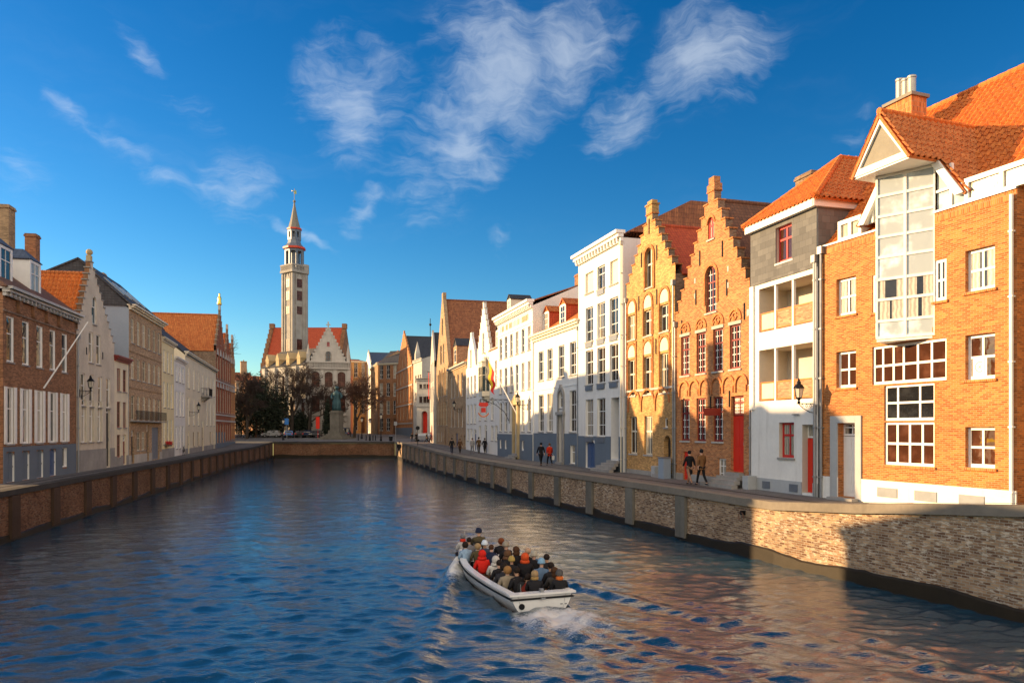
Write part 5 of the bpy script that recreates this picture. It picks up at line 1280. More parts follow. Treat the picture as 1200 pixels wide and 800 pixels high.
b = House('red_corniced_house', 'narrow low cream house with red cornice and red window frames', 134, 150.5, FAC_L, group=GL)
z = b.hz; u = b.u; W = b.W
cs = [W*.3, W*.72]
b.rowm(cs, .95, z(2.9), z(4.6), 'redsash', rev=.14); b.rowm(cs, .95, z(.15), z(2.1), 'redsash', rev=.14); b.rowm(cs[:1], .95, z(-2.1), z(-.4), 'redsash', rev=.14); b.opm(cs[1]-.45, cs[1]+.45, .08, z(-.4), kind='door', mat='wood_deepred', transom=.5)
b.wall('cream', z(5.2), 9, ridge=z(7.6)); b.cornice(z(5.5), 'wood_deepred', .4, .35, False); b.roof_par(z(5.45), z(7.6), 'tile_dark', gut=None); b.plinth(.75, 'stone')

b = House('brown_mansard_house', 'tall taupe house with steep slate roof, four skylights and a first floor railing', 151, 189.5, FAC_L, group=GL)
z = b.hz; u = b.u; W = b.W; e = z(9.75)
cs = [W*(i+.62)/6.2 for i in range(6)]
for h0, h1 in ((6.95, 8.9), (4.05, 5.8), (.75, 2.75)): b.rowm(cs, 1.05, z(h0), z(h1), 'creamtall', rev=.14, pane='pane_curtain')
b.opm(W*.06, W*.14, .1, z(-.05), kind='door', mat='wood_black', transom=.5); b.rowm([W*.26, W*.40], 1.1, z(-1.75), z(-.2), 'creamtall', rev=.14); b.opm(W*.5, W*.57, .1, z(.4), kind='door', mat='wood_black', transom=.6); b.opm(W*.66, W*.92, .05, z(.2), kind='door', mat='wood_grey')
b.wall('taupe', e-.2, 11, ridge=z(12.9), ridge_y=4, side='side_blue'); b.cornice(e+.15, 'wood_cream', .4, .55, False)
sl = MB(); yk, zk = 3.6, z(13.4)
sl.slab([(-.2, -.3, e+.1), (W+.2, -.3, e+.1), (W+.2, yk, zk), (-.2, yk, zk)], .12).slab([(-.2, yk, zk), (W+.2, yk, zk), (W+.2, 11, e), (-.2, 11, e)], .12).poly([(-.1, -.1, e), (-.1, yk, zk-.08), (-.1, 11, e)]).poly([(W+.1, -.1, e), (W+.1, yk, zk-.08), (W+.1, 11, e)])
sl.build('roof', M['slate'], b.root)
for i in range(4):
    c = W*(.16+.2*i); s_ = (zk-e)/(yk+.3)
    P = lambda yy, o: (yy, e+.1+s_*(yy+.3)+o)
    y0, y1 = .7, 2.2
    mb = MB(); mb.slab([(c-.35, *P(y0, .08)), (c+.35, *P(y0, .08)), (c+.35, *P(y1, .08)), (c-.35, *P(y1, .08))], .1); f = mb.build('skylight', M['zinc'], b.root)
    MB().slab([(c-.28, *P(y0+.08, .1)), (c+.28, *P(y0+.08, .1)), (c+.28, *P(y1-.08, .1)), (c-.28, *P(y1-.08, .1))], .015).build('pane', M['pane'], f)
mb = MB(); mb.box(.3, W-.3, -.5, -.003, z(.62), z(.72))
b.rail = mb.build('balcony_slab', M['stone'], b.root); mb = MB(); mb.box(.3, W-.3, -.5, -.46, z(1.5), z(1.54)); mb.box(.3, W-.3, -.5, -.46, z(.78), z(.81))
for i in range(60): x = .3+(W-.6)*i/59; mb.box(x-.012, x+.012, -.49, -.47, z(.81), z(1.5))
mb.build('balcony_rail', M['iron'], b.root)
b.chimney(W-1.0, 5, z(11), z(14.2), .9, .8, 'brick_tan', 0); b.band('string_course', z(6.2), z(6.3), 'brick_tan', .05); b.band('string_course', z(3.3), z(3.4), 'brick_tan', .05); b.plinth(.7, 'limestone')

b = House('tall_cream_house', 'tall narrow cream house with flowers on a ground floor sill', 189.5, 204, FAC_L, group=GL)
z = b.hz; u = b.u; W = b.W; cs = [W*.2, W*.5, W*.8]
for h0, h1 in ((5.5, 7.6), (2.1, 4.6), (-1.4, .95)): b.rowm(cs, 1.0, z(h0), z(h1), 'tall', rev=.14, pane='pane_curtain')
b.wall('yellowish', z(8.4), 10, ridge=z(11)); b.cornice(z(8.7), 'wood_cream', .4, .35, False); b.roof_par(z(8.65), z(11), 'tile_dark', gut=None); b.plinth(.9, 'stone')
mb = MB(); fx = b.root.matrix_basis @ Vector((W*.35, -.25, z(-1.42)))
t = thing('flower_box', 'window box of red flowers on the sill of the tall cream house', 'flower box', fx, b.root.rotation_euler.z)
MB().box(-.8, .8, -.14, .14, -.2, 0).build('planter_box', M['wood_brown'], t)
rn = random.Random(3)
for i in range(120): x, y, zz = rn.uniform(-.8, .8), rn.uniform(-.2, .2), rn.uniform(-.05, .28); mb.ball((x, y, zz), rn.uniform(.03, .06), 3)
mb.build('flowers', M['wood_red'], t)['kind'] = 'stuff'
b = House('small_white_house', 'small pale house with white window frames between two taller cream neighbours', 204, 217, FAC_L, group=GL)
z = b.hz; u = b.u; W = b.W; cs = [W*.2, W*.5, W*.8]
for h0, h1 in ((5.0, 6.7), (1.4, 4.0), (-2.0, .4)): b.rowm(cs, 1.05, z(h0), z(h1), 'tall', rev=.14, pane='pane_curtain')
b.wall('white', z(7.2), 10, ridge=z(10)); b.cornice(z(7.5), 'wood_white', .4, .35, False); b.roof_par(z(7.45), z(10), 'tile_dark', gut=None)
b = House('long_cream_house', 'long cream house with iron balcony and a big black slate roof', 217, 253, FAC_L, group=GL)
z = b.hz; u = b.u; W = b.W
cs = [W*(i+.6)/7.2 for i in range(7)]
b.rowm([c for i, c in enumerate(cs)], 1.2, z(4.7), z(7.2), 'tall', rev=.14, pane='pane_curtain'); b.rowm([c for i, c in enumerate(cs) if i != 3], 1.2, z(.5), z(3.7), 'tall', rev=.14, pane='pane_curtain')
b.rowm([cs[1], cs[2], cs[5]], 1.1, z(-2.0), z(-.3), 'brown', rev=.14); b.opm(cs[0]-.6, cs[0]+.6, .05, z(-.2), kind='door', mat='wood_black', transom=.5); b.opm(cs[3]-.8, cs[3]+.8, .05, z(1.2), kind='door', mat='wood_brown', transom=.9); b.opm(cs[6]-.6, cs[6]+.6, .05, z(-.2), kind='door', mat='wood_black', transom=.5)
b.wall('cream', z(8.3), 12, ridge=z(14), ridge_y=7); b.cornice(z(8.7), 'wood_cream', .45, .4, False)
b.roof_par(z(8.6), z(14.3), 'slate', ry=7, gut=None)
MB().box(cs[3]-1.6, cs[3]+1.6, -1.0, -.003, z(4.1), z(4.3)).prism([(-.8, z(4.09)), (-.01, z(3.5)), (-.01, z(4.09))], 'x', cs[3]-1.2, cs[3]-.9).prism([(-.8, z(4.09)), (-.01, z(3.5)), (-.01, z(4.09))], 'x', cs[3]+.9, cs[3]+1.2).build('balcony_slab', M['stone'], b.root)
mb = MB(); mb.box(cs[3]-1.6, cs[3]+1.6, -1.0, -.95, z(5.2), z(5.26))
for i in range(16): x = cs[3]-1.55+3.1*i/15; mb.box(x-.02, x+.02, -.99, -.96, z(4.3), z(5.2))
for yy in (-.7, -.35): mb.box(cs[3]-1.58, cs[3]-1.54, yy, yy+.03, z(4.3), z(5.2)); mb.box(cs[3]+1.54, cs[3]+1.58, yy, yy+.03, z(4.3), z(5.2))
mb.box(cs[3]-1.6, cs[3]-1.55, -.95, -.003, z(5.2), z(5.26)); mb.box(cs[3]+1.55, cs[3]+1.6, -.95, -.003, z(5.2), z(5.26))
mb.build('balcony_rail', M['iron'], b.root); b.plinth(.6, 'stone')
wall_lantern('wall_lantern', 'black wall lantern between windows of the long cream house with balcony', b, u(222), z(2.0), 'iron wall lanterns', .9, 1.1)

def gothic(name, label, p0, p1, ap, sh, wm, statue=False, D=24, roofm='tile_orange'):
    b = House(name, label, p0, p1, FAC_L, group=GL); z = b.hz; W = b.W; uc = W/2
    cs = [W*.18, W*.5, W*.82]
    for h0, h1 in ((7.6, 11.2), (2.6, 6.4), (-2.0, .8)): b.rowm(cs, W*.16, z(h0), z(h1), 'creamtall', rev=.18, arch=.4 if h0 > 1 else 0)
    b.opm(uc-.4, uc+.4, z(sh+1.2), z(sh+4.0), 'creamtall', arch=1)
    out = b.step_gable(z(sh), z(ap)-.8, 7, uc, .5)
    b.wall(wm, z(sh), D, outline=out, roof='perp', ridge=z(ap)-1.6, side='brick_dark'); b.copings(out, 'limestone'); b.roof_perp(z(sh), z(ap)-1.5, roofm, D=D)
    MB().box(uc-.3, uc+.3, .0, .3, z(ap)-.79, z(ap)).build('finial', M['limestone'], b.root)
    b.boxes('stone_band', 'limestone', [(0, W, -.09, -.003, z(h)-.1, z(h)+.12) for h in (7.2, 2.2, 1.3)])
    for c in cs:
        for h in (11.2, 6.4): MB().prism([(c-W*.1, z(h)-.1), (c+W*.1, z(h)-.1), (c, z(h)+.9)], 'y', -.07, -.003).build('window_hood', M['limestone'], b.root)
    b.plinth(z(-.4) if statue else .9, 'blue_grey')
    return b
b = gothic('red_gothic_house', 'red brick stepped gable with stone dressings and a gilded statue on top', 253, 263.5, 18.9, 11.6, 'brick_red', True)
z = b.hz; W = b.W
t = thing('gilded_statue', 'small gilded figure standing on the peak of the red stepped gable', 'statue', b.root.matrix_basis @ Vector((W/2, .15, z(18.9))), b.root.rotation_euler.z)
MB().lathe([(.3, 0), (.34, .2), (.26, .7), (.3, 1.0), (.2, 1.3), (.1, 1.4), (.15, 1.55), (.14, 1.7), (.05, 1.82)], 8).tube([(.25, 0, 1.1), (.5, 0, 1.35), (.45, 0, 1.9)], [.08, .07, .03], 5).build('figure', M['gold'], t, True)
b.chimney(-.6, 14, z(9), z(18.6), 2.6, 1.4, 'brick_tan', 1); b.chimney(-.3, 20, z(9), z(18.4), 1.2, 1.2, 'brick_orange', 1)
gothic('dark_gothic_house', 'dark red brick stepped gable beside the gable with the gilded statue', 263.5, 270.5, 17.0, 9.6, 'brick_red', D=14)
gothic('end_gothic_house', 'last narrow red stepped gable before the dark trees on the square', 270.5, 275.5, 16.0, 9.6, 'brick_orange', D=12)
# ================================================================== THE SQUARE AT THE END OF THE CANAL
GS = 'buildings round the far square'
def P(px, Y): return ((px-600)/900*Y, Y)
# ---- lodge with gable, long side wing and tower
Y0 = 170.0; zg = ground_r(Y0); k = Y0/900
b = House('gabled_lodge', 'pale stone lodge with pointed gable, balustrade and long sunlit side wing', P(360, Y0), P(409, Y0+2), zg=zg, group=GS, cat='lodge')
z = b.hz; u = b.u; W = b.W; H = lambda py: (503-py)*k-zg
cs = [W*.2, W*.51, W*.82]
b.rowm(cs, 1.7, H(453), H(435), 'brown', pane='pane_lodge', rev=.3, arch=.5); b.rowm(cs, 1.7, H(482), H(463), 'brown', pane='pane_lodge', rev=.3); b.opm(W*.5-.7, W*.5+.7, H(424), H(411), 'brown', arch=1, rev=.3); b.opm(W*.5-.3, W*.5+.3, H(405), H(400), 'red', rev=.3)
uc = W/2
out = [(0, H(424)), (uc-W*.44, H(424)), (uc-.25, H(383)), (uc+.25, H(383)), (uc+W*.44, H(424)), (W, H(424))]
D = 22
b.wall('limestone', H(424), D, outline=out, roof='perp', ridge=H(386), thick=.5)
b.roof_perp(H(424), H(386), 'slate', D=D, y0=.5, uc=uc, over=.2)
mb = MB(); mb.box(-.3, W+.3, -.5, -.003, H(432), H(430.5)); mb.box(-.3, W+.3, -.5, -.003, H(424.5), H(423))
for i in range(28): x = -.2+(W+.4)*i/27; mb.box(x-.09, x+.09, -.4, -.2, H(430.4), H(424.6))
mb.build('balustrade', M['limestone'], b.root)
mb = MB(); mb.box(-.1, W+.1, -.2, -.003, H(459), H(457.5)); mb.box(-.1, W+.1, -.25, -.003, H(487), H(485.5))
for c in (.02, W*.355, W*.665, W-.02): mb.box(c-.35, c+.35, -.3, -.003, 0, H(432.5))
mb.build('buttress', M['limestone'], b.root)
mb = MB(); mb.box(uc-.15, uc+.15, .1, .4, H(383), H(376)); mb.box(uc-.5, uc+.5, .15, .35, H(380), H(379))
for x in (0.2, W-.2): mb.box(x-.35, x+.35, -.3, .4, H(424), H(414)); mb.lathe([(.42, H(414)), (.02, H(402))], 6, (x, .05, 0))
n = 10
for sg in (-1, 1):
    for i in range(1, n): x = uc+sg*(W*.44*(1-i/n)); h = H(424)+(H(383)-H(424))*i/n; mb.box(x-.2, x+.2, -.1, .4, h, h+.55)
mb.build('pinnacle', M['limestone'], b.root)
# its long side, lit by the sun: seen left of the front
wy = 22
wing = House('side', None, (b.A.x-14, Y0+12), (b.A.x, Y0+.4), zg=zg)
wr = wing.root; z_ = wing.hz
for kk in ('category',):
    if kk in wr: del wr[kk]
wr.name = 'side_wing'
HW = lambda py: (503-py)*(Y0+6)/900-zg
wing.rowm([wing.W*(i+.5)/5 for i in range(5)], 1.4, HW(462), HW(440), 'brown', pane='pane_lodge', rev=.3); wing.rowm([wing.W*(i+.5)/5 for i in range(5)], 1.4, HW(490), HW(472), 'brown', pane='pane_lodge', rev=.3)
wing.wall('limestone', HW(428), 10, ridge=HW(408), ridge_y=5); wing.roof_par(HW(428), HW(408), 'slate', ry=5, gut=None)
for i in range(4):
    c = wing.W*(i+.6)/4.4
    MB().box(c-.6, c+.6, -.1, 2.5, HW(428), HW(421)).prism([(c-.75, HW(421)), (c+.75, HW(421)), (c, HW(413))], 'y', -.15, 3).build('gable_dormer', M['sandstone'], wr)
    MB().box(c-.9, c-.6, -.4, -.003, 0, HW(430)).build('buttress', M['limestone'], wr)
inv = b.root.matrix_basis.inverted()
wr.matrix_basis = inv @ wr.matrix_basis; wr.parent = b.root
# flatten one level: the wing's meshes become parts of the lodge
mb_ = wr.matrix_basis.copy()
for ch in list(wr.children): ch.matrix_basis = mb_ @ ch.matrix_basis; ch.parent = b.root
bpy.data.objects.remove(wr)
# ---- tower
YT = 186.0; kt = YT/900; HT = lambda py: (503-py)*kt-zg
tx = (345-600)*kt; s = 3.8
t = thing('stone_tower', 'slender pale stone tower with open lantern, red bands and pointed spire', 'tower', (tx, YT, zg), R(-38), GS)
mb = MB(); a = s/2
tb = MB(); tb.box(-a, a, -a, a, -.4, HT(321)); tb.lathe([(1.15, -.4), (1.15, HT(312))], 10, (a-.9, a-.1, 0))
for x, y in ((-a, -a), (a, -a), (-a, a), (a, a)): tb.box(x-.28, x+.28, y-.28, y+.28, -.3, HT(322))
for sx in (-1.0, 1.0): tb.box(sx-.16, sx+.16, -a-.18, -a-.003, 0, HT(322)); tb.box(a+.003, a+.18, sx-.16, sx+.16, 0, HT(322))
tb.build('shaft', M['tower_stone'], t)
for (p0, p1) in ((338, 328), (353, 342), (369, 360), (416, 398), (440, 420)):
    for face in (0, 1):
        wv = 1.5; h = round(HT(p1)-HT(p0), 2)
        o = link('window', frame_mesh(wv, h, 'brown'), t, (-wv/2, -a-.09, HT(p0)) if face == 0 else (a+.09, -wv/2, HT(p0)))
        if face: o.rotation_euler = (0, 0, R(90))
        link('pane', pane_mesh(wv, h, 'pane_lodge'), o, (0, .03, 0))
        if p0 == 338: q = MB(); q.prism([(-.75, h), (.75, h), (0, h+1.3)], 'y', 0, .06); q.build('tracery', M['limestone'], o, loc=(wv/2, 0, 0))
mb = MB(); c = a+.5
mb.box(-c, c, -c, c, HT(321), HT(319)); 
for q0, q1, r0, r1 in ((-c, c, -c, -c+.3), (-c, c, c-.3, c), (-c, -c+.3, -c+.3, c-.3), (c-.3, c, -c+.3, c-.3)):
    mb.box(q0, q1, r0, r1, HT(313), HT(311.5)); mb.box(q0, q1, r0, r1, HT(319), HT(318.2))
    L = max(q1-q0, r1-r0); n = int(L/.4)
    for i in range(n):
        f = (i+.5)/n
        if q1-q0 > r1-r0: x = q0+L*f; mb.box(x-.1, x+.1, r0+.05, r1-.05, HT(318.2), HT(313))
        else: y = r0+L*f; mb.box(q0+.05, q1-.05, y-.1, y+.1, HT(318.2), HT(313))
mb.lathe([(1.3, HT(321)), (1.45, HT(319)), (1.45, HT(310)), (1.2, HT(309.9))], 8, (a-.9, a-.1, 0))
mb.build('parapet', M['tower_stone'], t)
def stage(r, z0, z1, name):
    m_ = MB()
    for i in range(8): an = 2*math.pi*(i+.5)/8; m_.box(r*math.cos(an)-.22, r*math.cos(an)+.22, r*math.sin(an)-.22, r*math.sin(an)+.22, z0, z1)
    m_.lathe([(r*.55, z0), (r*.55, z1)], 8); m_.lathe([(r+.25, z1-.5), (r+.3, z1)], 8); m_.lathe([(r+.2, z0), (r+.2, z0+.6)], 8)
    return m_.build(name, M['lead'], t)
stage(2.0, HT(319), HT(293), 'lantern_stage')
MB().lathe([(2.3, HT(293)), (2.75, HT(292.5)), (2.75, HT(290.5)), (2.4, HT(290))], 8).build('red_band', M['red_band'], t)
MB().lathe([(2.45, HT(290)), (1.7, HT(286)), (1.45, HT(282))], 8).build('lantern_roof', M['lead'], t)
stage(1.3, HT(282), HT(270), 'lantern_stage')
MB().lathe([(1.5, HT(270)), (1.8, HT(269.6)), (1.8, HT(268)), (1.5, HT(267.8))], 8).build('red_band', M['red_band'], t)
MB().lathe([(1.5, HT(267.8)), (.95, HT(258)), (.25, HT(241)), (.12, HT(236))], 8).ball((0, 0, HT(236)), .35, 6).tube([(0, 0, HT(236)), (0, 0, HT(221))], .07, 5).build('spire', M['canopy_grey'], t)
MB().box(-.03, .03, -.7, .5, HT(225), HT(224)).prism([(-.1, HT(227)), (.6, HT(227)), (.5, HT(222)), (0, HT(224))], 'x', -.04, .04).build('weather_vane', M['gold'], t)
# ---- big red roofed hall behind
YH = 205.0; kh = YH/900; HH = lambda py: (503-py)*kh-zg
b = House('red_roofed_hall', 'large hall with steep red roof and stepped brick gable ends behind the tower', P(305, YH), P(397, YH), zg=zg, group=GS, cat='hall')
b.rowm([b.W*(i+.5)/6 for i in range(6)], 1.8, 6, 10, 'brown')
b.wall('brick_red', HH(435), 18, ridge=HH(379), ridge_y=9); b.roof_par(HH(435), HH(379), 'tile_red', ry=9, gut=None)
for x in (.4, b.W-.4):
    mb = MB()
    mb.prism([(0, HH(435)), (9, HH(378)), (18, HH(435))], 'x', x-.5, x+.5); mb.box(x-.6, x+.6, 8.2, 9.8, HH(380), HH(374))
    for i in range(1, 9): f = i/9; mb.box(x-.52, x+.52, 9*f-.5, 9*f+.5, HH(435)+(HH(379)-HH(435))*f-.5, HH(435)+(HH(379)-HH(435))*f+.9)
    mb.build('gable_end', M['brick_brown'], b.root)
# ---- statue on its pedestal
YS = 150.0; ks = YS/900; zs = ground_r(YS); HS = lambda py: (503-py)*ks-zs
t = thing('bronze_statue', 'green bronze robed figure on a stone pedestal with steps before the lodge', 'statue', ((394.5-600)*ks, YS, zs), R(-15))
mb = MB()
for i, (w, h) in enumerate(((5.4, .25), (4.6, .5), (3.8, .75), (3.0, 1.0))): mb.box(-w/2, w/2, -w/2, w/2, -.3 if i == 0 else h-.25, h-.002*i)
mb.build('pedestal_step', M['pilaster'], t)
MB().box(-1.2, 1.2, -1.2, 1.2, 1.0, 1.7).box(-.95, .95, -.95, .95, 1.7, HS(484)).box(-1.1, 1.1, -1.1, 1.1, HS(484), HS(482.8)).box(-.85, .85, -.85, .85, HS(482.8), HS(481)).build('pedestal', M['pilaster'], t)
h0 = HS(481); hh = HS(453)-h0; sc = hh/1.95
bd = MB(); bd.lathe([(.42, 0), (.40, .25), (.34, .7), (.30, 1.0), (.33, 1.25), (.36, 1.42), (.25, 1.55), (.09, 1.62), (.09, 1.66), (.13, 1.72), (.14, 1.82), (.1, 1.9), (.02, 1.95)], 14, (0, 0, 0), sy=.72)
bd.tube([(-.33, 0, 1.42), (-.46, -.05, 1.15), (-.34, -.25, .95)], [.11, .1, .06], 8); bd.tube([(.33, 0, 1.42), (.5, -.02, 1.15), (.5, -.2, 1.0)], [.11, .1, .06], 8)
for i in range(9): an = i*.7; bd.tube([(.38*math.cos(an), .28*math.sin(an), .02), (.3*math.cos(an+.15), .22*math.sin(an+.15), 1.0)], [.06, .03], 5)
f = bd.build('figure', M['bronze'], t, True); f.location = (0, 0, h0); f.scale = (sc*.95, sc*.95, sc)
MB().lathe([(.17, 1.78), (.2, 1.84), (.16, 1.95), (.05, 2.0)], 10, (0, .02, 0)).build('hat', M['bronze'], f, True)
# ---- houses beyond the square on the right: one street, receding
def simple(name, label, A, B, h, wm, rm, D=10, ridge=3.5, rows=3, cols=3, gable=None, st='tall', zg_=None, pm='pane', perp=False):
    b = House(name, label, A, B, zg=ground_r((A[1]+B[1])/2) if zg_ is None else zg_, group=GS); W = b.W
    fl = h/rows; ww = min(1.2, W/cols*.5)
    for r in range(1, rows): b.rowm([W*(i+.5)/cols for i in range(cols)], ww, fl*r+.6, fl*(r+1)-.5, st, pane=pm)
    b.rowm([W*(i+.5)/cols for i in range(cols-1)], ww, .9, fl-.4, st, pane=pm); b.opm(W*(cols-.5)/cols-.5, W*(cols-.5)/cols+.5, .05, fl-.5, kind='door', mat='wood_brown')
    if gable:
        out = b.step_gable(h, h+gable, 8, W/2, .5); b.wall(wm, h, D, outline=out, roof='perp', ridge=h+gable-.8); b.copings(out); b.roof_perp(h, h+gable-.7, rm)
    else: b.wall(wm, h-.05, D, ridge=h+ridge); b.roof_par(h, h+ridge, rm, gut=None); b.cornice(h, 'wood_cream', .4, .35, False)
    return b
# gabled toll house group past the tall brown roof
b = House('cream_gable_house', 'cream stone house with long pitched gable and red banner beside the tall ochre house', (-14.2, 133), (-12.4, 122.5), zg=-2.25, group=GS)
z = b.hz; W = b.W
b.rowm([W*.3, W*.7], 1.6, z(3), z(7), 'creamtall'); b.rowm([W*.3, W*.7], 1.6, z(8), z(11), 'creamtall'); b.opm(W*.3, W*.6, .1, z(.8), kind='door', mat='door_red', arch=1, rev=.4)
out = [(0, z(10)), (W*.5, z(16.5)), (W, z(11))]
b.wall('limestone', z(10), 18, outline=out, roof='perp', ridge=z(15.8)); b.roof_perp(z(10), z(16), 'slate', uc=W*.5)
t = thing('red_banner', 'tall red banner hanging on the cream stone gable front', 'banner', b.root.matrix_basis @ Vector((W*.12, -.3, z(5.2))), b.root.rotation_euler.z)
MB().box(-.5, .5, -.03, .03, 0, 4.5).build('banner_cloth', M['door_red'], t); MB().tube([(0, .3, 4.6), (0, -.3, 4.7)], .05, 6).build('banner_bracket', M['iron'], t)
# porch building: low stone block with arch and red doors
b = House('stone_porch_house', 'low pale stone toll house with arched porch and scarlet doors', (-18.6, 150), (-15.9, 149), zg=-2.0, group=GS)
z = b.hz; W = b.W
b.opm(W*.35, W*.8, .1, z(3.6), kind='door', mat='door_red', arch=1, rev=.8)
for c in (.3, .6, .85): b.opm(W*c-.35, W*c+.35, z(5.2), z(6.4), 'brown')
for c in (.3, .6, .85): b.opm(W*c-.3, W*c+.3, z(8), z(8.8), 'brown')
b.wall('limestone', z(9.6), 12, ridge=z(10.2)); b.band('string_course', z(9.5), z(10.0), 'limestone', .15); b.roof_par(z(9.9), z(11), 'slate', gut=None); b.band('string_course', z(4.4), z(4.7), 'limestone', .12)
b = House('stone_corner_tower', 'square pale stone block with small square windows and a scarlet door', (-20.3, 158), (-17.7, 151), zg=-1.8, group=GS)
z = b.hz; W = b.W
b.opm(W*.42, W*.58, .1, z(4), kind='door', mat='door_red', transom=.5)
for h in (6.0, 9.5): b.rowm([W*.3, W*.6, W*.85], 1.0, z(h), z(h+1.4), 'brown')
b.wall('limestone', z(14), 9, ridge=z(15.5)); b.band('string_course', z(13.5), z(14.1), 'limestone', .2); b.roof_par(z(14), z(15.5), 'slate', gut=None)
MB().box(.2, 1.2, .2, 1.2, z(14), z(15.4)).lathe([(.7, z(15.4)), (.03, z(18))], 4, (.7, .7, 0)).build('pinnacle', M['limestone'], b.root)
# big orange brick gable with black roof
b = House('orange_gable_hall', 'tall orange brick gable with stone bands and a long black slate roof', (-27.8, 184), (-20.6, 159), zg=-1.6, group=GS)
z = b.hz; W = b.W; uc = W/2
for h in (2.2, 6.2, 10.2): b.rowm([W*(i+.5)/5 for i in range(5)], 1.4, z(h), z(h+2.8), 'creamtall')
b.rowm([W*.4, W*.6], 1.2, z(14), z(16.4), 'creamtall')
out = b.step_gable(z(12.5), z(22), 12, uc, .8); b.wall('brick_orange', z(12.5), 26, outline=out, roof='perp', ridge=z(20.6)); b.roof_perp(z(12.5), z(20.8), 'slate', D=26)
b.boxes('stone_band', 'limestone', [(0, W, -.12, -.003, z(h), z(h)+.25) for h in (1.2, 5.2, 9.2, 13.2)]); b.plinth(2.0, 'blue_grey')
MB().tube([(uc, 6, z(20.8)), (uc, 6, z(25))], .08, 5).ball((uc, 6, z(23.6)), .3, 5).build('roof_spike', M['iron'], b.root)
# shaded street beyond
simple('shaded_corner_house', 'shaded dark brick house at the corner of the street beyond the square', P(443, 190), P(467, 188), 17.5, 'brick_brown', 'slate', 12, 3.5, 4, 3)
simple('shaded_side_house', 'ochre brick side front of the shaded corner house on the far street', P(434.5, 215), P(443, 192), 18, 'brick_tan', 'tile_red', 10, 3, 4, 4)
simple('sunlit_white_house', 'tall narrow white gabled house catching the sun on the far street', P(428.5, 240), P(434.5, 222), 20, 'white', 'slate_blue', 12, 3, 5, 4, 5)
simple('arched_yellow_house', 'yellow brick house with tall arched windows closing the street behind the bare tree', P(404, 232), P(430, 236), 22, 'brick_yellow', 'tile_brown', 12, 1.0, 4, 3)
simple('far_white_house', 'small white house low down at the far end of the street', P(426, 262), P(441, 262), 13, 'white', 'tile_brown', 10, 3, 3, 3)
# roofs left of the lodge
simple('far_chimney_house', 'ochre brick house with a square chimney behind the dark trees', P(276, 196), P(297, 198), 13.5, 'brick_tan', 'tile_brown', 10, 2.5, 3, 4).chimney(2.5, 4, 14, 19, 1.5, 1.2, 'brick_tan', 1)
simple('far_low_house', 'low brick house behind the dark trees next to the red roofed hall', P(296, 188), P(313, 190), 11.5, 'brick_brown', 'tile_orange', 10, 3, 3, 4)
simple('street_shading_house', 'unseen grey house added to shade the street behind the last red gable', (-56.5, 147), (-67, 178), 12, 'stone', 'slate', 10, 3, 3, 4)  # hidden from view; added to keep the sun off the street corner
# ================================================================== PEOPLE
def skin_mesh(name, V, E, Rd, root=0, sub=1, mats=(), smooth=True):
    """one continuous body grown round a skeleton of joints"""
    me = bpy.data.meshes.new('tmp'); me.from_pydata(V, E, []); o = bpy.data.objects.new('tmp', me); COL.objects.link(o)
    md = o.modifiers.new('skin', 'SKIN'); md.use_smooth_shade = smooth
    if not me.skin_vertices: me.skin_vertices.new()
    for i, r in enumerate(Rd):
        sv = me.skin_vertices[0].data[i]; sv.radius = r if isinstance(r, tuple) else (r, r); sv.use_root = (i == root); sv.use_loose = False
    if sub: s = o.modifiers.new('sub', 'SUBSURF'); s.levels = sub; s.render_levels = sub
    dg = bpy.context.evaluated_depsgraph_get(); dg.update()
    out = bpy.data.meshes.new_from_object(o.evaluated_get(dg)); out.name = name
    bpy.data.objects.remove(o); bpy.data.meshes.remove(me)
    out.materials.clear()
    for m in mats: out.materials.append(m)
    return out
class Skel:
    def __init__(s): s.V = []; s.E = []; s.R = []
    def j(s, p, r, par=None):
        s.V.append(tuple(p)); s.R.append(r)
        if par is not None: s.E.append((par, len(s.V)-1))
        return len(s.V)-1
    def chain(s, pts, par):
        for p, r in pts: par = s.j(p, r, par)
        return par
    def mesh(s, name, sub=1): return skin_mesh(name, s.V, s.E, s.R, 0, sub)
def hand(s, wrist, w, d, side):
    """palm, four unequal slightly curled fingers and a thumb; d: direction of the hand"""
    w, d = Vector(w), Vector(d).normalized(); f = Vector((0, 1, 0)); f = (f-d*f.dot(d)).normalized(); inw = Vector((-side, 0, 0))
    palm = s.j(w+d*.05, (.024, .036), wrist); kn = s.j(w+d*.095, (.018, .036), palm)
    for i, L in enumerate((.062, .072, .066, .05)):
        b = w+d*.1+f*(.030-.02*i); s.chain([(b, .0095), (b+d*L*.55+inw*.006, .009), (b+d*L*.95+inw*.026, .007)], kn)
    s.chain([(w+d*.045+f*.038, .011), (w+d*.085+f*.062+inw*.01, .009)], palm)
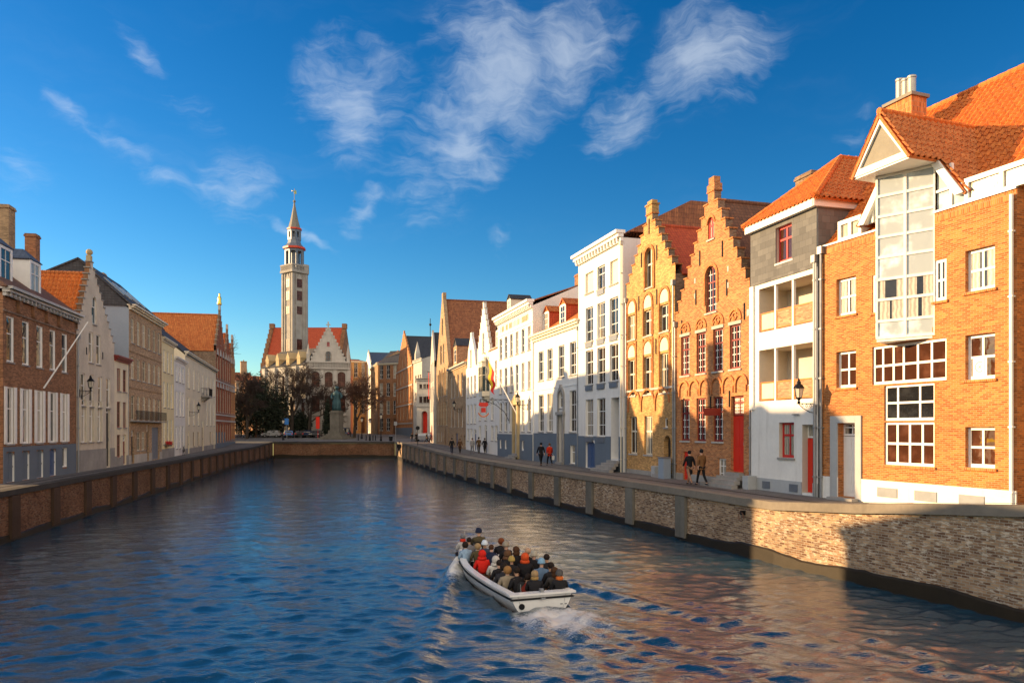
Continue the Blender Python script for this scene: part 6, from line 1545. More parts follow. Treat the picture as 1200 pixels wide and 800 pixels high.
def walker(pose, long_coat=False):
    """figure 1.75 m tall facing +Y; returns body, coat, trousers, shoe and hair meshes"""
    a = {'a': .30, 'b': -.24, 'c': .10}[pose]; b = Skel(); c = Skel(); t = Skel(); sh = Skel()
    pel = b.j((0, 0, .94), (.13, .10)); sp = b.chain([((0, .0, 1.12), (.125, .095)), ((0, .005, 1.32), (.15, .10)), ((0, 0, 1.44), (.08, .07)), ((0, .01, 1.50), .052)], pel)
    hd = b.chain([((0, .015, 1.57), (.07, .085)), ((0, .02, 1.65), (.078, .095)), ((0, .015, 1.71), (.055, .065))], sp)
    b.chain([((0, .135, 1.61), .012)], len(b.V)-2)
    cp = c.j((0, 0, .92), (.165, .13)); cs = c.chain([((0, 0, 1.12), (.155, .12)), ((0, .005, 1.32), (.18, .125)), ((0, 0, 1.45), (.10, .09)), ((0, .01, 1.49), .066)], cp)
    if long_coat: c.chain([((0, -.01, .7), (.18, .14)), ((0, -.01, .5), (.19, .15))], cp)
    else: c.chain([((0, 0, .84), (.165, .13))], cp)
    tp = t.j((0, 0, .93), (.14, .11))
    for sd in (-1, 1):
        k = a*sd; sh_i = 2
        arm = b.chain([((sd*.17, 0, 1.41), .055), ((sd*.225, -k*.25, 1.15), .042), ((sd*.23, -k*.55+.05, .93), .03)], sh_i)
        hand(b, arm, (sd*.23, -k*.55+.05, .93), (0, .15-k*.3, -1), sd)
        c.chain([((sd*.18, 0, 1.40), .075), ((sd*.24, -k*.25, 1.15), .06), ((sd*.245, -k*.55+.05, .95), .05)], 2)
        kn = (sd*.095, k*.45+.04, .50); an = (sd*.095, k*.95-(.10 if k < 0 else -.02), .09 if k >= 0 else .13)
        b.chain([((sd*.09, 0, .86), .085), (kn, .055), (an, .035), ((an[0], an[1]+.14, an[2]-.055), (.03, .022))], pel)
        t.chain([((sd*.09, 0, .86), .10), (kn, .07), ((an[0], an[1], an[2]+.02), .055)], tp)
        s0 = sh.j((an[0], an[1]-.03, an[2]-.02), (.045, .045)); sh.chain([((an[0], an[1]+.07, an[2]-.035), (.045, .035)), ((an[0], an[1]+.17, an[2]-.05), (.04, .025))], s0)
    hr = MB(); hr.ball((0, -.005, 1.665), .105, 8, 0, (.92, 1.08, 1.0))
    hm = hr.mesh('hair', [], True)
    # shoes are two separate loops: grow each on its own
    half = len(sh.V)//2
    shoes = [skin_mesh('shoe', sh.V[i*half:(i+1)*half], [(0, 1), (1, 2)], sh.R[i*half:(i+1)*half], 0, 1) for i in (0, 1)]
    face = MB()
    for sd in (-1, 1): face.ball((sd*.032, .108, 1.645), .011, 4); face.ball((sd*.088, .02, 1.625), .024, 4, 0, (.5, 1, 1.3))
    face.box(-.025, .025, .104, .112, 1.567, 1.575)
    return dict(body=b.mesh('person'), coat=c.mesh('coat'), trousers=t.mesh('trousers'), shoes=shoes, hair=hm, face=face.mesh('face_features', [], True))
def sitter(lean=0.0):
    """seated figure facing +Y, hips at z = 0"""
    b = Skel(); c = Skel(); t = Skel()
    pel = b.j((0, 0, .1), (.15, .12)); b.chain([((0, -.02+lean*.2, .32), (.14, .11)), ((0, lean*.5, .50), (.165, .11)), ((0, lean*.6, .61), (.085, .075)), ((0, lean*.7+.01, .67), .055)], pel)
    b.chain([((0, lean*.8+.02, .74), (.072, .088)), ((0, lean*.8+.03, .82), (.08, .096)), ((0, lean*.8+.025, .88), (.056, .066))], len(b.V)-1)
    b.chain([((0, lean*.8+.145, .775), .013)], len(b.V)-2)
    cp = c.j((0, 0, .08), (.2, .16)); c.chain([((0, -.02+lean*.2, .32), (.185, .145)), ((0, lean*.5, .50), (.205, .145)), ((0, lean*.6, .62), (.12, .105)), ((0, lean*.7+.01, .68), .08)], cp)
    tp = t.j((0, 0, .08), (.16, .12))
    for sd in (-1, 1):
        arm = b.chain([((sd*.19, lean*.5, .57), .055), ((sd*.25, lean*.3+.06, .33), .044), ((sd*.14, .27, .26), .032)], 2); hand(b, arm, (sd*.14, .27, .26), (-sd*.5, .8, -.1), sd)
        c.chain([((sd*.2, lean*.5, .56), .085), ((sd*.27, lean*.3+.06, .33), .07), ((sd*.16, .25, .27), .055)], 2)
        b.chain([((sd*.09, .2, .1), .08), ((sd*.09, .42, .12), .06), ((sd*.08, .36, -.2), .04), ((sd*.08, .46, -.24), (.03, .025))], pel)
        t.chain([((sd*.09, .2, .1), .095), ((sd*.09, .43, .12), .075), ((sd*.08, .36, -.18), .055)], tp)
    face = MB()
    for sd in (-1, 1): face.ball((sd*.033, lean*.8+.12, .81), .011, 4); face.ball((sd*.09, lean*.8+.03, .79), .024, 4, 0, (.5, 1, 1.3))
    face.box(-.025, .025, lean*.8+.112, lean*.8+.122, .73, .738)
    return dict(body=b.mesh('person'), coat=c.mesh('coat'), trousers=t.mesh('trousers'), face=face.mesh('face_features', [], True), head=(0, lean*.8+.025, .835))
_cloth = {}
def cloth(c):
    if c not in _cloth: _cloth[c] = m_plain('cloth %d' % len(_cloth), c, .85, 0, .25, .2, 9)
    return _cloth[c]
def mset(o, m):
    if not o.data.materials: o.data.materials.append(None)
    o.material_slots[0].link = 'OBJECT'; o.material_slots[0].material = m; return o
SKINS = [m_plain('light skin', (.55, .33, .23), .55), m_plain('tan skin', (.42, .24, .15), .55)]
WALK = {(p, l): walker(p, l) for p in 'abc' for l in (False, True)}
def person(label, X, Y, z, rz, coat, trousers, hair, pose='a', long=False, h=1.75, hood=None, group=None):
    k = WALK[(pose, long)]; o = tag(link('person', k['body']), label, 'person', group); mset(o, SKINS[0])
    o.location = (X, Y, z+.005); o.rotation_euler.z = rz; s = h/1.77; o.scale = (s, s, s)
    mset(link('coat', k['coat'], o), cloth(coat)); mset(link('trousers', k['trousers'], o), cloth(trousers))
    for q in k['shoes']: mset(link('shoe', q, o), M['rubber'])
    mset(link('hair', k['hair'], o), cloth(hair)); mset(link('face_features', k['face'], o), M['wood_brown'])
    return o
BLK, NAVY, BRN, RED, GRY = (.012, .012, .014), (.015, .022, .05), (.10, .05, .025), (.55, .035, .012), (.16, .16, .17)
def ground_pt(px, py, gf=ground_r):
    Y = 60.0
    for _ in range(60): Y = -gf(Y)*900/(py-503)
    return ((px-600)/900*Y, Y, gf(Y))
GW = 'people walking on the sunlit quay'
def walk(label, px, py, h, coat, tr, hair, pose, long=False, rz=0):
    X, Y, zz = ground_pt(px, py); return person(label, X, Y, zz, rz, coat, tr, hair, pose, long, h, group=GW)
aw = R(18)
walk('person in a long black coat walking past the orange step gabled house', 808, 568, 1.72, BLK, (.3, .17, .11), BLK, 'a', True, aw)
walk('person in a brown jacket walking beside a companion in a long black coat', 822, 569, 1.80, (.17, .085, .035), BLK, BLK, 'b', False, aw)
walk('person in a black jacket walking past the blue base of the white houses', 634, 546, 1.78, BLK, BLK, BLK, 'a', False, aw)
walk('person in a bright orange red jacket with dark trousers', 644, 545.5, 1.72, RED, BLK, BRN, 'b', False, aw)
walk('person in a dark coat standing by the blue door of the ochre house', 529.5, 532.5, 1.78, BLK, NAVY, BLK, 'c', False, aw)
walk('person in a brown coat facing the ochre brick house', 539, 532, 1.68, BRN, BLK, BRN, 'a', True, aw)
walk('person in a pale grey coat at the left of a group of four', 553.5, 531.7, 1.74, (.33, .32, .31), GRY, BRN, 'b', False, aw)
walk('broad person in a brown jacket within a group of four', 561, 531.5, 1.82, (.13, .08, .035), BLK, BLK, 'c', False, aw)
walk('person in a long black coat within a group of four', 568, 531.4, 1.72, BLK, BLK, BLK, 'a', True, aw)
walk('person in black with a pale bag at the right of a group of four', 575, 531, 1.74, BLK, BLK, BLK, 'b', False, aw)
walk('small dark figure alone at the far canal corner', 467.8, 517.2, 1.55, BLK, BLK, BRN, 'a', False, aw+2.6)
walk('dark figure in blue trousers on the far quay, left of a pair', 482.8, 518.6, 1.72, BLK, NAVY, BLK, 'b', False, aw)
walk('dark figure on the far quay, right of a pair', 487.8, 518.6, 1.75, BLK, BLK, BLK, 'c', False, aw)
walk('dark striding figure crossing before the scarlet doors', 500, 518.8, 1.78, BLK, BLK, BLK, 'a', False, aw-1.4)
walk('blue grey figure striding beside a dark one near the scarlet doors', 504.5, 518.4, 1.78, (.07, .09, .13), BLK, BRN, 'b', False, aw-1.4)
X, Y, zz = ground_pt(646.8, 545)
t = thing('carrier_bag', 'white carrier bag held by the person in the orange red jacket', 'bag', (X+.03, Y, zz+.42), .3)
MB().prism([(-.14, 0), (.14, 0), (.17, .3), (-.17, .3)], 'y', -.05, .05).build('bag_body', M['wood_white'], t); MB().tube([(-.1, 0, .3), (-.05, 0, .43), (.05, 0, .43), (.1, 0, .3)], .008, 5).build('bag_handle', M['wood_white'], t)

# ================================================================== TOUR BOAT
rzb = math.atan2(HD.y, HD.x)-math.pi/2        # local +Y runs to the bow
boat = thing('tour_boat', 'white open tour boat crowded with passengers, seen from its stern', 'boat', (BX, BY, WATER), rzb)
LB = 7.6
def beam(f): return 1.02*(1-.12*(1-min(1, f/.35))**2)*(1 if f < .45 else max(.03, 1-((f-.45)/.55)**2.1))
def sheer(f): return .42+.10*f+.42*max(0, f-.35)**1.6
mb = MB(); NS = 26; rows = []
for i in range(NS+1):
    f = i/NS; y = LB*f+(.30*max(0, f-.85)/.15 if f > .85 else 0)*.0; w = beam(f); hs = sheer(f)
    rake = .35*max(0, (f-.8)/.2)
    rows.append([(-w, y+rake, hs), (-w*.97, y+rake*.8, hs-.16), (-w*.90, y+rake*.3, .12), (-w*.72, y, -.12), (-w*.3, y-.02, -.28), (0, y-.03, -.34), (w*.3, y-.02, -.28), (w*.72, y, -.12), (w*.90, y+rake*.3, .12), (w*.97, y+rake*.8, hs-.16), (w, y+rake, hs)])
vs = [p for r in rows for p in r]; n = 11
mb.add(vs, [(i*n+k, i*n+k+1, (i+1)*n+k+1, (i+1)*n+k) for i in range(NS) for k in range(n-1)])
mb.add(rows[0], [tuple(range(n))])
M['boat_white'] = m_plain('white boat paint', (.74, .73, .70), .28, 0, .10, .5, 2); M['boat_deck'] = m_plain('pale grey deck', (.42, .42, .41), .6, 0, .2); M['boat_cream'] = m_plain('cream rub rail', (.62, .57, .48), .5, 0, .15)
hull = mb.build('hull', M['boat_white'], boat, True)
# gunwale: flat capping, black rub line, inner side and floor
mb = MB(); ib = MB(); rl = MB()
for sg in (-1, 1):
    o1, i1 = [], []
    for r in rows: x, y, zz = r[0]; w = abs(x); o1.append((sg*(w+.05), y, zz)); i1.append((sg*max(.01, w-.17), y-.02, zz))
    for (a, b_), (c_, d_) in zip(zip(o1, i1), zip(o1[1:], i1[1:])):
        up = lambda p: (p[0], p[1], p[2]+.05)
        mb.quad(up(a), up(c_), up(d_), up(b_)); mb.quad(a, c_, up(c_), up(a)); mb.quad(b_, d_, up(d_), up(b_)); mb.quad(a, c_, d_, b_)
        fl = lambda p: (p[0]*.8, p[1], -.2); ib.quad(b_, d_, fl(d_), fl(b_))
        dn = lambda p, q: (p[0]-sg*.03, p[1], p[2]-q); rl.tube([dn(a, .10), dn(c_, .10)], .028, 5, cap=False)
mb.box(-1.0, 1.0, -.09, .22, sheer(0)+.002, sheer(0)+.056); rl.tube([(-.95, -.02, sheer(0)-.1), (.95, -.02, sheer(0)-.1)], .03, 6)
mb.build('gunwale', M['boat_white'], boat); ib.build('inner_side', M['boat_deck'], boat); rl.build('rub_rail', M['iron'], boat)
fl = MB()
for i in range(NS): (a, b_) = rows[i], rows[i+1]; fl.quad((-abs(a[0][0])*.8, a[0][1], -.2), (abs(a[0][0])*.8, a[0][1], -.2), (abs(b_[0][0])*.8, b_[0][1], -.2), (-abs(b_[0][0])*.8, b_[0][1], -.2))
fl.build('floor', M['boat_deck'], boat)
NB = 9
seat_y = [.55+.66*i for i in range(NB)]
for y in seat_y: w = beam(y/LB)*.8; MB().box(-w, w, y-.18, y+.18, .06, .11).box(-w, w, y-.22, y-.185, .11, .30).box(-w*.9, -w*.8, y-.1, y+.1, -.19, .058).box(w*.8, w*.9, y-.1, y+.1, -.19, .058).build('bench', M['wood_brown'], boat)
MB().tube([(-.62, -.035, .12), (-.62, -.005, .12)], .085, 14).build('exhaust_port', M['iron'], boat); MB().box(-.06, .06, -.12, .0, .30, .34).build('stern_fitting', M['zinc'], boat); MB().box(-.05, .05, .0, .12, sheer(0)+.06, sheer(0)+.15).build('cleat', M['zinc'], boat)
MB().box(.55, .62, -.02, -.005, .1, .13).box(.68, .75, -.02, -.005, .1, .13).build('registration_mark', M['zinc'], boat)
# fore deck and wheel stand
MB().prism([(-.62, 6.4), (.62, 6.4), (.3, 7.5), (0, 7.9), (-.3, 7.5)], 'z', .55, .60).build('fore_deck', M['boat_white'], boat)
st = MB(); st.box(-.2, .2, 6.25, 6.38, .03, .85); st.build('wheel_stand', M['boat_white'], boat); MB().tube([(.2*math.cos(a), 6.2, .85+.2*math.sin(a)) for a in [i*.5 for i in range(14)]], .016, 6).build('steering_wheel', M['iron'], boat)
MB().tube([(0, 7.75, .6), (0, 7.75, 1.2)], .02, 6).build('bow_staff', M['zinc'], boat)

SIT = [sitter(l) for l in (0.0, .05, .1, -.04)]
def hat_mesh(kind):
    m_ = MB()
    if kind == 'beanie': m_.lathe([(.118, -.03), (.124, .0), (.12, .05), (.1, .10), (.06, .14), (.02, .155)], 12, sy=1.1); m_.lathe([(.126, -.04), (.13, -.01), (.126, .02)], 12, sy=1.1)
    elif kind == 'hood': m_.ball((0, -.03, -.02), .15, 8, 0, (.95, 1.0, 1.1)); m_.lathe([(.16, -.22), (.17, -.16), (.13, -.1)], 12)
    elif kind == 'long': m_.ball((0, -.015, 0), .122, 8, 0, (1, 1.08, 1.05)); m_.ball((0, -.06, -.12), .11, 7, 0, (1.0, .7, 1.3))
    elif kind == 'bob': m_.ball((0, -.02, -.01), .13, 8, 0, (1, 1.05, 1.05))
    elif kind == 'cap': m_.lathe([(.115, -.01), (.12, .04), (.09, .1), (.02, .12)], 12, sy=1.1); m_.box(-.08, .08, .1, .2, -.01, .01)
    else: m_.ball((0, -.012, .02), .112, 8, 0, (.95, 1.1, 1.0))
    return m_.mesh('hat' if kind in ('beanie', 'hood', 'cap') else 'hair', [], True)
HATS = {k: hat_mesh(k) for k in ('beanie', 'hood', 'long', 'bob', 'cap', 'short')}
SCARF = MB().lathe([(.10, -.05), (.13, -.02), (.125, .05), (.09, .08)], 12).mesh('scarf', [], True)
GP = 'passengers seated in the tour boat'
def passenger(label, cx, cy, coat, hatk, hatc, scarf=None, trn=0, head_z=None, lift=0, var=0, back=None):
    """cx, cy: where the head stands in the surveyed photo (crop pixels of the boat view)"""
    px, py = 490+cx/5.4545, 600+cy/5.4545; hz = WATER+.88+.24*(392-cy)/234+lift
    Y = 24.0
    Y = -hz*900/(py-503); X = (px-600)/900*Y
    k = SIT[var % 4]; o = tag(link('person', k['body']), label, 'person', GP); mset(o, SKINS[var % 2]); rz = rzb+trn*.35+(.38*math.sin(cx*1.7+cy*.9) if 450 < cx < 860 else .12*math.sin(cx)); o.rotation_euler.z = rz
    hx, hy, hh = k['head']; s = .91+.05*math.sin(cx*3.1+cy)
    o.scale = (s, s, s); off = Matrix.Rotation(rz, 3, 'Z') @ Vector((hx, hy, 0))*s
    o.location = (X-off.x, Y-off.y, hz-hh*s)
    mset(link('coat', k['coat'], o), cloth(coat)); mset(link('trousers', k['trousers'], o), cloth((.02, .02, .03))); mset(link('face_features', k['face'], o), M['wood_brown'])
    h_ = mset(link('hat' if hatk in ('beanie', 'hood', 'cap') else 'hair', HATS[hatk], o), cloth(hatc)); h_.location = (hx, hy, hh+.0)
    if scarf: s_ = mset(link('scarf', SCARF, o), cloth(scarf)); s_.location = (hx, hy-.01, hh-.15)
    return o
DK, OLV, WHT, BGE, LBL = (.016, .015, .017), (.075, .06, .03), (.5, .47, .42), (.26, .21, .145), (.2, .36, .5)
HB, HBR, HBL, HRED = (.02, .013, .01), (.07, .032, .015), (.33, .22, .11), (.16, .045, .015)
drv = passenger('helmsman in an olive jacket and navy beanie standing above the passengers at the bow', 387, 122, OLV, 'beanie', NAVY, None, 0, None, .22, 0)
PL = [
 ('passenger in a pale coat with a red scarf nearest the bow', 285, 158, (.4, .38, .36), 'short', GRY, (.6, .04, .02), .3),
 ('passenger in a grey jacket with dark hair below the helmsman', 325, 178, GRY, 'short', HB, None, .5),
 ('passenger in a pale blue jacket leaning out by the bow rail', 300, 205, (.25, .36, .48), 'bob', HB, None, .9),
 ('passenger with a white and blue bobble hat behind the red hooded one', 425, 200, (.05, .06, .09), 'beanie', (.6, .68, .75), None, 0),
 ('blonde passenger in an olive coat at the left gunwale', 380, 215, OLV, 'bob', HBL, None, .2),
 ('passenger in a scarlet hooded jacket at the left gunwale', 408, 262, (.6, .02, .012), 'hood', (.6, .02, .012), None, .1),
 ('passenger in dark blue with brown hair in the middle of the boat', 468, 225, NAVY, 'short', HBR, None, -.3),
 ('dark haired passenger with a rust red scarf turned to the bank', 530, 182, DK, 'bob', HRED, None, -.2),
 ('passenger in a dark coat with a beige knitted hat near the bow', 560, 208, DK, 'beanie', (.3, .26, .2), None, 0),
 ('passenger with thick brown hair and a fur collar in midship', 625, 238, DK, 'long', HBR, HBR, 0),
 ('passenger with a dark fur hood in midship', 568, 262, DK, 'hood', (.12, .06, .03), None, 0),
 ('passenger in a white hooded coat on the left side', 495, 300, WHT, 'hood', WHT, None, .15),
 ('dark haired passenger in black right behind the white hooded coat', 517, 325, DK, 'short', HB, None, 0),
 ('passenger with a mustard knitted hat and dark coat', 597, 303, DK, 'beanie', (.38, .27, .08), None, 0),
 ('passenger in a dark coat with an orange red hood on the right side', 682, 282, DK, 'hood', (.6, .08, .02), None, -.2),
 ('bald headed passenger turned towards the right bank', 700, 250, DK, 'short', (.45, .28, .18), None, -.6),
 ('passenger with a pale grey hat and black coat on the right side', 740, 270, DK, 'beanie', (.38, .35, .28), None, -.1),
 ('dark haired passenger furthest out on the right side', 820, 288, DK, 'short', HB, None, -.3),
 ('passenger with a light blue hat and blue jacket', 788, 318, (.10, .16, .24), 'beanie', LBL, None, -.1),
 ('dark haired passenger behind the light blue hat', 847, 342, DK, 'short', HB, None, -.2),
 ('ginger haired passenger in a beige jacket with a bag strap in the rear row', 570, 365, BGE, 'bob', (.3, .15, .05), None, 0),
 ('passenger in black carrying a dark backpack in the rear row', 628, 372, DK, 'short', HB, None, 0),
 ('blonde passenger in a black coat in the rear row', 745, 392, DK, 'bob', HBL, (.35, .22, .08), 0),
 ('long brown haired passenger at the right end of the boat', 870, 372, (.05, .045, .04), 'long', HBR, None, -.2),
 ('passenger with a grey hat and orange scarf in the last row', 903, 392, DK, 'beanie', (.09, .085, .08), (.55, .14, .03), 0),
 ('crouching passenger in a dark red jacket half hidden in the rear', 700, 415, (.16, .02, .012), 'short', HB, None, -.3),
 ('passenger in a dark coat between the white hood and the mustard hat', 548, 345, (.03, .03, .035), 'bob', HB, None, 0),
]
for i, r in enumerate(PL): passenger(*r[:7], trn=r[7] if len(r) > 7 else 0, var=i, lift=(-.12 if 'crouching' in r[0] else 0))
bp = [o for o in COL.objects if o.get('label', '').startswith('passenger in black carrying')][0]
t = thing('backpack', 'dark backpack with pale straps worn by a passenger in the rear row', 'backpack', bp.matrix_basis @ Vector((0, -.2, .28)), rzb)
MB().lathe([(.10, -.2), (.15, -.17), (.16, 0), (.14, .16), (.07, .21)], 12, sy=.55).build('backpack_body', M['rubber'], t, True); MB().box(-.09, -.06, -.10, -.085, -.16, .16).box(.06, .09, -.10, -.085, -.16, .16).box(-.05, .05, -.11, -.08, -.12, .0).build('backpack_strap', M['zinc'], t)
# ================================================================== TREES
def bare_tree(name, label, X, Y, zg, h, spread, seed, twig=(.05, .033, .025), bark=(.05, .038, .028), depth=6, group='bare winter trees'):
    rn = random.Random(seed); t = thing(name, label, 'tree', (X, Y, zg), rn.uniform(0, 6), group)
    tr, cr = MB(), MB()
    def grow(p, d, L, r, lv):
        pts = [p]; rs = [r]; q = p.copy(); dd = d.copy()
        for i in range(3):
            dd = (dd+Vector((rn.gauss(0, .12), rn.gauss(0, .12), rn.gauss(.03, .06)))).normalized(); q = q+dd*L/3; pts.append(q.copy()); rs.append(max(.022, r*(1-.14*(i+1))))
        (tr if lv > 2 else cr).tube(pts, rs, 6 if lv > 3 else (4 if lv > 1 else 3), cap=False)
        if lv <= 0: return
        for i in range(rn.choice((3, 4)) if lv > 1 else rn.choice((7, 8, 9))):
            an = rn.uniform(.3, .85)*spread; az = rn.uniform(0, 6.28); ax = dd.orthogonal().normalized(); ax = Matrix.Rotation(az, 3, dd) @ ax
            nd = (Matrix.Rotation(an, 3, ax) @ dd); k = rn.uniform(.35, 1.0)
            j = min(2, int(k*3)); base = pts[j]+(pts[j+1]-pts[j])*(k*3-j)
            grow(base, nd, L*rn.uniform(.55, .78), rs[j+1]*rn.uniform(.56, .74), lv-1)
    grow(Vector((0, 0, -.2)), Vector((0, 0, 1)), h*.36, h*.022, depth)
    tr.build('trunk', m_plain('bark', bark, .9), t); cr.build('crown', m_plain('twigs', twig, .9), t); return t
def leafy(name, label, X, Y, zg, blobs, n, seed, dark=(.012, .02, .010), light=(.03, .045, .02), leaf=.28, group=None, trunk=.25):
    rn = random.Random(seed); t = thing(name, label, 'tree', (X, Y, zg), 0, group); mb = MB(); tk = MB()
    H = max(b[2]+b[5] for b in blobs); tk.tube([(0, 0, -.3), (.1, .05, H*.4), (0, .1, H*.8)], [trunk, trunk*.7, trunk*.2], 7)
    for b in blobs: tk.tube([(0, 0, H*.2), (b[0]*.6, b[1]*.6, b[2]*.8), (b[0], b[1], b[2])], [trunk*.5, trunk*.3, .03], 5)
    tot = sum(b[3]*b[4]*b[5] for b in blobs)
    for b in blobs:
        for i in range(int(n*b[3]*b[4]*b[5]/tot)):
            d = Vector((rn.gauss(0, 1), rn.gauss(0, 1), rn.gauss(0, 1))).normalized(); r = rn.random()**.45*(1+.22*math.sin(d.x*5+seed)*math.cos(d.z*6+d.y*4))
            c = Vector((b[0]+d.x*r*b[3], b[1]+d.y*r*b[4], b[2]+d.z*r*b[5]))
            u_ = Vector((rn.gauss(0, 1), rn.gauss(0, 1), rn.gauss(0, .6))).normalized()*leaf*rn.uniform(.5, 1.2); v_ = u_.orthogonal().normalized()*leaf*rn.uniform(.3, .6)
            v_ = Matrix.Rotation(rn.uniform(0, 6), 3, u_.normalized()) @ v_
            mb.poly([c-u_, c-v_, c+u_, c+v_])
    m, T, p = new_mat('foliage'); ob = T.node('ShaderNodeTexCoord').outputs['Object']
    setp(T, p, T.mix(T.sstep(T.noise(ob, 2.5, 4, .7), .35, .7), dark, light), .7)
    tk.build('trunk', M['wood_brown'], t); mb.build('crown', m, t); return t
def pt(px, Y): return (px-600)/900*Y
zq = lambda Y: ground_r(Y)
def hgt(py, Y): return (503-py)*Y/900-zq(Y)
Ye = 158
leafy('evergreen_tree', 'big dark evergreen tree at the left of the square', pt(300, Ye), Ye, zq(Ye), [(0,0,5.5,4.8,4.2,5.4), (-2.4,0,4,3.4,3,4.2), (2.2,0,7.5,3.4,3.2,4.2), (1,0,10.6,2.2,2.2,2.6), (3.8,.5,4,2.8,2.6,4.2)], 9500, 3)
leafy('evergreen_tree', 'dark rounded evergreen tree beside the big one on the square', pt(323, Ye+4), Ye+4, zq(Ye), [(0,0,4.5,3.2,3,4.2), (1.2,0,8,2.4,2,3.2), (-1,0,2.5,2.8,2.4,2.6)], 6000, 5)
leafy('clipped_evergreen', 'low dark bush shaped evergreen in front of the lodge', pt(350, 163), 163, zq(163), [(0,0,2.8,2.2,2,2.6), (1.5,0,2.2,1.4,1.4,1.8)], 3000, 8)
leafy('conical_fir', 'slim dark conical fir standing left of the statue', pt(384, 156), 156, zq(156), [(0,0,1.8,1.15,1.1,1.7), (0,0,4,.95,.9,1.9), (0,0,6,.6,.6,1.6), (0,0,7.3,.3,.3,.9)], 3400, 9, leaf=.22)
bare_tree('bare_tree', 'bare tree with fine brown twigs before the lit side of the lodge', pt(341, 160), 160, zq(160), 23, 1.0, 21)
bare_tree('bare_tree', 'bare spreading tree close to the corner of the lodge front', pt(362, 162), 162, zq(162), 19, 1.05, 22)
bare_tree('bare_tree', 'bare tree with reddish twigs right of the statue', pt(415, 156), 156, zq(156), 17, 1.05, 23, (.09, .045, .03))
bare_tree('bare_tree', 'bare tree above the dark evergreens at the left of the square', pt(318, 168), 168, zq(168), 19, 1.0, 24)
bare_tree('bare_tree', 'bare round crowned tree rising behind the orange roof of the shaded houses', -56.3, 128, -2.5, 27, 1.0, 27, (.12, .075, .06), depth=5)
bare_tree('bare_tree', 'thin bare tree at the dark left edge of the square', pt(289, 150), 150, zq(150), 14, 1.0, 29)

# ================================================================== CARS, LAMPS AND SMALL THINGS OF THE SQUARE
def make_car(name, van=False):
    t = thing(name, None, None); L, Wd, H = (4.6, 1.8, 1.9) if van else (4.1, 1.7, 1.45)
    prof = [(-L/2, .35), (-L/2, .8), (-L/2+.1, .95), (-L*.38, 1.0), (-L*.33, H-.1), (-L*.28, H), (L*.18, H) if van else (L*.08, H), (L*.3, 1.0) if not van else (L*.34, 1.1), (L*.46, .85), (L/2, .7), (L/2, .35)]
    mb = MB(); n = len(prof); vs = []
    for s_ in (-1, 1):
        for y, z in prof: vs.append((s_*(Wd/2-(.16 if z > 1.05 else 0)), y, z))
    mb.add(vs, [tuple(range(n)), tuple(range(2*n-1, n-1, -1))]+[(i, (i+1) % n, n+(i+1) % n, n+i) for i in range(n)]); body = mb.build('body', None, t)
    g = MB(); w = Wd/2-.15
    yb, yf = -L*.31, (L*.22 if van else L*.2)
    for s_ in (-1, 1): g.prism([(yb, 1.05), (yf, 1.05), (yf-.35, H-.08), (yb+.1, H-.08)], 'x', s_*w, s_*(w+.035))
    g.quad((-w+.08, -L*.385, 1.03), (w-.08, -L*.385, 1.03), (w-.1, -L*.335, H-.14), (-w+.1, -L*.335, H-.14))
    ys = (L*.29, L*.095) if not van else (L*.345, L*.19)
    g.quad((-w+.05, ys[0]+.02, 1.04), (w-.05, ys[0]+.02, 1.04), (w-.1, ys[1]+.03, H-.1), (-w+.1, ys[1]+.03, H-.1)); g.build('glass', M['pane'], t)
    for sx in (-1, 1):
        for y in (-L*.3, L*.3):
            wm = MB(); wm.tube([(sx*(Wd/2-.18), y, .31), (sx*(Wd/2+.01), y, .31)], .31, 16); wh = wm.build('wheel', M['rubber'], t); MB().tube([(sx*(Wd/2+.005), y, .31), (sx*(Wd/2+.03), y, .31)], .18, 12).build('rim', M['zinc'], wh)
        MB().box(sx*Wd*.42-.16, sx*Wd*.42+.16, L/2-.06, L/2+.015, .62, .76).build('headlight', M['lamp_glass'], t); MB().box(sx*Wd*.42-.12, sx*Wd*.42+.12, -L/2-.015, -L/2+.05, .7, .9).build('tail_light', M['wood_red'], t)
    MB().box(-Wd*.46, Wd*.46, L/2-.05, L/2+.06, .36, .52).build('front_bumper', M['rubber'], t); MB().box(-Wd*.46, Wd*.46, -L/2-.06, -L/2+.05, .36, .52).build('rear_bumper', M['rubber'], t)
    return t
CP = {k: m_plain('car paint '+k, c, .25, .2, .05, .6) for k, c in dict(black=(.012, .012, .014), navy=(.02, .035, .08), silver=(.3, .31, .33), blue=(.04, .12, .3), grey=(.08, .085, .09)).items()}
c0, v0 = make_car('parked_car'), make_car('parked_van', True); used = {0: False, 1: False}
def put_car(label, px, Y, rz, paint, van=False):
    src = v0 if van else c0; t = src if not used[van] else copy_tree(src); used[van] = True
    tag(t, label, 'van' if van else 'car', 'cars parked on the square'); t.location = (pt(px, Y), Y, zq(Y)); t.rotation_euler.z = rz
    for ch in t.children:
        if ch.name.startswith('body'): mset(ch, CP[paint])
for a in [('black car parked under the dark trees at the left of the square', 300, 160, 1.3, 'black'), ('silver car half hidden under the dark trees', 319, 158, 1.5, 'silver'), ('blue car parked left of the row before the lodge', 339, 156, .2, 'blue'),
          ('black estate car in the row parked before the lodge', 352, 157, .15, 'black'), ('navy car facing the canal in the row before the lodge', 361, 157.5, 3.2, 'navy'), ('grey car next to the red sign post before the lodge', 371, 158, 3.2, 'grey')]: put_car(*a)
put_car('dark van parked right of the statue', 405.5, 160, .1, 'navy', True)
put_car('white topped pale car near the scarlet doors of the toll house', 496, 140, 1.4, 'silver')

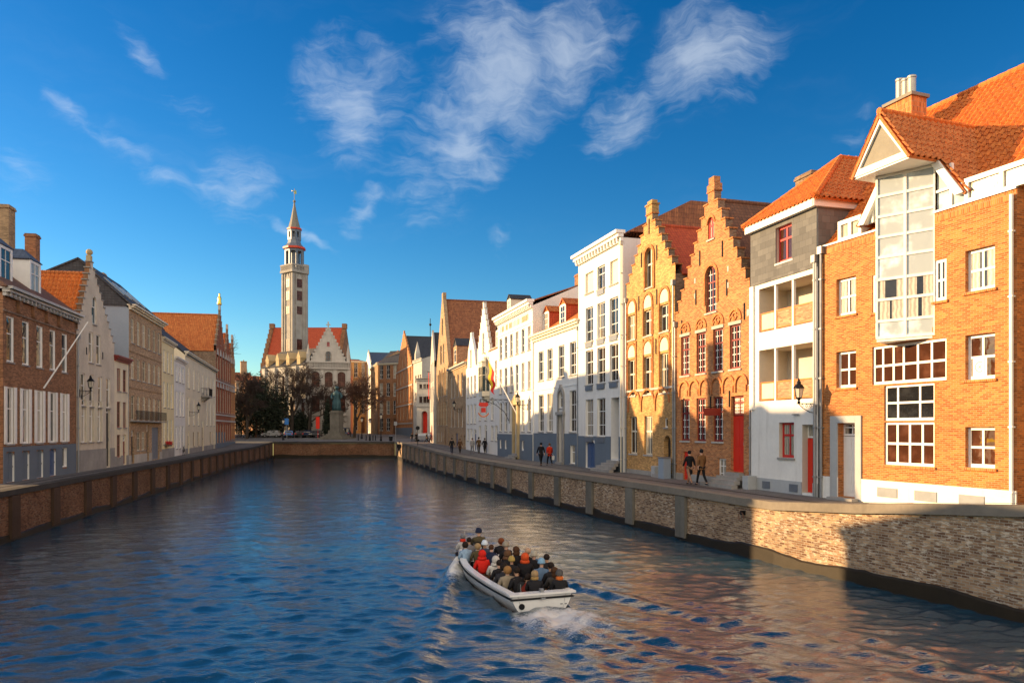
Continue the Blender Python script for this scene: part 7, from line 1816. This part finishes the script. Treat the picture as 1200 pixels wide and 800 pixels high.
def lamp_post(name, label, px, Y, h=4.4):
    t = thing(name, label, 'street lamp', (pt(px, Y), Y, zq(Y)), 0, 'black street lamps')
    MB().lathe([(.22, -.1), (.22, .3), (.16, .4), (.14, .8), (.08, .95), (.06, h-.9), (.09, h-.85)], 10).build('post', M['iron'], t)
    MB().lathe([(.14, h-.84), (.26, h-.3), (.26, h-.28)], 6).build('lamp_glass', M['lamp_glass'], t); MB().lathe([(.32, h-.279), (.3, h-.2), (.12, h), (.06, h+.05), (.02, h+.2)], 8).build('lamp_cap', M['iron'], t)
    MB().tube([(-.35, 0, h-1.1), (.35, 0, h-1.1)], .03, 6).build('ladder_bar', M['iron'], t); return t
lamp_post('street_lamp', 'black street lamp on the end wall left of its taller neighbour', 433.5, 142, 4.1); lamp_post('street_lamp', 'tallest black street lamp on the end wall near the corner', 446.5, 141, 5.0); lamp_post('street_lamp', 'black street lamp further back between the bare tree and the square', 424, 150, 4.2)
lamp_post('street_lamp', 'black street lamp at the dark left part of the square', 332, 145, 4.0)
bol = None
for px, Y, lb in ((437, 143, 'short black bollard between two street lamps on the end wall'), (440, 143, 'second short black bollard close to the tall street lamp'), (429, 144, 'short black bollard nearest the statue'), (420, 144, 'short black bollard before the dark van')):
    if bol is None:
        t = bol = thing('bollard', lb, 'bollard', rz=0, group='black bollards'); MB().lathe([(.14, -.1), (.14, .08), (.09, .14), (.08, .85)], 10).build('post', M['iron'], t); MB().lathe([(.08, .851), (.12, .9), (.12, .95), (.04, 1.02)], 10).build('bollard_cap', M['iron'], t)
    else: t = copy_tree(bol); t['label'] = lb
    t.location = (pt(px, Y), Y, zq(Y))
def post_sign(name, label, cat, px, Y, h, w, hh, mat, pole='zinc'):
    t = thing(name, label, cat, (pt(px, Y), Y, zq(Y))); MB().tube([(0, 0, -.1), (0, 0, h)], .05, 8).build('pole', M[pole], t); MB().box(-w/2, w/2, -.09, -.055, h-hh, h).build('sign_panel', M[mat], t); return t
post_sign('red_sign', 'tall red sign board on a pole in front of the parked cars', 'sign', 372.5, 150, 4.3, .75, 2.3, 'door_red', 'wood_red')
M['sign_blue'] = m_plain('blue sign face', (.03, .16, .45), .4); post_sign('blue_sign', 'blue traffic sign on a pole left of the parked cars', 'sign', 336, 150, 4.0, .8, 1.2, 'sign_blue')
t = thing('litter_bin', 'round dark litter bin on the corner of the end wall', 'litter bin', (pt(458, 141), 141, zq(141))); MB().lathe([(.28, -.05), (.32, .1), (.36, .85)], 12).build('bin_body', M['iron'], t); MB().lathe([(.38, .851), (.38, .93), (.2, 1.0)], 12).build('bin_lid', M['zinc'], t)
t = thing('sign_pole', 'thin grey traffic sign pole at the far corner of the sunlit quay', 'pole', (pt(463.6, 139.5), 139.5, zq(139))); MB().tube([(0, 0, -.1), (0, 0, 3.6)], .05, 8).build('pole', M['zinc'], t); MB().box(-.3, .3, -.08, -.055, 2.9, 3.6).build('sign_back', M['zinc'], t)
X, Y, zz = ground_pt(489.5, 521.5)
t = thing('sign_pole', 'thin dark traffic sign pole between the far walkers', 'pole', (X, Y, zz)); MB().tube([(0, 0, -.1), (0, 0, 2.7)], .045, 8).build('pole', M['iron'], t); MB().tube([(0, -.03, 2.5), (0, -.07, 2.5)], .3, 16).build('sign_disc', M['iron'], t)
# bicycle leaning against the small white house
def bicycle(label, H, u):
    p = H.root.matrix_basis @ Vector((u, -.4, 0)); t = thing('bicycle', label, 'bicycle', p, H.root.rotation_euler.z)
    for x in (-.52, .52):
        MB().tube([(x+.33*math.cos(a), 0, .34+.33*math.sin(a)) for a in [i*2*math.pi/18 for i in range(19)]], .022, 5).build('wheel', M['rubber'], t)
    mb = MB()
    for a, b_ in (((-.52, .34), (-.1, .3)), ((-.1, .3), (-.25, .85)), ((-.25, .8), (.4, .8)), ((.4, .85), (.52, .34)), ((-.1, .3), (.4, .75)), ((-.52, .34), (-.25, .8)), ((.4, .8), (.36, 1.02))): mb.tube([(a[0], 0, a[1]), (b_[0], 0, b_[1])], .02, 5)
    mb.build('frame', M['iron'], t); MB().box(-.38, -.14, -.07, .07, .87, .93).build('saddle', M['rubber'], t); MB().tube([(.3, -.28, 1.0), (.36, 0, 1.04), (.3, .28, 1.0)], .015, 5).build('handlebar', M['zinc'], t)
class _H: pass
hh = [o for o in COL.objects if o.name == 'small_white_house'][0]; q = _H(); q.root = hh; bicycle('black bicycle leaning against the base of the small pale house', q, 3.4)
# dark restaurant awning and sign on the last red gable
